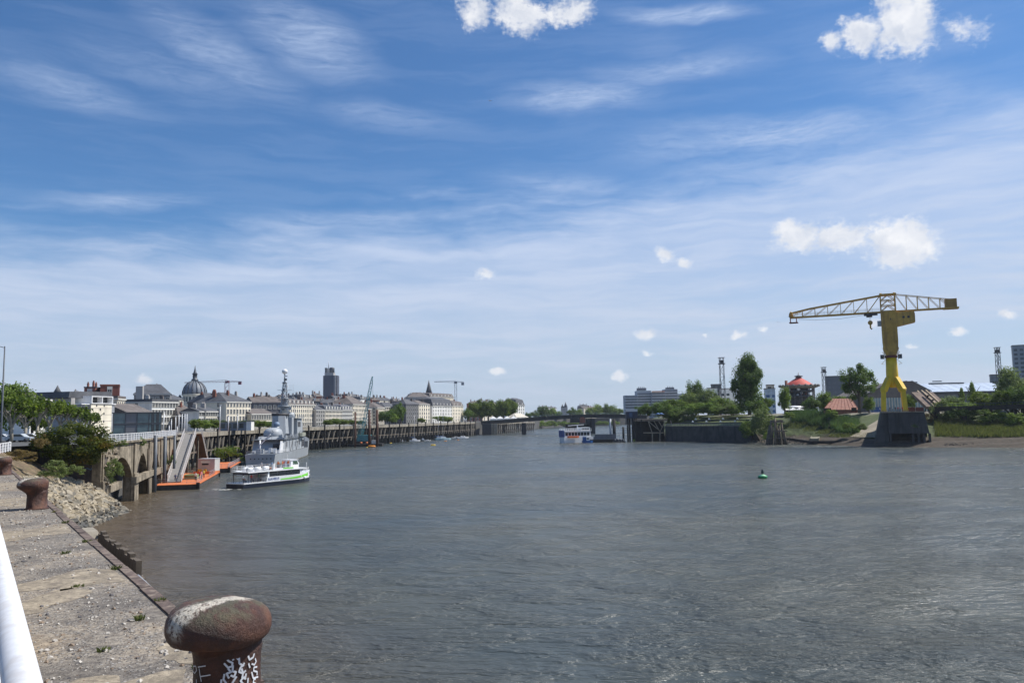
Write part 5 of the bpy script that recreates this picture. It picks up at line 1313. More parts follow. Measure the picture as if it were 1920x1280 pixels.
# modern pale stone block with white framed loggias
def modern_block():
    d = 250; A_ = AT(170, 785, d); B_ = AT(209, 785, d + 9); zt = AT(170, 742, d).z; L = B_.x - A_.x
    T = thing('stone_block', 'pale stone modern block with two white framed loggias under a grey roof', 'building', (A_.x, d, 9.75), math.atan2(9, L)); L = math.hypot(L, 9); H = zt - 9.75
    MB().b(0, L, 0, 14, 0, H - 2.4).build('wall', M_STONE2, T)
    for i in range(7): 
        for j in range(4):
            if (i + j) % 2 == 0: continue
            MB().b(.5 + j * 1.65, 1.0 + j * 1.65, -.04, .02, 1 + i * 1.25, 1.7 + i * 1.25).build('window', M_PANE, T)
    for i in range(1, 5): MB().b(.02, L - .02, -.06, -.002, i * 2.0, i * 2.0 + .08).build('panel_joint', M_STONE3, T)
    f = MB(); f.b(-.15, .2, -.3, 14, H - 2.4, H); f.b(L - .2, L + .15, -.3, 14, H - 2.4, H); f.b(L / 2 - .15, L / 2 + .15, -.28, 13.9, H - 2.39, H - .2); f.b(.2, L - .2, -.3, 14, H - .25, H); f.b(.2, L - .2, -.3, 14, H - 2.4, H - 2.15); f.build('loggia_frame', M_WPAINT, T)
    MB().b(.25, L - .25, 1.6, 1.9, H - 2.1, H - .3).build('loggia_glass', M_PANE, T)
    MB().b(-3.6, -.2, .5, 12, 0, H - 2.7).build('left_wing', mat('wing_grey', (.30, .31, .33), .7), T); MB().b(-3.4, -.4, .3, .48, H - 5.4, H - 3.2).build('window', M_PANE, T)
    MB().b(-3.8, -.15, .2, 12, H - 2.69, H - 2.4).build('wing_edge', M_WPAINT, T)
    MB().b(L + .2, L + 1.9, .5, 12, 0, H - 2.6).build('right_wing', mat('wing_grey', (.30, .31, .33)), T); MB().b(L + .2, L + 2.2, .2, 12, H - 2.59, H - 2.3).build('wing_edge', M_WPAINT, T)
    MB().side([(-6, H - .6), (L + 4.5, H - .6), (L + 3.0, H + 1.7), (-5.6, H + 1.3)], 3, 15).build('roof', M_SLATE, T)
    MB().b(-5.5, -3.9, 2.5, 3, H - 3.5, H - .7).build('roof_gable', M_STONE3, T)
modern_block()
building('rusty red clad tower block top behind the modern stone block', 186, 330, 222, 333, 723, dep=12, rows=1, cols=1, wall=mat('rust_cladding', (.20, .065, .045), .8, .12, .5), roof='flat', rise=.6, rm=M_BRICK, ch=0, side=0, cornice=False)
building('red brick chimney stack block above the modern roof', 156, 330, 177, 331, 727, dep=10, rows=1, cols=1, wall=M_BRICK, roof='flat', rise=.5, rm=M_SLATE, ch=3, side=0, cornice=False)
building('beige block with brown openings between stone block and slate roofed house', 219, 275, 234, 285, 746, dep=10, rows=3, cols=4, wall=M_STONE, roof='flat', rise=.8, rm=M_SLATE2, ch=0, side=0)
building('slate roofed house with a blank grey gable and tall chimney slab', 250, 335, 318, 340, 738, dep=16, rows=4, cols=7, wall=mat('grey_gable', (.20, .195, .20), .85, .1, .3), roof='hip', rise=4.4, rm=M_SLATE, ch=1, side=0)
c = AT(262, 740, 330); g = MB(); g.b(-1.4, 1.4, -.6, .6, 0, AT(262, 724, 330).z - 9.75); o = g.build('chimney_slab', M_STONE3); o.location = (c.x, 330, 9.75); tag(o, 'tall grey chimney slab in front of the slate hip roof', 'chimney')
building('bright white town house with three rows of windows behind the glass building', 284, 292, 333, 306, 752, dep=13, rows=4, cols=9, wall=M_WHITEW, roof='flat', rise=.9, rm=M_SLATE, ch=2, side=1)
building('low brown roofed house with a small beige front, left of the white house', 236, 268, 284, 272, 772, dep=14, rows=2, cols=8, wall=M_STONE, roof='gable', rise=3.0, rm=M_SLATE2, ch=0, side=0)
building('brown roofed shed between the white house and the cream cottages', 335, 300, 373, 306, 778, dep=15, rows=2, cols=4, wall=mat('brown_wall', (.16, .13, .115)), roof='hip', rise=4, rm=M_SLATE2, ch=1, side=0)
building('small white cottage below the church dome', 373, 300, 385, 303, 770, dep=8, rows=3, cols=3, wall=M_WHITEW, roof='gable', rise=1.4, rm=M_SLATE, ch=1, side=0)
building('small cream cottage beside the white one below the church dome', 385.5, 303, 407, 308, 770, dep=8, rows=3, cols=5, wall=M_STONE2, roof='gable', rise=1.5, rm=M_SLATE, ch=1, side=0)
building('dark slate clad block right of the church dome', 386, 345, 423, 352, 752, dep=16, rows=4, cols=6, wall=M_DARKW, roof='hip', rise=4.0, rm=M_SLATE, ch=2, side=0)
building('wide cream stone town house with grey hip roof, left of the warship mast', 424, 338, 470, 344, 752, dep=16, rows=4, cols=8, wall=M_STONE2, roof='hip', rise=4.2, rm=M_SLATE, ch=3, side=2)
building('dark modern block with a sloping grey roof behind the low beige house', 474, 390, 528, 398, 754, dep=14, rows=3, cols=6, wall=M_DARKW, roof='gable', rise=3, rm=M_SLATE2, ch=2, side=0)
building('low beige house with a long grey roof left of the warship funnels', 471, 350, 512, 356, 775, dep=12, rows=2, cols=9, wall=M_STONE, roof='gable', rise=2.4, rm=M_SLATE2, ch=0, side=0)
building('long cream apartment front directly right of the warship mast', 540, 398, 591, 432, 757, dep=14, rows=5, cols=14, wall=M_STONE2, roof='mansard', rise=3.2, rm=M_SLATE2, ch=5, side=0)
building('grey corner house with a dark hip roof in the middle of the quay front', 592, 428, 609, 436, 768, dep=14, rows=4, cols=4, wall=M_STONE3, roof='hip', rise=4.0, rm=M_SLATE, ch=1, side=2)
building('cream terrace with slim windows right of the grey corner house', 610, 442, 641, 466, 768, dep=14, rows=4, cols=12, wall=M_STONE2, roof='mansard', rise=3.2, rm=M_SLATE, ch=4, side=0)
building('paler terrace below the big tower, left of the tall gabled house', 641.5, 468, 661, 482, 768, dep=14, rows=4, cols=9, wall=M_WHITEW, roof='mansard', rise=3.8, rm=M_DARKW, ch=3, side=0)
building('tall cream house with a steep brown roof left of the teal crane', 661.5, 484, 687, 508, 757, dep=15, rows=5, cols=10, wall=M_STONE2, roof='hip', rise=5.2, rm=M_SLATE2, ch=3, side=3)
building('narrow pale house right behind the teal crane mast', 688, 509, 696, 516, 766, dep=12, rows=5, cols=3, wall=M_WHITEW, roof='hip', rise=2.4, rm=M_SLATE, ch=1, side=0)
building('cream house with dark side wall and brown roof right of the teal crane', 707, 520, 721, 540, 763, dep=16, rows=5, cols=6, wall=M_STONE, roof='hip', rise=4.5, rm=M_SLATE2, ch=2, side=4)
building('yellowish house behind the dark quay tree', 721.5, 560, 748, 575, 762, dep=14, rows=5, cols=8, wall=M_STONE2, roof='hip', rise=3.5, rm=M_SLATE, ch=3, side=0)
building('dark grey side block with pale window rows left of the square pale house', 761, 560, 785, 572, 757, dep=12, rows=5, cols=6, wall=M_DARKW, roof='hip', rise=3.6, rm=M_SLATE, ch=2, side=2)
building('square pale stone house with a plain front between two dark gaps', 785.5, 574, 806, 590, 757, dep=14, rows=5, cols=5, wall=M_STONE2, roof='hip', rise=3, rm=M_SLATE2, ch=2, side=0)
building('pale stone house with a heavy mansard roof on the right of the quay front', 811, 596, 848, 640, 760, dep=15, rows=5, cols=12, wall=M_WHITEW, roof='mansard', rise=7.0, rm=M_SLATE, ch=4, side=0)
building('curved end pale stone house next to the large plane trees', 848.5, 642, 869, 672, 760, dep=15, rows=5, cols=7, wall=M_STONE2, roof='mansard', rise=4.6, rm=M_SLATE2, ch=2, side=0)
building('broad beige public building with a flat grey roof on the hill', 806, 820, 851, 826, 743, dep=30, rows=4, cols=14, wall=M_STONE, roof='mansard', rise=4.5, rm=M_SLATE2, ch=1, side=3)
building('lower wing of the hill building with a grey roof', 765, 800, 806, 806, 744, dep=24, rows=4, cols=10, wall=M_STONE3, roof='hip', rise=5, rm=M_SLATE2, ch=3, side=0)
building('pale tall narrow house beyond the plane trees with a dark roof', 969, 760, 984, 775, 759, dep=14, rows=5, cols=4, wall=M_WHITEW, roof='mansard', rise=7, rm=M_SLATE, ch=2, side=2)
# --- second row roofs on the hill
hill = [(478, 470, 497, 747), (498, 480, 520, 745), (566, 520, 588, 742), (590, 560, 606, 740), (632, 600, 652, 744), (560, 470, 600, 750), (600, 500, 632, 752), (634, 520, 662, 751), (676, 640, 695, 745), (695, 620, 712, 747), (712, 630, 735, 747), (735, 640, 752, 749), (752, 650, 768, 752), (536, 560, 566, 743), (652, 640, 676, 740), (880, 840, 905, 753), (905, 860, 930, 751), (940, 880, 966, 752), (1088, 1250, 1105, 758), (1095, 1200, 1120, 762), (1020, 1180, 1044, 762), (140, 420, 160, 742), (320, 400, 343, 745)]
hl = ['grey roofed hill house with {} above the quay front, roof near x order {}']
wl = [M_STONE3, M_STONE, M_WHITEW, M_BRICK, M_STONE2, M_DARKW]; wn = ['grey walls', 'beige walls', 'white walls', 'red brick walls', 'cream walls', 'slate walls']
spot = ['left of the warship mast, first', 'left of the warship mast, second', 'between warship mast and tower, third', 'just left of the tower', 'just right of the tower', 'behind the long cream apartment front', 'directly below the tower', 'between the tower and the steep brown roof', 'behind the steep brown roof', 'behind the teal crane jib foot', 'right of the teal crane jib', 'behind the dark quay tree', 'left of the hill building', 'right of the warship mast', 'right of the tower on the skyline', 'behind the left plane trees', 'behind the middle of the plane trees', 'behind the right end of the plane trees', 'far off above the bridge middle, left', 'far off above the bridge middle, right', 'far off above the left half of the bridge', 'left of the rusty block', 'between slate house and dome']
for i, (a, d, b_, ev) in enumerate(hill):
    building(f'hill house with {wn[i % 6]}, {spot[i]}', a, d, b_, d + 4, ev + 3, dep=12, rows=5, cols=4, wall=wl[i % 6], roof=['hip', 'gable', 'mansard'][i % 3], rise=2.6, rm=[M_SLATE, M_SLATE2][i % 2], ch=3, side=0, cornice=False, group='hill houses behind the quay front')
# tall dark tower
def tower():
    d = 1200; A_ = AT(605.5, 785, d); B_ = AT(627, 785, d + 6); zt = AT(606, 704, d).z; zs = AT(606, 698, d).z; L = B_.x - A_.x; H = zt - 9.75
    T = thing('office_tower', 'tall dark blue grey office tower with rooftop plant and white antenna', 'tower', (A_.x, d, 9.75), .05)
    MB().b(0, L, 0, 24, 0, H).build('wall', mat('tower_glass', (.045, .055, .085), .35, .08, .05), T)
    MB().b(L + .05, L + 2.4, 3, 21, 0, H + .5).build('pale_edge', mat('tower_edge', (.30, .31, .33)), T)
    MB().b(L + 2.45, L + 4.2, 6, 24, 0, H + .5).build('side_core', mat('tower_side', (.07, .08, .11)), T)
    for i in range(30): MB().b(-.05, L + .03, -.10, -.01, 4 + i * (H - 5) / 30, 4.35 + i * (H - 5) / 30).build('floor_band', mat('tower_band', (.075, .085, .115)), T)
    MB().b(1.5, L - 1, 3, 20, H + .02, H + 4.5).build('roof_plant', M_STONE3, T)
    MB().b(2.0, 4.6, 3, 18, H + 4.55, H + 12).build('plant_box', M_STEELD, T)
    MB().lathe([(3.9, 0), (4.0, 6.5), (3.0, 8.2), (.1, 8.4)], (11.5, 9, H + 4.55), 12).build('drum', M_STEELD, T)
    MB().tube([(6.8, 8, H + 4), (6.8, 8, H + 17), (6.8, 8, H + 22)], [.8, .7, .3], 8).build('antenna', M_WPAINT, T)
tower()
# church with the big dome
def dome_church():
    d = 560; c = AT(364, 780, d); zb = 9.75; k = d / FPX; z = lambda py: AT(364, py, d).z - zb
    T = thing('domed_church', 'church with a big ribbed lead grey dome, pale drum and pointed lantern', 'church', (c.x, d, zb)); r = 21.5 * k
    MB().b(-r * 1.1, r * 1.3, -4, 22, 0, z(763)).build('nave', M_STONE3, T); MB().b(-r * 1.15, r * 1.35, -4.4, 22.4, z(763), z(760)).build('roof', M_BRICK, T)
    MB().lathe([(r, 0), (r, z(757)), (r * 1.04, z(756)), (r * 1.04, z(754.6)), (r * .97, z(754.5)), (r * .97, z(742)), (r * 1.06, z(741)), (r * 1.06, z(739)), (r, z(739))], (0, 0, 0), 40, smooth=False).build('drum', M_STONE2, T)
    for i in range(20):
        a = 6.283 * i / 20; w = MB().b(-.75, .75, -.14, .1, z(753), z(744)).build('window', M_PANE, T); w.location = (r * .97 * math.cos(a), r * .97 * math.sin(a), 0); w.rotation_euler = (0, 0, a + math.pi / 2)
    h0, h1 = z(739), z(714); pr = [(r * math.cos(t * 1.45) , h0 + (h1 - h0) * math.sin(t * 1.45) / math.sin(1.45)) for t in [i / 10 for i in range(11)]]
    D = MB().lathe(pr, (0, 0, 0), 40).build('dome', mat('lead_dome', (.155, .175, .205), .55, .15, .12), T)
    for i in range(16):
        a = 6.283 * (i + .5) / 16; MB().tube([((q[0] + .12) * math.cos(a), (q[0] + .12) * math.sin(a), q[1]) for q in pr], .38, 6).build('rib', mat('dark_lead', (.055, .065, .08), .5), D)
    MB().lathe([(2.3, h1 - .4), (2.3, z(711)), (1.5, z(710)), (1.5, z(702)), (2.0, z(701.5)), (1.0, z(698)), (.45, z(692)), (.12, z(685))], (0, 0, 0), 12).build('lantern', mat('dark_lead', (.055, .065, .08)), T)
    # square turrets at the drum
    for s in (-1, 1): MB().lathe([(1.4, z(756)), (1.4, z(744)), (.1, z(739))], (s * r * 1.12, -3, 0), 8).build('turret', mat('dark_lead', (.055, .065, .08)), T)
dome_church()
def spire(label, px, top, base, d, w, m=None, cat='spire'):
    c = AT(px, 780, d); zt = AT(px, top, d).z - 9.75; zb = AT(px, base, d).z - 9.75
    T = thing('church_spire', label, cat, (c.x, d, 9.75))
    MB().b(-w / 2, w / 2, -w / 2, w / 2, 0, zb).build('tower', M_STONE3, T); MB().lathe([(w * .56, zb), (w * .3, zb + (zt - zb) * .45), (.08, zt)], (0, 0, 0), 8).build('steeple', m or M_SLATE, T)
spire('slender dark church spire behind the hill building', 804.5, 712, 738, 900, 7)
spire('left of two small twin church spires on the far horizon above the bridge', 1055, 757, 764, 1600, 6); spire('right and taller of two small twin church spires far beyond the bridge', 1061, 753, 763, 1600, 7)
spire('tiny spire above the plane trees near the pale narrow house', 903, 745, 752, 1100, 5)
spire('small dark pointed turret above the low roofs at far left', 106, 722, 737, 420, 4)
# tower cranes
def tower_crane(label, px, top, base, d, jl, jr, m, z_j=0.0, ang=0.0, name='tower_crane', cab=True, w=1.9, slope=0.0):
    c = AT(px, 780, d); zt = AT(px, top, d).z; k = d / FPX; T = thing(name, label, 'crane', (c.x, d, 9.75), ang); H = zt - 9.75
    g = MB(); n = int(H / 3)
    for sx in (-1, 1):
        for sy in (-1, 1): g.bar((sx * w / 2, sy * w / 2, 0), (sx * w / 2, sy * w / 2, H), .22)
    for i in range(n):
        z0, z1 = H * i / n, H * (i + 1) / n; s = 1 if i % 2 else -1
        g.bar((-s * w / 2, -w / 2, z0), (s * w / 2, -w / 2, z1), .16); g.bar((-w / 2, s * w / 2, z0), (-w / 2, -s * w / 2, z1), .16)
    g.build('mast', m, T)
    g = MB(); x0, x1 = (jl - px) * k, (jr - px) * k
    for a, b, nm in ((0, x0, 'jib'), (0, x1, 'counter_jib')):
        g = MB(); L = abs(b); hh = 1.8 if nm == 'jib' else 1.2; zs = slope * b
        if L > 1:
            g.bar((a, -.6, H), (b, -.6, H + slope * L), .22); g.bar((a, .6, H), (b, .6, H + slope * L), .22); g.bar((a, 0, H + hh), (b, 0, H + slope * L + .3), .26)
            nn = max(3, int(L / 3)); sg = 1 if b > 0 else -1
            for i in range(nn):
                u0, u1 = i / nn, (i + 1) / nn; h0 = hh * (1 - u0) + .3 * u0; h1 = hh * (1 - u1) + .3 * u1
                g.bar((b * u0, -.6, H + slope * L * u0), (b * (u0 + u1) / 2, 0, H + slope * L * (u0 + u1) / 2 + (h0 + h1) / 2), .12); g.bar((b * (u0 + u1) / 2, 0, H + slope * L * (u0 + u1) / 2 + (h0 + h1) / 2), (b * u1, -.6, H + slope * L * u1), .12)
            g.build(nm, m, T)
    MB().box((x1 * .88, 0, H - 1.3), (2.6, 1.4, 2.4)).build('counterweight', M_STEELD if not cab else m, T)
    MB().b(-1.4, 1.4, -1.5, 1.5, H - .9, H + 1.0).build('cab', m, T)
tower_crane('purple red tower crane with a thin pale jib crossing behind the church dome', 425, 716, 742, 720, 345, 452, mat('crane_purple', (.16, .045, .075), .6), name='tower_crane', w=3.4)
tower_crane('blue grey tower crane with level jib right of the church spire', 855, 717, 752, 760, 815, 870, mat('crane_grey', (.20, .22, .25), .6), w=1.9, slope=.05)
# teal crawler crane on a barge
def crawler():
    d = 395; c = AT(690, 820, d); T = thing('crawler_crane', 'teal lattice boom crawler crane standing on a work barge', 'crane', (c.x, d, 1.2)); z = lambda py: AT(690, py, d).z - 1.2; k = d / FPX
    m = mat('teal_paint', (.10, .30, .32), .5, .1, 1)
    MB().b(-5.5, 3.0, -2, 2, .0, 1.2).build('tracks', M_IRON, T); MB().b(-6, 1.5, -1.8, 1.8, 1.25, 4.2).build('house', m, T); MB().b(1.6, 3.0, -1.6, -.2, 1.3, 3.9).build('cab', M_PANE, T)
    # flared lower lattice
    g = MB()
    for i in range(7): g.bar((-6.3 + i * .5, 0, 4.2), (-4.2 + i * .75, 0, z(782)), .16)
    g.bar((-5.6, .0, 6), (-1, 0, 6), .12); g.build('gantry', m, T)
    b0, b1 = Vector((-3.0, -1, 3)), Vector(((699 - 690) * k, -1, z(706))); g = MB(); n = 22
    def P(u, sx, sy):
        w = 1.15 * min(1, u * 6 + .3, (1 - u) * 6 + .3); p = b0.lerp(b1, u); return p + Vector((sx * w / 2, sy * w / 2, 0))
    for sx in (-1, 1):
        for sy in (-1, 1):
            for i in range(n): g.bar(P(i / n, sx, sy), P((i + 1) / n, sx, sy), .15)
    for i in range(n):
        s = 1 if i % 2 else -1
        for sy in (-1, 1): g.bar(P(i / n, -s, sy), P((i + 1) / n, s, sy), .10)
    g.build('boom', m, T)
    g = MB(); g.tube([b1, (-6, 0, 4.4)], .05, 4); g.tube([b1, (b1.x + .6, -1, z(782)), (b1.x - 1, -1, 6)], .05, 4); g.build('cables', M_IRON, T)
crawler()
c = AT(683, 832, 392); T = thing('work_barge', 'low dark work barge carrying the teal crane, with orange drums', 'barge', (c.x, 392, 0), .06)
MB().b(-12, 9, -4.5, 4.5, -.6, 1.18).build('hull', M_TIMBERD, T); MB().b(-12.1, 9.1, -4.6, 4.6, .9, 1.08).build('rubbing_strip', M_IRON, T)
for x in (-1.5, 1.2): MB().tube([(x, -4, 1.7), (x + 1, -4, 1.7)], .5, 10).build('drum', M_ORANGE, T)
MB().b(4, 6, -4, -2, 1.18, 2.8).build('cabin', M_WHITEW, T)
for i, (px, top, d) in enumerate([(666, 772, 380), (692.5, 768, 384), (707, 768, 386)]):
    c = AT(px, 830, d); zt = AT(px, top, d).z; m = MB(); m.tube([(0, 0, -3), (0, 0, zt)], .62 if i else .45, 12); o = m.build('steel_pile', M_RUSTP); o.location = (c.x, d, 0)
    tag(o, ['thinner tall rust brown steel pile left of the teal crane', 'thick tall rust brown steel pile in front of the teal crane boom', 'rightmost tall rust brown steel pile by the work barge'][i], 'pile', 'tall steel piles round the work barge')
# yellow floats and buoys in the river
for i, (px, py, w, col, lb) in enumerate([(697, 838, 14, 'o', 'large orange yellow float beside the work barge'), (688, 839, 3, 'y', 'small pale buoy left of the large orange float'), (732, 831, 6, 'y', 'yellow float between the work barge and the sailing boats'), (812, 835, 9, 'y', 'yellow float out in the river below the moored boats'), (835, 827, 5, 'o', 'small orange buoy right of the yellow float'), (859, 825, 4, 'o', 'farthest orange buoy near the moored boats')]):
    p = ATZ(px, py, 0.0); L = w * p.y / FPX; m = MB(); r = max(.25, L * .16)
    m.tube([(-L / 2, 0, r * .4), (-L * .42, 0, r * .5), (L * .42, 0, r * .5), (L / 2, 0, r * .4)], [r * .4, r, r, r * .4], 12)
    o = m.build('buoy', mat('float_orange', (.72, .26, .03), .5, .1, 1) if col == 'o' else mat('float_yellow', (.75, .50, .05), .5, .1, 1)); o.location = p; tag(o, lb, 'buoy')
# moored boats
def sailboat(label, px, d, wpx, mast_top, m=M_WPAINT, rz=0.3):
    c = AT(px, 822, d); L = wpx * d / FPX; T = thing('sailing_boat', label, 'boat', (c.x, d, 0), rz)
    o = [(-L / 2, -.13 * L), (0, -.16 * L), (L * .34, -.09 * L), (L / 2, 0), (L * .34, .09 * L), (0, .16 * L), (-L / 2, .13 * L)]
    MB().prism([(x * .95, y * .8) for x, y in o], -.3, .1).prism(o, .1, L * .10 + .2, k=1.03).build('hull', m, T)
    MB().side([(-L * .2, L * .1 + .2), (L * .22, L * .1 + .2), (L * .12, L * .1 + 1.1), (-L * .16, L * .1 + 1.2)], -.09 * L, .09 * L).build('cabin', M_WPAINT, T)
    if mast_top:
        H = AT(px, mast_top, d).z; MB().tube([(0, 0, 1), (0, 0, H)], [.13, .08], 6).build('mast', M_ALU, T); MB().tube([(0, 0, 2.4), (-L * .42, 0, 2.3)], .16, 6).build('boom', mat('blue_sailcover', (.05, .10, .22)), T)
        MB().bar((0, -.6, H * .62), (0, .6, H * .62), .06).build('spreader', M_ALU, T)
sailboat('small dinghy with a grey cover, leftmost of the moored boats', 752, 460, 16, None, M_ALU)
sailboat('white sloop with a bare mast, second of the moored boats', 777, 462, 22, 778)
sailboat('grey workboat between two white yachts', 793, 470, 12, None, M_STEELD)
launch('white motor cruiser in the middle of the moored boats', 802, 470, 12, .4)
sailboat('pale blue hulled ketch, longest of the moored boats', 831, 480, 30, 762, mat('pale_blue_hull', (.42, .55, .58), .4))
sailboat('dark hulled yacht behind the pale blue ketch', 822, 492, 18, 776, mat('dark_hull', (.03, .05, .10), .4))
launch('white passenger launch at the right end of the moored boats', 868, 520, 24, .5)
launch('blue and white trawler left of the passenger launch', 855, 525, 16, .5)
# ================================================================== bridge
def bridge():
    pts = [(905, 789, 628), (945, 787, 625), (985, 783.5, 620), (1030, 780, 612), (1075, 777.5, 606), (1110, 776.5, 602), (1165, 776.5, 596), (1215, 778, 590)]
    P = [AT(*p) for p in pts]; T = thing('road_bridge', 'low dark road bridge rising across the river on stone and steel piers', 'bridge', (P[0].x, P[0].y, 0))
    g = MB(); dk = MB(); rl = MB()
    for a, b in zip(P, P[1:]):
        g.bar(a - Vector((0, 0, 1.4)), b - Vector((0, 0, 1.4)), 12, 2.6); dk.bar(a, b, 15, .3); 
        rl.bar(a + Vector((0, -7.3, 1.1)), b + Vector((0, -7.3, 1.1)), .12, .12)
        n = 8
        for i in range(n): e = a.lerp(b, i / n) + Vector((0, -7.3, 0)); rl.bar(e, e + Vector((0, 0, 1.1)), .1)
    g.build('girder', mat('dark_girder', (.055, .055, .06), .7), T, True); dk.build('deck', mat('deck_edge', (.20, .22, .19)), T, True); rl.build('parapet', M_GPAINT, T, True)
    def pier(px, d, w, m, zt=None):
        c = AT(px, 800, d); z = zt or 8.4; g = MB(); g.prism([(c.x - w / 2, d - 6), (c.x + w / 2, d - 6), (c.x + w / 2, d + 6), (c.x - w / 2, d + 6)], -3, z, k=.96); g.build('pier', m, T, True)
    pier(913, 612, 7, M_IRON); pier(926, 616, 5.5, M_CONC); pier(982, 618, 3.5, M_CONCD); pier(1107, 600, 6, M_CONCD, 11); pier(1112, 592, 2.2, M_IRON, 11)
bridge()
# timber trestle beyond the abutment
T = thing('timber_trestle', 'timber pile trestle under the left half of the bridge', 'trestle', (AT(932, 800, 640).x, 640, 0))
g = MB(); a = AT(930, 790, 640); b_ = AT(1000, 790, 700); g.bar((a.x, a.y, 8.2), (b_.x, b_.y, 8.2), 3, 1.0); g.build('beam', M_CONC, T, True)
pl = None
for i in range(20):
    u = i / 19; p = a.lerp(b_, u)
    if pl is None: pl = MB().bar((0, 0, -2), (0, 0, 8), .5).bar((-1.4, -.3, 1), (1.2, -.3, 7.6), .35).build('pile', M_TIMBER, T); pl.location = Vector((p.x, p.y, 0)) - Vector(T.location)
    else: dup(pl, T, Vector((p.x, p.y, 0)) - Vector(T.location))
# low crane like gear / lorry on the far quay seen over the white boat
for i, (px, d, w, h, col, lb) in enumerate([(1092, 560, 10, 9, 'r', 'rusty red cabin on the bridge above the moored white boat'), (1078, 560, 18, 8, 'k', 'dark machinery heap on the bridge left of the red cabin')]):
    c = AT(px, 790, d); k = d / FPX; g = MB(); zz = AT(px, 787, d).z
    g.b(-w * k / 2, w * k / 2, -1, 1, 0, h * k); g.b(-w * k * .3, w * k * .3, -.8, .8, h * k, h * k * 1.2)
    if col == 'k':
        for q in range(5): g.bar((-w * k / 2 + q, -1.1, 0), (-w * k / 2 + q + 1.2, -1.1, h * k * 1.15), .2)
    o = g.build('machinery' if col == 'k' else 'site_cabin', M_IRON if col == 'k' else M_BRICK); o.location = (c.x, d, zz - 2.0); tag(o, lb, 'machinery' if col == 'k' else 'cabin')
c = AT(1085, 800, 560); g = MB(); g.b(-9, 8, -3, 3, -1, 7.5); o = g.build('dolphin', M_TIMBERD); o.location = (c.x, 562, 0)
tag(o, 'dark pier structure in the river carrying the red cabin and machinery', 'pier')
# ================================================================== white tents at the bridge head
for i, px in enumerate([925, 938, 951, 963]):
    d = 660 + i * 12; c = AT(px, 790, d); T = thing('tent', f'white peaked tent roof at the left bridge head, {["leftmost", "second from left", "third from left", "rightmost"][i]} of four', 'tent', (c.x, d, 9.75), 0, 'white tents at the bridge head')
    MB().prism([(-3, -3), (3, -3), (3, 3), (-3, 3)], 2.2, 4.2, k=.06).build('canopy', M_WPAINT, T); 
    MB().b(-2.9, 2.9, -2.9, 2.9, 0, 2.2).build('side', M_WHITEW, T)
T, L_, H_ = building('low white stepped pavilion at the bridge head below the pale narrow house', 968, 700, 990, 704, 782, dep=10, rows=1, cols=3, wall=M_WHITEW, roof='hip', rise=3.6, rm=mat('cream_roof', (.55, .50, .42)), ch=0, side=0, name='pavilion')
# ================================================================== trees, north side
tree('tall leafy tree at the left picture edge behind the pollarded planes', 22, 175, 706, 76, 9.75, 'mid', crown0=.12)
tree('dense green tree behind the pollarded plane trees at left', 62, 190, 742, 70, 9.75, 'plane', crown0=.15)
def pollard(label, px, d, top, w, seed):
    """pollarded plane: knobbly pale limbs with small leaf tufts"""
    q = random.Random(seed); c = AT(px, 800, d); zt = AT(px, top, d).z; H = zt - 9.75; W = w * d / FPX
    T = thing('plane_tree', label, 'tree', (c.x, d, 9.75), 0, 'pollarded plane trees on the quay'); g = MB(); tips = []
    g.tube([(0, 0, 0), (.05, 0, H * .35)], [.30, .24], 7)
    for i in range(6):
        a = 6.28 * i / 6 + q.uniform(-.4, .4); r1 = W * .28 * q.uniform(.6, 1); e1 = Vector((math.cos(a) * r1, math.sin(a) * r1, H * q.uniform(.52, .66)))
        g.tube([(0, 0, H * .33), e1 * .5 + Vector((0, 0, H * .2)), e1], [.20, .15, .13], 5)
        for j in range(3):
            b = a + q.uniform(-1, 1); r2 = W * .26 * q.uniform(.5, 1); e2 = e1 + Vector((math.cos(b) * r2, math.sin(b) * r2, H * q.uniform(.14, .34))); mid = e1.lerp(e2, .5) + Vector((math.cos(b), math.sin(b), -.2)) * .25
            g.tube([e1, mid, e2], [.12, .10, .13], 5); tips.append(e2)
    g.build('trunk', M_BARKP, T)
    vs, fs = [], []
    for t in tips:
        for _ in range(52):
            p = t + Vector((q.gauss(0, .42), q.gauss(0, .42), q.gauss(.15, .42))); n = Vector((q.gauss(0, 1), q.gauss(0, 1), q.gauss(.4, 1))).normalized(); tt = n.orthogonal().normalized(); u = n.cross(tt); s = q.uniform(.15, .32); k = len(vs)
            vs += [tuple(p - tt * s), tuple(p - u * s), tuple(p + tt * s), tuple(p + u * s)]; fs.append((k, k + 1, k + 2, k + 3))
    me = bpy.data.meshes.new('crown'); me.from_pydata(vs, [], fs); me.materials.append(L_PLANE); meshobj('crown', me, T)
pos = ['first', 'second', 'third', 'fourth', 'fifth', 'sixth', 'seventh', 'eighth']
for i, (px, d, top, w) in enumerate([(22, 138, 748, 46), (48, 146, 752, 44), (70, 155, 750, 42), (93, 165, 753, 42), (113, 176, 756, 38), (132, 188, 762, 36), (150, 202, 768, 34), (168, 216, 776, 30)]):
    pollard(f'pollarded plane tree with knobbly pale limbs, {pos[i]} from the left', px, d, top, w, 70 + i)
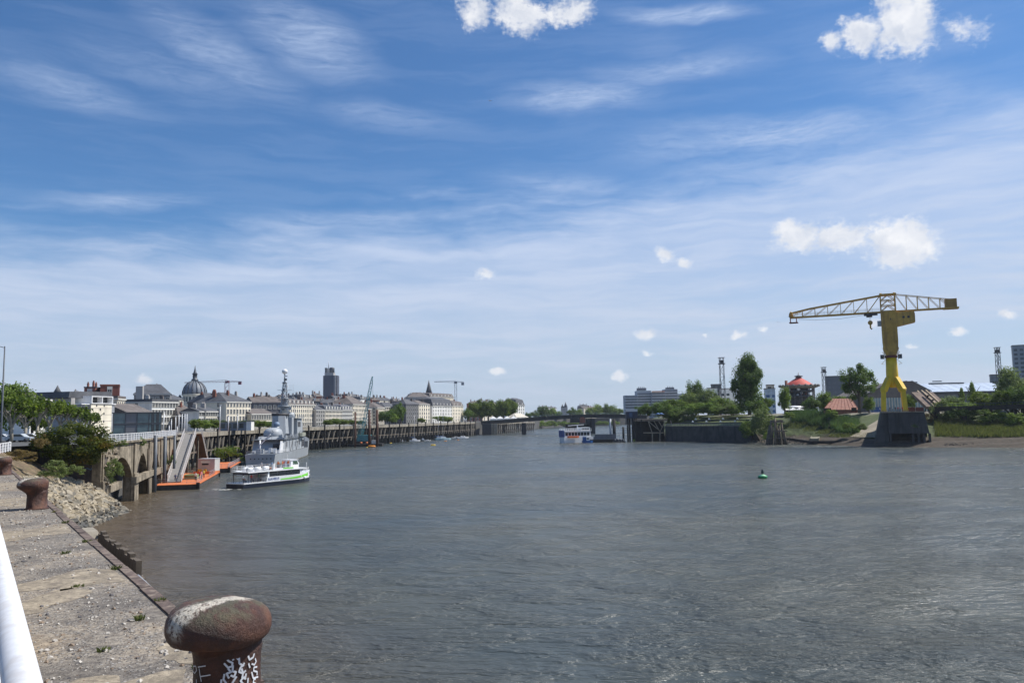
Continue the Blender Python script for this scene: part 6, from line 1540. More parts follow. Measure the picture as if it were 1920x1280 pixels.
def parked_car(label, px, d, col, van=False, rz=0.1):
    c = AT(px, 825, d); T = thing('parked_van' if van else 'parked_car', label, 'van' if van else 'car', (c.x, d, 9.75), rz)
    P = mat('car_' + col[0], col[1], .3, .03, 1)
    if van: B = MB().side([(-2.6, .35), (2.4, .35), (2.55, 1.0), (2.0, 1.9), (1.5, 2.3), (-2.6, 2.3)], -.95, .95)
    else: B = MB().side([(-2.1, .35), (2.1, .35), (2.15, .75), (1.2, .95), (.5, 1.45), (-1.2, 1.48), (-1.9, 1.0), (-2.15, .9)], -.85, .85)
    B.build('body', P, T)
    y = .955 if van else .855
    for s in (-1, 1): MB().side([(1.15, 1.25), (1.7, 1.25), (1.4, 2.0), (1.15, 2.0)] if van else [(-1.5, .98), (.95, .98), (.42, 1.38), (-1.1, 1.40)], s * y, s * (y + .015)).build('window', M_PANE, T)
    for x in (-1.35, 1.35):
        for s in (-1, 1): 
            w = MB(); w.tube([(x, s * (y - .18), .34), (x, s * (y + .01), .34)], .33, 12); w.build('wheel', M_IRON, T)
parked_car('white car parked under the leftmost plane tree', 4, 143, ('white', (.75, .75, .76)))
parked_car('silver blue car parked between the plane trees', 37, 142, ('silver', (.42, .46, .50)))
parked_car('white car partly hidden behind the left of the big bush', 56, 144, ('white', (.75, .75, .76)), rz=.3)
# green hedge and trees along the quay road
for i, (px, d, top, w, kd) in enumerate([(368, 262, 783, 30, 'plane'), (385, 268, 786, 28, 'mid'), (402, 274, 784, 28, 'plane'), (420, 282, 787, 28, 'plane'), (455, 300, 786, 28, 'mid'), (472, 306, 787, 28, 'plane'), (489, 312, 786, 26, 'plane'), (505, 318, 789, 22, 'mid'), (615, 400, 785, 22, 'plane'), (630, 408, 783, 20, 'mid'), (645, 416, 785, 22, 'plane'), (660, 424, 786, 20, 'plane'), (675, 430, 787, 18, 'plane')]):
    tree('low bright green tree of the quayside row, number not told apart' if 0 else f'low leafy quayside tree {["in the row left of the warship, " if i < 8 else "in the row between warship and teal crane, "][0]}{pos[i if i < 8 else i - 8]} from the left', px, d, top, w, 9.75, kd, crown0=.15, group='low trees along the quay road')
for i, (px, d, top, w, kd, lb) in enumerate([(722, 470, 768, 34, 'dark', 'round dark quay tree right of the tall steel piles'), (742, 490, 757, 32, 'dark', 'tallest dark quay tree right of the teal crane'), (735, 478, 775, 30, 'mid', 'lighter bushy tree at the foot of the tall dark quay tree'), (752, 520, 752, 20, 'dark', 'narrow dark tree against the slate grey side block'), (790, 540, 783, 20, 'plane', 'low yellow green tree in front of the square pale house'), (826, 560, 778, 32, 'mid', 'bushy green tree in front of the pale mansard house'), (842, 568, 781, 20, 'plane', 'small light tree right of the bushy green tree')]):
    tree(lb, px, d, top, w, 9.75, kd, crown0=.12)
for i, px in enumerate([888, 902, 916, 930, 944, 958]):
    tree(f'large plane tree of the riverside clump left of the bridge, {pos[i]} from the left', px, 690 + (i % 2) * 30, 748 + (3 if i in (0, 3) else 0) - (2 if i in (2, 4, 5) else 0), 30, 9.75, 'plane', crown0=.12, group='large plane trees left of the bridge')
tree('dark tree at the left end of the plane tree clump', 877, 668, 764, 22, 9.75, 'dark', crown0=.1)
far = [(990, 900, 772, 16, 'dark'), (1003, 960, 768, 18, 'dark'), (1020, 980, 759, 26, 'dark'), (1036, 1000, 762, 20, 'mid'), (1046, 1020, 769, 16, 'dark'), (1072, 1050, 762, 22, 'dark'), (1086, 1060, 766, 18, 'mid'), (1108, 1100, 761, 20, 'mid'), (1120, 1110, 756, 24, 'mid'), (1136, 1120, 755, 26, 'dark'), (1150, 1130, 758, 22, 'mid'), (1162, 1140, 763, 18, 'mid')]
fn = ['first', 'second', 'third', 'fourth', 'fifth', 'sixth', 'seventh', 'eighth', 'ninth', 'tenth', 'eleventh', 'twelfth']
for i, (px, d, top, w, kd) in enumerate(far):
    tree(f'far riverside tree rising above the bridge, {fn[i]} from the left', px, d, top, w, 9.0, kd, crown0=.05, group='far trees beyond the bridge')
far2 = [(1012, 905, 786, 30), (1032, 915, 787, 30), (1052, 925, 788, 30), (1072, 940, 789, 30), (1130, 1000, 788, 30), (1152, 1010, 788, 26)]
for i, (px, d, top, w) in enumerate(far2):
    tree(f'low shrub clump on the bank seen under the bridge, {pos[i]} from the left', px, d, top, w, 2.0, 'bush', 'shrub', crown0=0.0, group='shrubs under the bridge', name='shrub')
b = MB(); 
for a_, c_ in (((1000, 800.5, 1.0), (1062, 796.5, 1.0)), ((1112, 796, 1), (1166, 795, 1))):
    p = ATZ(a_[0], a_[1] + 1, 0); q = ATZ(c_[0], c_[1] + 1, 0); 
    b.add([(p.x, p.y, -.5), (q.x, q.y, -.5), (q.x + 5, q.y + 45, 7), (p.x - 5, p.y + 45, 7)], [(0, 1, 2, 3)])
b.build('far_bank', mat('far_bank_green', (.11, .13, .05), .95, .25, .05))['kind'] = 'structure'
# ================================================================== yellow harbour crane on its pier
M_YEL = mat('crane_yellow', (0.80, 0.52, 0.010), 0.5, 0.07, 0.25, stain=(0.45, 0.25, 0.03), sfac=0.45, streak=True, fine=.08, fscale=1.5)
M_OCH = mat('crane_ochre', (0.58, 0.345, 0.065), 0.65, 0.12, 0.35, stain=(0.24, 0.125, 0.045), sfac=0.55, streak=True, fine=.15, fscale=2)
M_RED = mat('red_lead', (0.16, 0.045, 0.03), .8, .2, .6)
CD = 290.0
def titan():
    c = AT(1677, 769, CD); Z0 = 12.45; an = -R(23)
    T = thing('harbour_crane', 'tall yellow hammerhead harbour crane on four splayed legs on the dark pier', 'crane', (c.x, CD, Z0), an)
    kx = .1753; Z = lambda py: AT(1672, py, CD).z - Z0
    def X(px, py): return (px - (1677 - (770 - py) * .0645)) * kx      # screen x -> local x, taking out the lean of the picture
    # legs
    zr = Z(708); rr0 = 1.9
    for i, (sx, sy) in enumerate(((-1, -1), (1, -1), (1, 1), (-1, 1))):
        g = MB(); a = Vector((sx * rr0 * .62, sy * rr0 * .62, zr - .3)); b = Vector((sx * 3.15, sy * 3.15, zr * .62)); f = Vector((sx * 3.55, sy * 3.55, 0.35))
        g.bar(a, b, 1.75, 1.75); g.bar(b + Vector((0, 0, .3)), f, 1.45, 1.45); g.sphere(b, 1.0, 10, 6)
        g.build('leg', M_YEL, T); MB().box((sx * 3.55, sy * 3.55, .2), (1.7, 1.7, .5)).build('foot', M_OCH, T)
    MB().lathe([(.9, zr - 3.6), (1.5, zr - 2.2), (1.95, zr - .6), (2.05, zr + .2), (1.95, Z(690)), (1.85, Z(671))], (0, 0, 0), 28).build('column', M_YEL, T)
    # slewing ring with little platforms
    zs = Z(668); MB().lathe([(2.15, -.5), (2.15, .4)], (0, 0, zs), 24).build('slewing_ring', M_RED, T)
    for s in (-1, 1):
        MB().box((s * 2.9, -.6, zs - .1), (1.3, 1.6, 1.5)).build('motor_housing', M_STEELD, T)
        g = MB(); g.bar((s * 2.2, -1.5, zs - 1.6), (s * 3.2, -1.5, zs - 2.6), .12); g.bar((s * 2.0, -1.6, zs - 1.5), (s * 2.9, -1.5, zs + .3), .12); g.bar((s * 2.4, -1.6, zs - 2.9), (s * 3.4, -1.5, zs - 2.7), .12); g.build('ladder', M_OCH, T)
    # tapered tower body
    def sec(z, x0, x1, yd): return [(x0, -yd, z), (x1, -yd, z), (x1, yd, z), (x0, yd, z)]
    S = [sec(Z(668), -1.55, 1.75, 1.4), sec(Z(654), -2.35, 2.45, 2.0), sec(Z(640), -2.5, 2.6, 2.3), sec(Z(583), -2.55, 2.5, 2.5)]
    vs = [p for s in S for p in s]; fs = [(0, 3, 2, 1), (12, 13, 14, 15)] + [(i * 4 + j, i * 4 + (j + 1) % 4, (i + 1) * 4 + (j + 1) % 4, (i + 1) * 4 + j) for i in range(3) for j in range(4)]
    MB().add(vs, fs).build('tower_body', M_OCH, T)
    g = MB()
    for i in range(9):
        z = Z(640) + (Z(585) - Z(640)) * i / 8; g.b(-2.5, 2.5, -2.56, -2.45, z, z + .12)
    for x in (-1.2, 0, 1.2): g.b(x - .05, x + .05, -2.56, -2.46, Z(640), Z(584))
    g.build('plating_rib', M_OCH, T)
    MB().b(-.05 + .4, .65, -2.62, -2.56, Z(601), Z(598)).build('window', M_IRON, T)
    for s in (-1, 1):
        g = MB(); g.bar((s * 2.6, -2.0, Z(652)), (s * 2.1, -1.7, Z(666)), .16); g.bar((s * 2.9, -2.0, Z(660)), (s * 2.3, -1.7, Z(664)), .12); g.build('strut', M_OCH, T)
    # operator cabin left, machinery house right
    MB().box((-3.25, -.8, Z(606)), (1.2, 1.8, 1.9)).build('operator_cab', M_GPAINT, T)
    x0, x1 = 2.52, 8.5
    MB().side([(x0, Z(587)), (x1 - .2, Z(587)), (x1, Z(592)), (x1, Z(606.5)), (x0, Z(613))], -2.2, 2.4).build('machinery_house', M_OCH, T)
    for x in (4.4, 6.0): MB().b(x, x + .75, -2.25, -2.2, Z(599), Z(595)).build('window', M_IRON, T)
    # head tower lattice
    zt = Z(553); zb = Z(583); g = MB()
    for sx in (-1, 1):
        for sy in (-1, 1): g.bar((sx * 2.4, sy * 1.8, zb), (sx * 2.4, sy * 1.8, zt), .36)
    for sy in (-1, 1):
        for k in range(3):
            za, zc = zb + (zt - zb) * k / 3, zb + (zt - zb) * (k + 1) / 3
            g.bar((-2.4, sy * 1.8, zc), (2.4, sy * 1.8, zc), .26); g.bar((-2.4, sy * 1.8, za), (0, sy * 1.8, zc), .2); g.bar((2.4, sy * 1.8, za), (0, sy * 1.8, zc), .2)
    g.bar((-2.7, 0, zt + .1), (2.9, 0, zt + .1), 3.9, .5)
    for x in (-2.2, 2.3): g.tube([(x - .4, 0, zt + .5), (x + .4, 0, zt + .5)], .35, 8)
    g.build('head_frame', M_OCH, T)
    # jib and counter jib: two trusses
    zl = Z(584.5)
    def truss(name, X0, X1, top, n, w0, th, mt):
        """top = list of (x, z) of the upper chord"""
        g = MB()
        def tz(x):
            for (a, za), (b, zb_) in zip(top, top[1:]):
                if min(a, b) - 1e-6 <= x <= max(a, b) + 1e-6: return za + (zb_ - za) * (x - a) / (b - a)
            return top[-1][1]
        for sy in (-w0, w0):
            g.bar((X0, sy, zl), (X1, sy, zl), .34, .42)
            for (a, za), (b, zb_) in zip(top, top[1:]): g.bar((a, sy, za), (b, sy, zb_), th)
            for i in range(n + 1):
                x = X0 + (X1 - X0) * i / n; g.bar((x, sy, zl), (x, sy, tz(x)), .17)
                if i < n:
                    xn = X0 + (X1 - X0) * (i + 1) / n
                    g.bar((x, sy, tz(x)), (xn, sy, zl), .15)
        for i in range(n * 2 + 1):
            x = X0 + (X1 - X0) * i / (2 * n); g.bar((x, -w0, zl), (x, w0, zl), .16)
        g.build(name, mt, T)
    truss('jib', -2.5, -34.0, [(-2.5, zt - .1), (-27.2, zl + 2.9), (-33.8, zl + 1.6)], 7, 1.5, .34, M_OCH)
    truss('counter_jib', 2.5, 20.4, [(2.5, zt), (20.4, zl + 3.0)], 5, 1.3, .2, M_OCH)
    MB().b(18.4, 22.0, -1.7, 1.7, zl + .25, zl + 3.2).build('counterweight', mat('counterweight_box', (.34, .20, .05), .75, .15, .5), T); MB().b(17.8, 22.6, -1.8, 1.8, zl - .35, zl + .2).build('counterweight_tray', M_OCH, T)
    rail_run(T, [(-3, -1.7, zl + .3), (-33.5, -1.7, zl + .3)], 1.0, M_OCH, 'walkway_rail', 2.2, .06)
    MB().lathe([(.9, 0), (.7, 1.2), (.3, 2.0)], (-33.6, 0, zl + .3), 8).build('tip_sheave', M_OCH, T)
    MB().b(-34.3, -31.2, -1.6, 1.6, zl - 2.1, zl - 1.85).b(-34.0, -33.8, -1.5, 1.5, zl - 1.9, zl - .2).b(-31.8, -31.6, -1.5, 1.5, zl - 1.9, zl - .2).build('tip_platform', M_RED, T)
    # trolley and hook
    MB().b(-8.2, -3.6, -1.4, 1.4, zl - .9, zl - .25).b(-7.4, -5.4, -1.1, 1.1, zl - 1.5, zl - .9).build('trolley', M_IRON, T)
    g = MB(); g.bar((-6.4, -.3, zl - 1.4), (-6.4, -.3, zl - 3.1), .08); g.bar((-6.0, .3, zl - 1.4), (-6.0, .3, zl - 3.1), .08); g.sphere((-6.2, 0, zl - 3.6), .85, 10, 8); g.tube([(-6.2, 0, zl - 4.3), (-6.2, 0, zl - 5.4), (-5.9, 0, zl - 6.0), (-5.6, 0, zl - 5.7)], [.28, .3, .3, .15], 8); g.build('hook_block', M_OCH, T)
    g = MB(); g.tube([(-8.0, 0, zl - .6), (-16, 0, zl - 1.5), (-25, 0, zl - 1.4), (-31, 0, zl - .7)], .05, 4); g.build('hoist_cable', M_IRON, T)
titan()
def crane_pier():
    c = AT(1677, 769, CD); T = thing('crane_pier', 'massive dark stained concrete pier with open bays carrying the yellow crane', 'pier', (c.x, CD, 0), -R(23))
    top, bt = 12.2, 4.6; y0, y1 = -5.0, 17.0; xa, xb = -2.4, 9.2
    def slab(p0, p1, z0, z1, nm):          # p0, p1 = (x0, x1, y0, y1) at the bottom and at the top
        r = lambda p, z: [(p[0], p[2], z), (p[1], p[2], z), (p[1], p[3], z), (p[0], p[3], z)]
        MB().add(r(p0, z0) + r(p1, z1), [(0, 3, 2, 1), (4, 5, 6, 7), (0, 1, 5, 4), (1, 2, 6, 5), (2, 3, 7, 6), (3, 0, 4, 7)]).build(nm, M_CONCD, T)
    slab((xa, xb + 1.2, y0 - .5, y1), (xa, xb, y0, y1), bt, top, 'body')
    for u in (0.0, .58, .72, .86, 1.0):
        x = xa + .5 + (xb + .8 - xa) * u; MB().b(x - .35, x + .35, y0 + .1, y0 + 2, -2, bt - .01).build('column', M_CONCD, T)
    MB().b(xa + .2, xb + .8, y0 + 5, y1, -2, bt - .02).build('core', M_TIMBERD, T)  # near-black core paints in the shade of the open bays
    slab((-7.9, xa - .02, y0 + .4, y1), (-4.4, xa - .02, y0 + .6, y1), -2, top - .02, 'buttress')
    for x in (1.0, 4.6, 7.6): MB().b(x - .12, x + .12, y0 - .42, y0 - .05, bt + 1, top).build('rib', M_CONCD, T)
    MB().b(-4.8, xb + .4, y0 - .45, y0 + .45, top - .25, top + .02).build('kerb', M_CONC, T)
    MB().b(-4.7, xb + .1, y0 + .5, y1 + 2, top - .02, top + .12).build('platform', M_CONC, T)
    rail_run(T, [(4.6, y0 + .4, top + .1), (xb - .1, y0 + .4, top + .1), (xb - .1, 14, top + .1)], 1.35, M_RED, 'railing', 1.2, .16)
    for x in (5.4, 7.8): MB().b(x - 1.1, x + 1.1, y0 + 1.6, y0 + 1.9, top + .13, top + 1.5).build('rusty_screen', M_RED, T)
crane_pier()
gm = crown('foliage', L_WILLOW, 700, .07, 91, 'bush', 12, .3, .3)
o = meshobj('creeper', gm); c = AT(1713, 803, 283.3); pp = Matrix.LocRotScale(Vector((AT(1677, 769, CD).x, CD, 0)), Euler((0, 0, -R(23))), None) @ Vector((6.2, -5.5, 6.4)); o.location = pp; o.scale = (4.4, .8, 1.6); tag(o, 'thin weeds growing out of the dark crane pier face', 'creeper')
for i, (px, d, col, w) in enumerate([(1669, 289, 'dark blue', 'left of centre between the crane legs'), (1674, 291, 'white', 'between the crane legs, beside one in dark blue'), (1679, 288, 'black', 'in the middle between the crane legs'), (1684, 290, 'red', 'at the right crane leg'), (1688, 288, 'pink', 'just right of one in red'), (1692, 291, 'red', 'taller in the group at the right leg'), (1708, 288.5, 'grey', 'by the rusty railing right of the crane'), (1650, 300, 'white', 'left of the crane near the blue box')]):
    c = AT(px, 770, d); person(col, 'stand', (c.x, d, 12.37 if px > 1655 else 12.2), i * 1.1, f'person in {col} on the pier, {w}', 'visitors at the yellow crane')
# ================================================================== buoy
def buoy():
    p = ATZ(1430, 896, 0); T = thing('navigation_buoy', 'green navigation buoy with a dark conical topmark floating alone right of centre', 'buoy', p)
    gr = mat('buoy_green', (0.015, 0.26, 0.08), .4, .1, 2); lt = mat('buoy_pale_green', (.30, .62, .36), .45, .1, 2); dk = mat('buoy_dark', (.008, .03, .03), .5)
    MB().lathe([(.5, -.4), (.80, -.1), (.90, .15), (.92, .38), (.86, .44)], (0, 0, 0), 24).build('float', gr, T)
    MB().lathe([(.86, .44), (.60, .56), (.40, .66), (.34, .70)], (0, 0, 0), 24).build('deck_cone', lt, T)
    MB().lathe([(.07, .66), (.07, .95), (.26, .95), (.27, 1.1), (.16, 1.62), (.13, 1.78), (.02, 1.8)], (0, 0, 0), 14).build('topmark', dk, T)
    g = MB()
    for a in (0, 2.1, 4.2): g.tube([(.3 * math.cos(a), .3 * math.sin(a), .6), (.14 * math.cos(a), .14 * math.sin(a), 1.0)], .025, 5)
    g.build('lifting_frame', gr, T)
buoy()
# ================================================================== white river cruiser, blue launch, jetty
def cruiser():
    d = 392; k = d / FPX; xa, xb = AT(1056, 820, d).x, AT(1114, 820, d).x; L = xb - xa; T = thing('river_cruiser', 'white river cruise boat with an orange tender moored at the dark landing stage', 'boat', (xa, d - 5, 0), .42); L *= 1.06; Z = lambda py: AT(1085, py, d).z
    MB().prism([(.3, 0), (L, 0), (L, 5), (.3, 5), (-.3, 2.5)], -.5, Z(818.5)).build('hull', M_WPAINT, T)
    MB().b(.6, L - 1, .25, 4.8, Z(818.5), Z(808)).build('lower_saloon', M_WPAINT, T)
    for i in range(8): MB().b(1.0 + i * (L - 2.4) / 8, 1.0 + (i + .8) * (L - 2.4) / 8, .2, .25, Z(816), Z(810)).build('window', M_PANE, T)
    MB().b(.2, L - .6, -.1, 5.1, Z(808), Z(806.8)).build('upper_deck', M_WPAINT, T)
    rail_run(T, [(.3, 0, Z(806.8)), (L - .7, 0, Z(806.8))], 1.1, M_WPAINT, 'railing', 1.2, .09); rail_run(T, [(.3, 5, Z(806.8)), (L - .7, 5, Z(806.8))], 1.1, M_WPAINT, 'railing', 1.2, .09)
    MB().b(L * .62, L - 1.2, .6, 4.4, Z(806.8), Z(801)).build('wheelhouse', M_WPAINT, T); MB().b(L * .64, L - 1.5, .55, .6, Z(805.5), Z(802.2)).build('window', M_PANE, T)
    g = MB(); g.bar((L * .22, 2, Z(797.5)), (L * .76, 2, Z(796)), .5, .25); g.bar((L * .52, 2, Z(806)), (L * .54, 2, Z(797)), .3); g.bar((L * .58, 2, Z(806)), (L * .54, 2, Z(797)), .3); g.build('radar_arch', M_WPAINT, T)
    MB().prism([(L * .14, -1.0), (L * .44, -1.0), (L * .5, -.6), (L * .44, -.15), (L * .14, -.15), (L * .1, -.6)], Z(820), Z(816.6)).build('tender', mat('tender_orange', (.62, .13, .03), .6), T)
    MB().b(-.2, .5, .2, 4.8, Z(818.5), Z(806)).build('stern_arch', mat('cruiser_blue', (.03, .08, .26), .4), T)
    d2 = 384; T2 = thing('blue_launch', 'small deep blue launch with a white wheelhouse beside the white cruise boat', 'boat', (AT(1101, 825, d2).x, d2, 0))
    bl = mat('launch_blue', (.015, .09, .28), .35)
    MB().prism([(-2.4, -1), (1.6, -1), (2.6, 0), (1.6, 1), (-2.4, 1)], -.3, 1.1, k=1.06).build('hull', bl, T2)
    MB().b(-2.2, -.5, -.8, .8, 1.11, 2.9).build('cabin', bl, T2); MB().b(-.4, 1.0, -.8, .8, 1.11, 2.6).build('wheelhouse', M_WPAINT, T2); MB().b(-.2, .8, -.85, -.8, 1.7, 2.4).build('window', M_PANE, T2)
cruiser()
def landing():
    d = 388; T = thing('landing_pontoon', 'dark floating landing pontoon right of the white cruise boat', 'pontoon', (AT(1130, 825, d).x, d, 0))
    MB().b(-5.5, 7.5, -1.5, 8, -.5, 1.3).build('float', M_TIMBERD, T); MB().b(-5.6, 7.6, -1.6, 8.1, 1.3, 1.45).build('deck', M_CONCD, T)
    MB().add([(-4.5, 0, 1.46), (6.5, 0, 1.46), (6.5, .2, 1.46), (-4.5, .2, 1.46), (-3.5, 0, 3.9), (6.5, 0, 3.9), (6.5, .2, 3.9), (-3.5, .2, 3.9)], [(0, 3, 2, 1), (4, 5, 6, 7), (0, 1, 5, 4), (1, 2, 6, 5), (2, 3, 7, 6), (3, 0, 4, 7)]).build('screen', mat('grey_screen', (.14, .145, .16)), T)
    d = 390
    for i, (px, top, r, m, lb) in enumerate([(1145, 785, .5, M_GPAINT, 'pale grey pile with a small white sail shaped marker'), (1152, 786, .75, M_TIMBERD, 'thick dark pile right of the pale grey pile'), (1169, 800, .5, M_TIMBERD, 'short dark pile left of the tall dark dolphin')]):
        c = AT(px, 820, d); m_ = MB(); m_.tube([(0, 0, -3), (0, 0, AT(px, top, d).z)], r, 10)
        if i == 0: m_.add([(-.8, 0, 7.5), (.3, 0, 7.2), (.2, 0, 12), (-.8, .2, 7.5), (.3, .2, 7.2), (.2, .2, 12)], [(0, 1, 2), (5, 4, 3), (0, 2, 5, 3), (1, 4, 5, 2), (0, 3, 4, 1)])
        o = m_.build('pile', m); o.location = (c.x, d, 0); tag(o, lb, 'pile')
    c = AT(1185, 800, 392); T = thing('dolphin', 'tall dark mooring dolphin of clustered piles with a boxed blue black head', 'mooring dolphin', (c.x, 392, 0)); zt = AT(1185, 783, 392).z
    for i, x in enumerate((-2.1, -1.0, .3, 1.5, 2.4)): MB().tube([(x, (i % 2) * 1.2, -3), (x, (i % 2) * 1.2, zt)], .42, 8).build('pile', M_TIMBERD, T)
    MB().b(-2.7, 2.8, -.8, 2.2, zt - .2, zt + 3.0).build('head', mat('dolphin_head', (.02, .03, .06), .6), T); MB().b(-1.2, .2, -.9, -.82, zt + .4, zt + 2.6).build('panel', mat('dolphin_panel', (.06, .10, .18)), T)
    MB().b(-2.4, 2.8, -.6, 2, zt + 3.01, zt + 4.2).build('cap', M_ALU, T)
    MB().b(.3, 1.9, -.9, -.5, .1, 1.2).build('marker', mat('lime_marker', (.22, .30, .05)), T)
    # heap of buoys and gear
    c = AT(1161, 823, 386); T = thing('work_float', 'low float heaped with dark gear between the piles and the dolphin', 'float', (c.x, 386, 0)); MB().b(-3.2, 3, -1, 1.5, -.3, .5).build('hull', M_IRON, T)
    for i, (x, r) in enumerate(((-2, .6), (-.8, .8), (.6, .7), (1.8, .6))): MB().sphere((x, 0, .5 + r * .7), r, 8, 6).build('gear', M_STEELD, T)
landing()
def jetty():
    d = 388; x0, x1 = AT(1196, 800, d).x, AT(1252, 800, d).x; c = AT(1224, 800, d); T = thing('timber_jetty', 'timber trestle jetty with pale crossed struts right of the dolphin', 'jetty', (c.x, d, 0)); Z = lambda py: AT(1224, py, d).z
    zt = Z(785.5)
    MB().b(x0 - c.x - 1, x1 - c.x, -.5, 12, zt - .9, zt).build('deck', mat('jetty_deck', (.20, .15, .11), .9, .3, 1), T)
    MB().b(x0 - c.x - 1, x0 - c.x + 4, 1.5, 10, -1, zt - 1).build('dark_cribwork', M_TIMBERD, T); MB().b(x0 - c.x + 2, x1 - c.x - .5, 7, 11, -1, zt - 1).build('dark_cribwork', M_TIMBERD, T)
    pale = mat('bleached_strut', (.30, .25, .19), .9, .25, .8)
    def P(px, py): p = AT(px, py, d); return (p.x - c.x, -.3, p.z)
    for a, b in (((1214, 786), (1223, 812)), ((1226, 789), (1239, 812)), ((1247, 789), (1236, 812)), ((1216, 790), (1238, 808)), ((1257, 788), (1262, 805)), ((1235, 790), (1241, 800))): MB().bar(P(*a), P(*b), .36).build('strut', pale, T)
    for px in (1202, 1223, 1237, 1250): MB().bar(P(px, 812 if px > 1210 else 786), P(px, 834), .5).build('pile', pale if px > 1210 else M_TIMBERD, T)
    MB().bar(P(1206, 811), P(1244, 811), .35, .5).build('waling', pale, T)
jetty()
for i, (px, col) in enumerate([(1234, 'light blue'), (1240, 'white')]):
    c = AT(px, 783, 394); T = thing('parasol', f'{"blue" if i == 0 else "second blue"} parasol on the jetty deck, {"left" if i == 0 else "right"} one', 'parasol', (c.x, 394, AT(1224, 785.5, 388).z)); MB().lathe([(1.7, 0), (.1, .8)], (0, 0, 2.2), 8).build('canopy', mat('blue_canvas', (.12, .22, .42), .8), T); MB().tube([(0, 0, 0), (0, 0, 2.6)], .05, 5).build('pole', M_ALU, T)
# ---- quay wall with railing, terraces
def wall_south():
    a, b = Vector((73, 385, 0)), Vector((103.5, 350, 0)); T = thing('river_wall', 'dark stained river wall with a white rail below the terraced lawns', 'river wall', a)
    g = MB(); g.bar(a + Vector((-.2, -.3, 3.1)), b + Vector((-.2, -.3, 3.1)), .9, 8.2); g.build('wall', M_CONCD, T, True)
    g = MB(); g.bar(a + Vector((0, 0, 7.25)), b + Vector((0, 0, 7.25)), 1.5, .3); g.build('coping', M_CONC, T, True)
    rail_run(T, [(0, 0, 7.4), tuple(b - a + Vector((0, 0, 7.4)))], 1.0, mat('lichened_rail', (.34, .34, .26), .8, .2, 1), 'railing', .9, .11)
    for i, (o, z) in enumerate(((6, 8.35), (13, 9.5), (24, 10.7))):
        p, q = a + Vector((SN.x * o, SN.y * o, z)), b + Vector((SN.x * o, SN.y * o, z)); g = MB(); g.bar(p, q, .5, .8); g.build('terrace_kerb', M_CONCD, T, True)
wall_south()
tb = []
for i in range(11):
    u = (i + .5) / 11; o = 6.6 if i % 2 else 13.6; x = 76 + u * 28 + SN.x * o; y = 382 - u * 32 + SN.y * o; z = 9.0 if i % 2 else 10.1
    g = MB().b(-.5, .5, -.25, .25, 0, .35).b(-.3, .3, .1, .25, .35, .8); oo = g.build('lawn_seat', M_WPAINT); oo.location = (x, y, z - .1); tag(oo, f'small white seat on the terraced lawn, {fn[i]} from the left', 'seat', 'white seats on the terraced lawn')
# ---- rocks and old timber dolphin
rr = random.Random(15); g = MB()
for i in range(560):
    t = rr.random(); x = 101 + t * 15; y = 352 - t * 28; o = rr.uniform(-.5, 5 if t < .8 else 3); r = rr.uniform(.3, .9)
    rock(g, (x + SN.x * o, y + SN.y * o, .05 + .55 * max(o, 0) + r * .1), r, rr, .65)
tag(g.build('rubble', [mat('far_rock_a', (.23, .195, .145), .9), mat('far_rock_b', (.16, .135, .10), .9), mat('far_rock_c', (.12, .11, .095), .9)]), 'grey brown boulders at the waterline left of the old timber stump', 'rubble', kind='stuff')
g = MB()
for i in range(620):
    t = rr.random() ** .8; x = 144 + t * 60; y = 275.5 - t * 33; o = rr.uniform(-.8, 4.5); r = rr.uniform(.15, .55)
    rock(g, (x + SN.x * o, y + SN.y * o, .02 + .28 * max(o, 0) + r * .1), r, rr, .5)
tag(g.build('rubble', [mat('far_rock_b', (.16, .135, .10)), mat('far_rock_c', (.12, .11, .095)), mat('far_rock_d', (.075, .062, .048), .8)]), 'low muddy stones along the waterline right of the crane pier', 'rubble', kind='stuff')
def stump():
    d = 322; c = AT(1458, 820, d); T = thing('timber_dolphin', 'broken leaning timber dolphin on the rocks beside the round willow bush', 'mooring dolphin', (c.x, d, .3)); k = d / FPX; rr = random.Random(3)
    pale = mat('driftwood', (.17, .14, .105), .9, .35, 1, stain=(.05, .045, .04), sfac=.7, streak=True)
    for i in range(15):
        x = rr.uniform(-3.4, 3.4); y = rr.uniform(-1.5, 2.5); top = rr.uniform(6, 11.0) - abs(x) * .5; lean = -x * .35
        MB().tube([(x * 1.25, y, -1), (x * 1.0, y, top * .5), (x + lean * .4, y, top)], [.42, .38, .32], 7).build('post', pale, T)
    for z, x0, x1 in ((2.4, -4.2, 4.4), (5.2, -3.2, 3.4), (8.6, -2.6, 2.5)): MB().bar((x0, -1.6, z), (x1, -1.5, z + rr.uniform(-.6, .6)), .45).build('waling', pale, T)
    MB().b(-2.2, 2.2, -1, 1.5, 8.9, 9.5).build('cap', pale, T)
stump()
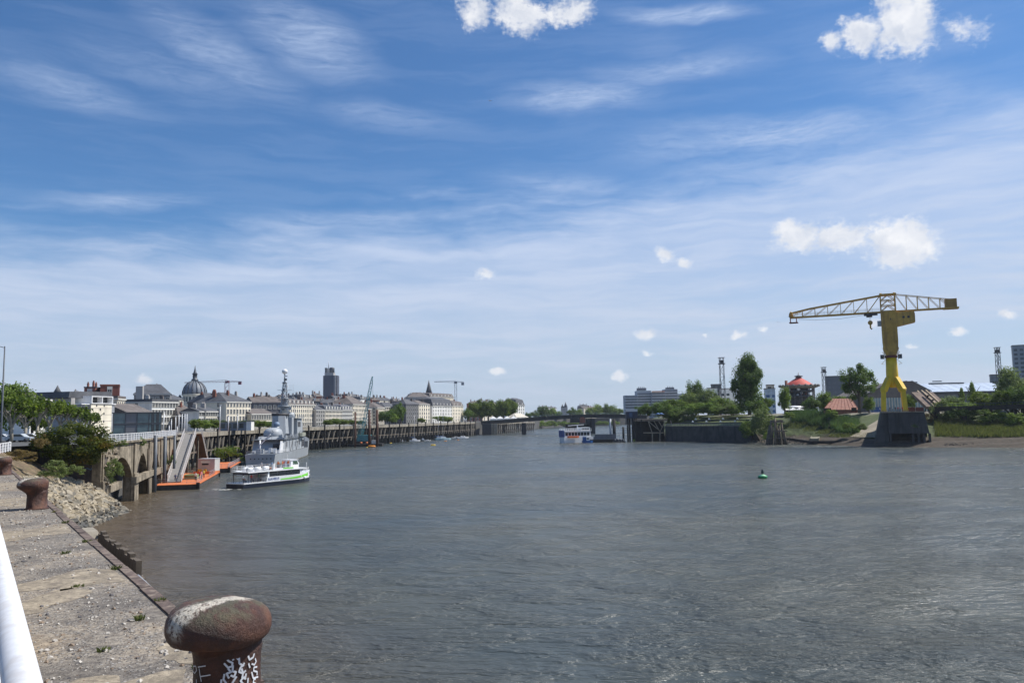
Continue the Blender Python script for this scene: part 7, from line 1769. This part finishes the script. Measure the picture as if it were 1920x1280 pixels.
# timber edge ledge and slip stones on the foreshore
def ledge():
    P = [ATZ(1476, 827, 1.2), ATZ(1524, 829, 1.0), ATZ(1640, 828, 1.0)]; T = thing('timber_ledge', 'long dark timber edge beam along the muddy foreshore left of the crane', 'edge beam', P[0])
    g = MB(); g.bar(P[0] + Vector((0, 0, 1)), P[1], .9, 1.0); g.build('beam', M_TIMBERD, T, True); g = MB(); g.bar(P[1], P[2], .9, 1.1); g.build('beam', M_TIMBERD, T, True)
    for i, (a, b, w) in enumerate([(((1527, 824)), ((1541, 801)), 3.2), (((1581, 822)), ((1588, 803)), 3.6)]):
        p = ATZ(a[0], a[1], 1.9); q = ATZ(b[0], b[1], 4.9) if i == 0 else ATZ(b[0], b[1], 4.6)
        g = MB(); g.bar(p, q, w, .9); g.bar(p + Vector((-w / 2, 0, .4)), q + Vector((-w / 2, 0, .4)), .35, .5); g.bar(p + Vector((w / 2, 0, .4)), q + Vector((w / 2, 0, .4)), .35, .5)
        o = g.build('slip_ramp', mat('slip_stone', (.22, .20, .15), .9, .2, .5, stain=(.10, .12, .06), sfac=.6)); tag(o, ['narrow sloping stone slip at the left of the foreshore', 'second sloping stone slip nearer the crane pier'][i], 'slipway', 'small slips on the foreshore')
    p = ATZ(1836, 822, 1.6); q = ATZ(1822, 801, 5.4); g = MB(); w = 4.6; g.bar(p + Vector((3, 0, 0)), q, w, 1.0); g.bar(p + Vector((.6, -.3, .6)), q + Vector((-2.4, -.3, .6)), .5, .6); g.bar(p + Vector((5.4, -.3, .6)), q + Vector((2.2, -.3, .6)), .5, .6)
    tag(g.build('slip_ramp', mat('slip_wood', (.16, .115, .075), .9, .3, .6)), 'brown planked slip with raised side beams on the right foreshore', 'slipway')
    a = ATZ(1742, 825, 1.0); b = ATZ(1885, 822, 1.0); g = MB(); g.bar(a, b, .6, .6); tag(g.build('timber_beam', M_TIMBERD), 'dark timber beam lying along the mud right of the crane pier', 'beam')
ledge()
g = MB(); vs = []; fs = []; rows = []
for x, y, pr in sp_:
    X_, Y_ = x + SN.x * 16, y + SN.y * 16; sx = 960 + X_ / Y_ * FPX
    if 1588 < sx < 1672 and y < 330: rows.append([(x + SN.x * OFF[k], y + SN.y * OFF[k], pr[k] + .35) for k in range(6, 12)])
for r_ in rows: vs += r_
n = len(OFF[6:12])
for i in range(len(rows) - 1):
    for k in range(n - 1): a = i * n + k; fs.append((a, a + n, a + n + 1, a + 1))
g.add(vs, fs).build('slipway', mat('pale_slipway', (.29, .25, .185), .9, .18, .15, stain=(.16, .14, .10), sfac=.6))['kind'] = 'structure'
# reeds, grass on the foreshore
def blades(name, label, pts_fn, n, h, mt, seed, w=.06, cat='reeds'):
    q = random.Random(seed); g = MB()
    for i in range(n):
        x, y, z = pts_fn(q); hh = h * q.uniform(.5, 1.15); a = q.uniform(0, 6.28); s = Vector((math.cos(a), math.sin(a), 0)) * w; l = Vector((q.gauss(0, .25), q.gauss(0, .25), 1)) * hh
        p = Vector((x, y, z)); g.add([p - s, p + s, p + l], [(0, 1, 2)])
    tag(g.build(name, mt), label, cat, kind='stuff')
def sband(t0, t1, o0, o1):
    n = len(sp_) - 1
    def f(q):
        while True:
            px = q.uniform(t0, t1); i = q.randrange(n); x, y, pr = sp_[i]; x2, y2, _ = sp_[i + 1]; t = q.random(); x = x + (x2 - x) * t; y = y + (y2 - y) * t; o = q.uniform(o0, o1)
            X_, Y_ = x + SN.x * o, y + SN.y * o
            sx = 960 + X_ / Y_ * FPX
            if not (t0 <= sx <= t1) or y > 400 or y < 150: continue
            for k in range(len(OFF) - 1):
                if OFF[k] <= o <= OFF[k + 1]: z = pr[k] + (pr[k + 1] - pr[k]) * (o - OFF[k]) / (OFF[k + 1] - OFF[k])
            if 1640 < sx < 1742 and o < 30: continue
            return X_, Y_, z
    return f
blades('reeds', 'tall grey green reed bed on the foreshore left of the slipway', sband(1478, 1545, 14, 27), 4600, 3.0, L_REED, 41, .10)
blades('reeds', 'green reed clump in front of the brown plank ramp', sband(1552, 1604, 14, 27), 4200, 3.0, L_REED, 42, .10)
blades('grass', 'long green grass on the foreshore right of the crane pier', sband(1745, 1960, 12, 34), 12000, 1.5, L_GRASS, 43, .12, 'grass')
blades('grass', 'low grass at the foot of the reeds', sband(1460, 1640, 9, 14), 2600, .6, L_GRASS, 44, .12, 'grass')
blades('grass', 'grass of the terraced lawns', sband(1245, 1400, .8, 40), 6000, .35, L_GRASS, 45, .10, 'grass')
# ================================================================== south bank buildings
def apartments():
    d = 900; T = thing('apartment_block', 'long stepped pale grey apartment block with continuous balconies behind the trees', 'building', (AT(1172, 780, d).x, d, 9.75)); bx = T.location.x
    wl_ = mat('apartment_grey', (.40, .43, .47), .8, .08, .05); dk = mat('apartment_dark_grey', (.12, .135, .16), .7)  # dk: darker grey of window bands, roof plant and chimneys
    for i, (a, b, top, dd) in enumerate([(1173, 1197, 741, 0), (1197, 1224, 732, 6), (1224, 1250, 735, 3), (1250, 1275, 729, 8), (1275, 1292, 737, 12)]):
        x0, x1 = AT(a, 780, d).x - bx, AT(b, 780, d).x - bx; H = AT(a, top, d).z - 9.75
        W_ = MB().b(x0, x1 - .05, dd, dd + 16, 0, H).build('wing', wl_, T); n = int(H / 3.1)
        for j in range(n): MB().b(x0 + .3, x1 - .4, dd - .15, dd - .01, 1.6 + j * 3.1, 3.0 + j * 3.1).build('window_band', dk, W_)
        for j in range(0, n): MB().b(x0 - (.0 if i else 1.2), x1 - .1, dd - 1.1, dd - .16, .5 + j * 3.1, 1.5 + j * 3.1).build('balcony', mat('balcony_white', (.50, .52, .55), .7), W_)
    for px, top, w in ((1208, 725, 16), (1262, 724, 14)):
        x = AT(px, 780, d).x - bx; k = d / FPX; MB().b(x - w * k / 2, x + w * k / 2, 9, 18, AT(px, 731, d).z - 9.75, AT(px, top + 1.5, d).z - 9.75).build('roof_plant', dk, T)
        for q in range(4): MB().b(x - w * k * .4 + q * 2, x - w * k * .4 + q * 2 + .5, 10, 10.5, AT(px, 728, d).z - 9.75, AT(px, top - 1, d).z - 9.75).build('chimney', dk, T)
    x0, x1 = AT(1224, 780, d).x - bx, AT(1248, 780, d).x - bx; H = AT(1236, 734.5, d).z - 9.75; MB().b(x0, x1, .6, 2.9, H, H + 1.1).build('awning', M_ORANGE, T)
apartments()
def simple_block(label, px0, px1, top, d, m, z0=12, dep=15, bands=None, name='building'):
    a, b = AT(px0, 780, d), AT(px1, 780, d); H = AT(px0, top, d).z - z0; an = -math.atan2(a.x, d) * .9; T = thing(name, label, 'building', (a.x, d, z0), an); L = (b.x - a.x) / math.cos(an) * .82
    MB().b(0, L, 0, dep, 0, H).build('wall', m, T); MB().b(-.3, L + .3, -.3, dep + .3, H + .002, H + .5).build('roof', M_SLATE, T)
    n = max(1, int(H / 3.5))
    for j in range(n):
        for i in range(max(2, int(L / 4))): MB().b(.8 + i * 4, min(L - .4, 3.2 + i * 4), -.06, -.001, 1 + j * 3.5, 2.8 + j * 3.5).build('window', bands or M_PANE, T)
    return T, L, H
simple_block('white flat roofed block seen over the trees left of the lattice mast', 1328, 1350, 728, 620, M_WHITEW)
simple_block('white flat roofed block between lattice mast and tall poplar', 1352, 1382, 729, 640, M_WHITEW)
simple_block('dark roof plant block above the trees beside the lattice mast', 1336, 1358, 721, 660, M_DARKW)
simple_block('blue white building between the poplar and the carousel', 1436, 1458, 729, 560, mat('blue_white', (.36, .44, .52), .7), bands=mat('blue_band', (.05, .12, .25)))
simple_block('small orange and white block right of the poplar top', 1440, 1456, 722, 600, mat('warm_white', (.55, .46, .36), .8))
T, L_, H_ = simple_block('grey metal panelled cube building behind the round dark tree', 1552, 1600, 706, 620, mat('grey_panel_big', (.115, .125, .155), .5, .06, .06), bands=mat('grey_panel_big2', (.13, .14, .17), .5))
T, L_, H_ = simple_block('grey blue residential tower at the right picture edge', 1908, 1945, 648, 640, mat('tower_grey', (.20, .24, .30), .6, .1, .1), bands=mat('tower_band_blue', (.05, .07, .10), .4))
simple_block('small flat roofed block on the skyline left of the right edge tower', 1863, 1885, 703, 560, mat('dull_blue_grey', (.16, .18, .22)))
simple_block('pinkish hut between the right side trees', 1846, 1858, 752, 330, mat('pink_hut', (.40, .22, .20)), dep=4)
def lattice(label, px, top, d, w=2.6, z0=12):
    c = AT(px, 780, d); H = AT(px, top, d).z - z0; T = thing('lattice_mast', label, 'mast', (c.x, d, z0)); g = MB(); n = int(H / (w * 1.3)); h = w / 2
    for sx in (-1, 1):
        for sy in (-1, 1): g.bar((sx * h, sy * h, 0), (sx * h * .8, sy * h * .8, H), .26)
    for i in range(n):
        z0_, z1_ = H * i / n, H * (i + 1) / n; s = 1 if i % 2 else -1; k = 1 - .2 * i / n
        g.bar((-s * h * k, -h * k, z0_), (s * h * k, -h * k, z1_), .18); g.bar((-h * k, -h * k, z1_), (h * k, -h * k, z1_), .18); g.bar((-h * k, s * h * k, z0_), (-h * k, -s * h * k, z1_), .15)
    g.build('frame', M_STEELD, T); MB().b(-h * 1.3, h * 1.3, -h * 1.3, h * 1.3, H - w * 1.4, H - w * 1.2).b(-h * 1.3, h * 1.3, -h * 1.3, h * 1.3, H + .1, H + .35).build('platform', M_STEELD, T)
    MB().b(-.6, .9, -.8, .8, H - w * 1.2, H - w * .5).build('lamp_cluster', M_IRON, T)
lattice('tall grey lattice floodlight mast left of the poplar', 1357, 671, 470); lattice('lattice floodlight mast between the carousel and the grey cube building', 1549, 689, 520, 2.3); lattice('lattice floodlight mast near the right picture edge', 1879, 652, 430, 2.0)
def carousel():
    d = 440; c = AT(1501, 780, d); T = thing('carousel', 'round pavilion carousel with a red conical roof, scalloped eaves and little lantern', 'carousel', (c.x, d, 12)); k = d / FPX; Z = lambda py: AT(1501, py, d).z - 12
    red = mat('carousel_red', (.50, .075, .055), .7, .1, .3); dk = mat('carousel_dark', (.075, .075, .08), .7, .5, 1.2); R0 = 34 * k
    MB().lathe([(R0 * .5, 0), (R0 * .5, Z(726))], (0, 0, 0), 16).build('core', dk, T)
    rf = MB().lathe([(R0 * .80, Z(723.5)), (R0 * .78, Z(722)), (R0 * .42, Z(714)), (R0 * .18, Z(709)), (R0 * .16, Z(708))], (0, 0, 0), 24).build('roof', red, T)
    MB().lathe([(R0 * .8, Z(728)), (R0 * .98, Z(726)), (R0 * 1.0, Z(722)), (R0 * .8, Z(721.8))], (0, 0, 0), 24).build('cornice', mat('cornice_grey', (.20, .19, .17), .8, .3, 1), T)
    for i in range(20):
        a = 6.283 * i / 20; s = MB().sphere((R0 * 1.02 * math.cos(a), R0 * 1.02 * math.sin(a), Z(723)), .75, 6, 4); s.build('scallop', mat('cornice_grey', (.20, .19, .17)), T)
    for i in range(14):
        a = 6.283 * i / 14; MB().tube([(R0 * .78 * math.cos(a), R0 * .78 * math.sin(a), 0), (R0 * .78 * math.cos(a), R0 * .78 * math.sin(a), Z(726))], .28, 6).build('column', dk, T)
    for z in (Z(745), Z(735)): MB().lathe([(R0 * .74, z), (R0 * .80, z + .2), (R0 * .76, z + 1.1)], (0, 0, 0), 24).build('gallery', dk, T)
    MB().lathe([(1.5, Z(708)), (1.5, Z(706.5)), (2.2, Z(706)), (2.3, Z(704.5)), (1.2, Z(704)), (.3, Z(702.5)), (.08, Z(697))], (0, 0, 0), 10).build('lantern', M_STEELD, T)
    MB().b(-1, 1, -1, 1, 0, 1)
    c2 = AT(1476, 780, d); MB().tube([(c2.x - c.x, -1, 0), (c2.x - c.x, -1, Z(713))], .75, 10).build('chimney', M_RED, T)
    # hanging sea creatures read as small pale and red shapes
    rr = random.Random(2)
    for i in range(16):
        a = rr.uniform(3.4, 6.0); MB().sphere((R0 * .7 * math.cos(a), R0 * .7 * math.sin(a), rr.uniform(Z(742), Z(730))), rr.uniform(.5, .9), 8, 5).build('figure', [M_RED, M_GPAINT, M_WPAINT][i % 3], T)
carousel()
for i, (px, w, lb) in enumerate([(1474, 15, 'left white parasol on the terrace below the carousel'), (1487, 15, 'middle white parasol on the terrace below the carousel'), (1499, 14, 'right white parasol on the terrace below the carousel')]):
    d = 375; c = AT(px, 770, d); k = d / FPX; T = thing('parasol', lb, 'parasol', (c.x, d, 12), 0, 'white parasols below the carousel'); z = AT(px, 768.5, d).z - 12
    MB().prism([(-w * k / 2, -w * k / 2), (w * k / 2, -w * k / 2), (w * k / 2, w * k / 2), (-w * k / 2, w * k / 2)], z, z + 1.1, k=.06).build('canopy', M_WPAINT, T); MB().tube([(0, 0, 0), (0, 0, z + .2)], .07, 5).build('pole', M_ALU, T)
c = AT(1490, 762, 382); T = thing('awning_shelter', 'wide low white canopy behind the white parasols', 'shelter', (c.x, 382, 12)); z = AT(1490, 764, 382).z - 12
MB().lathe([(4.6, z), (4.6, z + .3), (2.5, z + .8), (.1, z + .95)], (0, 0, 0), 20, sy=.7).build('canopy', M_WPAINT, T)
for x in (-3, 3): MB().tube([(x, 0, 0), (x, 0, z)], .1, 5).build('pole', M_ALU, T)
MB().b(-3.5, 3.5, 2, 3, 0, z - .4).build('counter', M_IRON, T)
# red brown plank slip building
def plank_ramp():
    d = 352; a, b, c_, e = AT(1543, 769, d), AT(1611, 769, d), AT(1596, 747, d + 14), AT(1561, 747, d + 14); T = thing('plank_ramp', 'big red brown planked ramp rising away from the bank by the dark round tree', 'ramp', (AT(1577, 770, d).x, d, 12))
    top = [a, b, c_, e]; g = MB(); g.add(top + [Vector((p.x, p.y, 10)) for p in top], [(0, 1, 2, 3), (4, 7, 6, 5), (0, 4, 5, 1), (1, 5, 6, 2), (2, 6, 7, 3), (3, 7, 4, 0)]); g.build('planking', mat('red_plank', (.24, .105, .075), .85, .15, .5, stain=(.33, .20, .15), sfac=.5, streak=False), T, True)
    for i in range(9):
        u = i / 8; g = MB(); g.bar(a.lerp(b, u) + Vector((0, 0, .1)), e.lerp(c_, u) + Vector((0, 0, .1)), .16, .12); g.build('joint', M_RED, T, True)
    g = MB(); g.bar(a, b, .4, .5); g.bar(a + Vector((0, -.3, .4)), a.lerp(b, .22) + Vector((0, -.3, .4)), .2, 1.2); g.bar(a.lerp(b, .78) + Vector((0, -.3, .4)), a.lerp(b, .92) + Vector((0, -.3, .4)), .2, 1.6); g.build('front_beam', M_TIMBERD, T, True)
plank_ramp()
def hangar():
    d = 430; k = d / FPX; T = thing('workshop_hall', 'long workshop hall with a brown gable front and white blue glazed roofs running right', 'building', (AT(1625, 780, d).x, d, 12)); bx = T.location.x
    P = lambda px, py: (AT(px, 780, d).x - bx, AT(px, py, d).z - 12)
    (x0, z0), (xa, za), (xm, zm), (x1, z1) = P(1623, 741), P(1660, 722), P(1713, 714), P(1748, 733)
    MB().side([(x0, 0), (x1, 0), (x1, z1), (xm, zm), (P(1704, 714)[0], zm), (xa, za), (x0, z0)], 0, 40).build('gable_front', mat('brown_gable', (.13, .115, .105), .85, .15, .3), T)
    g = MB(); g.bar((x0 - .5, -.3, z0), (xa, -.3, za + .1), .5, .4); g.bar((xa, -.3, za + .1), (P(1704, 714)[0], -.3, zm + .1), .5, .4); g.bar((xm, -.3, zm + .1), (x1 + .5, -.3, z1), .5, .4); g.build('verge', mat('verge_grey', (.22, .22, .23)), T)
    gl = mat('workshop_glazing', (.17, .25, .27), .3, .2, .4)
    MB().b(P(1631, 0)[0], P(1746, 0)[0], -.25, -.02, .4, P(1650, 746)[1]).build('glazed_front', gl, T)
    for i in range(22): MB().b(P(1631 + i * 5.3, 0)[0], P(1631 + i * 5.3, 0)[0] + .3, -.35, -.26, .3, P(1650, 745.5)[1]).build('mullion', M_STONE, T)
    # long hall to the right with glazed roof
    xr = P(1908, 733)[0]; zr = P(1780, 734)[1]
    MB().b(x1 + .3, xr, 2, 34, 0, zr).build('long_wall', mat('hall_wall', (.16, .16, .17)), T)
    for i in range(9):
        a = x1 + .6 + (xr - x1 - 1) * i / 9; b = x1 + .3 + (xr - x1 - 1) * (i + 1) / 9
        MB().add([(a, 2, zr + .05), (b, 2, zr + .05), (b, 20, zr + 5.0), (a, 20, zr + 5.0), (a, 34, zr + .05), (b, 34, zr + .05)], [(0, 1, 2, 3), (3, 2, 5, 4), (0, 3, 4), (1, 5, 2)]).build('roof_bay', mat('glazed_roof', (.52, .58, .66), .3, .1, .2), T)
    g = MB(); g.b(x1 + .4, xr, 1.6, 1.95, zr - 1.2, zr + .1); g.build('gutter', M_IRON, T)
    for a, b, py in ((1732, 1758, 714.5), (1790, 1806, 712.5), (1782, 1850, 716.5), (1735, 1750, 718)): p = P(a, py); q = P(b, py); MB().b(p[0], q[0], 19, 20.5, p[1], p[1] + .5).build('roof_vent', M_STEELD, T)
    c = AT(1644, 765, 380); T2 = thing('container', 'blue box container left of the yellow crane', 'container', (c.x, 380, 12)); MB().b(-2.2, 2.2, -1, 1, 0, 2.6).build('body', mat('container_blue', (.03, .10, .30), .6), T2)
    g = MB(); 
    for i in range(10): g.b(-2.1 + i * .44, -1.9 + i * .44, -1.06, -1.0, .1, 2.5)
    g.build('ribs', mat('container_blue', (.03, .10, .30)), T2)
    g = MB(); p = AT(1616, 724, 425); q = AT(1663, 722, 425); g.bar(p, q, .4, .3); o = g.build('roof_beam', M_IRON); tag(o, 'thin dark beam reaching left from the workshop roof', 'beam')
hangar()
def slip_frame():
    d = 318; a, b = AT(1728, 737, d + 10), AT(1757, 764, d); T = thing('slip_structure', 'steep brown slip structure with rails on trestle legs right of the crane', 'slip structure', (b.x, d, 12))
    g = MB(); g.bar(a, b, 9, 1.2); g.build('bed', mat('slip_bed', (.17, .125, .10), .9, .25, .4), T, True)
    for s in (-3.4, 0, 3.4): g = MB(); g.bar(a + Vector((0, s, 1)), b + Vector((0, s, 1)), .5, .7); g.build('rail', mat('slip_rail', (.34, .26, .17)), T, True)
    for u in (.15, .45, .75, .95): p = a.lerp(b, u); g = MB(); g.bar((p.x, p.y - 3, 10.5), (p.x, p.y - 3, p.z), .45); g.bar((p.x - 2, p.y - 3, 10.5), (p.x + .5, p.y - 3, p.z), .3); g.build('trestle', M_TIMBERD, T, True)
slip_frame()
def footbridge():
    a, b = AT(1752, 763, 300), AT(1925, 758, 286); T = thing('dark_footbridge', 'long dark raised footbridge deck crossing the right side shrubs', 'footbridge', a)
    g = MB(); g.bar(a - Vector((0, 0, .7)), b - Vector((0, 0, .7)), 3, 1.5); g.build('girder', M_TIMBERD, T, True); g = MB(); g.bar(a + Vector((0, -1.6, .9)), b + Vector((0, -1.6, .9)), .12, .14); 
    for i in range(18): p = a.lerp(b, i / 17); g.bar(p + Vector((0, -1.6, 0)), p + Vector((0, -1.6, .9)), .1)
    g.build('handrail', M_STEELD, T, True)
    for u in (.02, .32, .60, .86, .97): p = a.lerp(b, u); g = MB(); g.b(p.x - .7, p.x + .7, p.y - .9, p.y + .9, 5, p.z - 1.4); g.bar((p.x - 3, p.y, p.z - 1.4), (p.x, p.y, p.z - 5), .4); g.build('pier', M_TIMBERD, T, True)
footbridge()
# ================================================================== south bank trees and bushes
S_T = [(1406, 362, 664, 74, 'poplar', .05, 'very tall dense dark poplar, tallest tree of the right bank'), (1612, 345, 681, 72, 'airy', .20, 'open crowned dark tree beside the brown plank ramp, left of the crane'),
 (1306, 470, 710, 38, 'dark', .10, 'dark tree top rising behind the willows left of the lattice mast'), (1290, 430, 733, 52, 'willow', .08, 'broad pale willow left of centre of the right bank grove'), (1328, 425, 728, 54, 'willow', .08, 'broad pale willow right of the first one in the grove'),
 (1262, 425, 744, 46, 'mid', .05, 'mid green tree at the left shoulder of the right bank grove'), (1233, 430, 752, 34, 'mid', .05, 'smaller green tree left of the grove shoulder'), (1214, 440, 754, 30, 'dark', .05, 'dark tree above the timber jetty'), (1201, 450, 760, 26, 'dark', .05, 'leftmost dark tree of the right bank above the dolphin'),
 (1352, 410, 742, 46, 'mid', .06, 'green tree below the lattice mast'), (1375, 400, 752, 40, 'willow', .06, 'light green tree at the left foot of the poplar'), (1310, 405, 752, 50, 'mid', .03, 'green tree in the front middle of the grove'), (1280, 400, 760, 40, 'dark', .02, 'dark bushy tree low at the left front of the grove'), (1340, 395, 760, 40, 'dark', .02, 'dark bushy tree low at the right front of the grove'),
 (1418, 352, 750, 44, 'dark', .02, 'dark bushy tree at the right foot of the poplar'), (1437, 380, 742, 30, 'mid', .03, 'young green tree between the poplar and the carousel'), (1472, 372, 722, 26, 'mid', .06, 'slim green tree directly left of the carousel'), (1524, 360, 741, 34, 'dark', .05, 'dark leafy tree directly below the carousel eaves'), (1545, 366, 732, 36, 'mid', .05, 'green tree left of the brown plank ramp'), (1575, 420, 738, 30, 'mid', .05, 'small tree behind the brown plank ramp'),
 (1630, 345, 742, 24, 'mid', .04, 'bushy green tree right of the open crowned dark tree'), (1712, 345, 735, 26, 'mid', .12, 'small round tree right of the yellow crane legs'), (1826, 350, 711, 26, 'cone', .04, 'pointed dark tree in front of the glazed roofs'), (1806, 360, 722, 20, 'cone', .04, 'smaller pointed tree left of the taller pointed one'),
 (1896, 310, 685, 60, 'willow', .05, 'tall loose grey green tree at the right picture edge'), (1780, 330, 742, 66, 'willow', .02, 'broad grey green bushy tree right of the slip structure'), (1845, 322, 733, 56, 'plane', .03, 'bright green spreading tree in front of the pinkish hut'), (1885, 300, 728, 60, 'plane', .03, 'bright green spreading tree below the tall loose one'), (1912, 296, 722, 46, 'dark', .03, 'dark leafy tree cut by the right picture edge'), (1800, 315, 752, 50, 'mid', .02, 'low green tree above the dark footbridge')]
for px, d, top, w, kd, c0, lb in S_T: tree(lb, px, d, top, w, 11.9, kd, crown0=c0, depth=min(w * d / FPX, 9) if kd not in ('poplar', 'airy') else None)
S_B = [(1250 + i * 19, 398 - i * 2.2, (757 if i < 3 else 752) + (i * 7) % 9, 38, 788 if i < 3 else 777, ['dark', 'mid', 'wbush', 'bush'][i % 4], f'leafy bush behind the terraced lawns, {fn[i]} from the left') for i in range(8)] + [(1427, 338, 763, 60, 820, 'willow', 'big round olive willow bush at the waterline left of the timber stump'), (1404, 345, 784, 34, 822, 'mid', 'darker bush at the right end of the river wall'), (1262, 398, 778, 30, 800, 'dark', 'dark bush at the left end of the terraced lawns'), (1288, 395, 782, 26, 797, 'mid', 'green bush beside the dark one at the terraced lawns'), (1445, 330, 808, 34, 824, 'bush', 'green weeds on the rocks below the olive willow bush'), (1560, 335, 765, 26, 782, 'bush', 'shrub at the edge above the reed clump'),
 (1614, 305, 792, 22, 806, 'wbush', 'small shrub on the pale slipway'), (1590, 312, 790, 26, 803, 'bush', 'shrub at the left edge of the pale slipway'), (1765, 300, 745, 40, 790, 'wbush', 'grey green bush at the left end of the dark footbridge'), (1810, 296, 757, 70, 792, 'dark', 'dark bush mass under the dark footbridge'), (1862, 290, 762, 60, 792, 'bush', 'green bush under the right half of the dark footbridge'), (1905, 284, 770, 40, 796, 'bush', 'green bush at the right edge above the foreshore'), (1740, 300, 772, 24, 796, 'dryb', 'dry brush right of the crane pier'), (1480, 345, 770, 24, 784, 'bush', 'low bush left of the white parasols'), (1655, 297, 822, 10, 832, 'dryb', 'dead brush at the foot of the crane pier buttress')]
for px, d, top, w, bot, kd, lb in S_B:
    z0 = AT(px, bot, d).z; tree(lb, px, d, top, w, z0, kd, 'bush', crown0=0, depth=min(w * d / FPX, 7), name='bush')
# gulls far off above the river
for i, (px, py) in enumerate([(919, 189), (1460, 604)]):
    p = AT(px, py, 200); g = MB(); g.add([(0, 0, 0), (.5, .1, .12), (.25, .3, .05), (-.5, .1, .14), (-.25, .3, .05), (0, .35, 0), (0, -.12, -.03), (0, .1, -.06)], [(0, 1, 2, 5), (0, 5, 4, 3), (6, 0, 7), (0, 5, 7)]); o = g.build('gull', M_WPAINT); o.location = p; tag(o, ['tiny gull high up in the middle of the sky', 'tiny gull left of the yellow crane jib tip'][i], 'bird')
# ================================================================== haze (clear summer air, faint)
def haze():
    m = bpy.data.materials.new('haze'); m.use_nodes = True; t = m.node_tree
    for n in list(t.nodes):
        if n.type != 'OUTPUT_MATERIAL': t.nodes.remove(n)
    v = t.nodes.new('ShaderNodeVolumePrincipled'); v.inputs['Density'].default_value = 0.00006; v.inputs['Color'].default_value = (.82, .89, 1, 1); v.inputs['Anisotropy'].default_value = .2
    t.links.new(v.outputs[0], [n for n in t.nodes if n.type == 'OUTPUT_MATERIAL'][0].inputs['Volume'])
    o = MB().b(-1900, 3300, -420, 5300, -5, 190).build('haze', m); o['kind'] = 'stuff'; o['label'] = 'faint summer haze over the river'; o['category'] = 'haze'
haze()
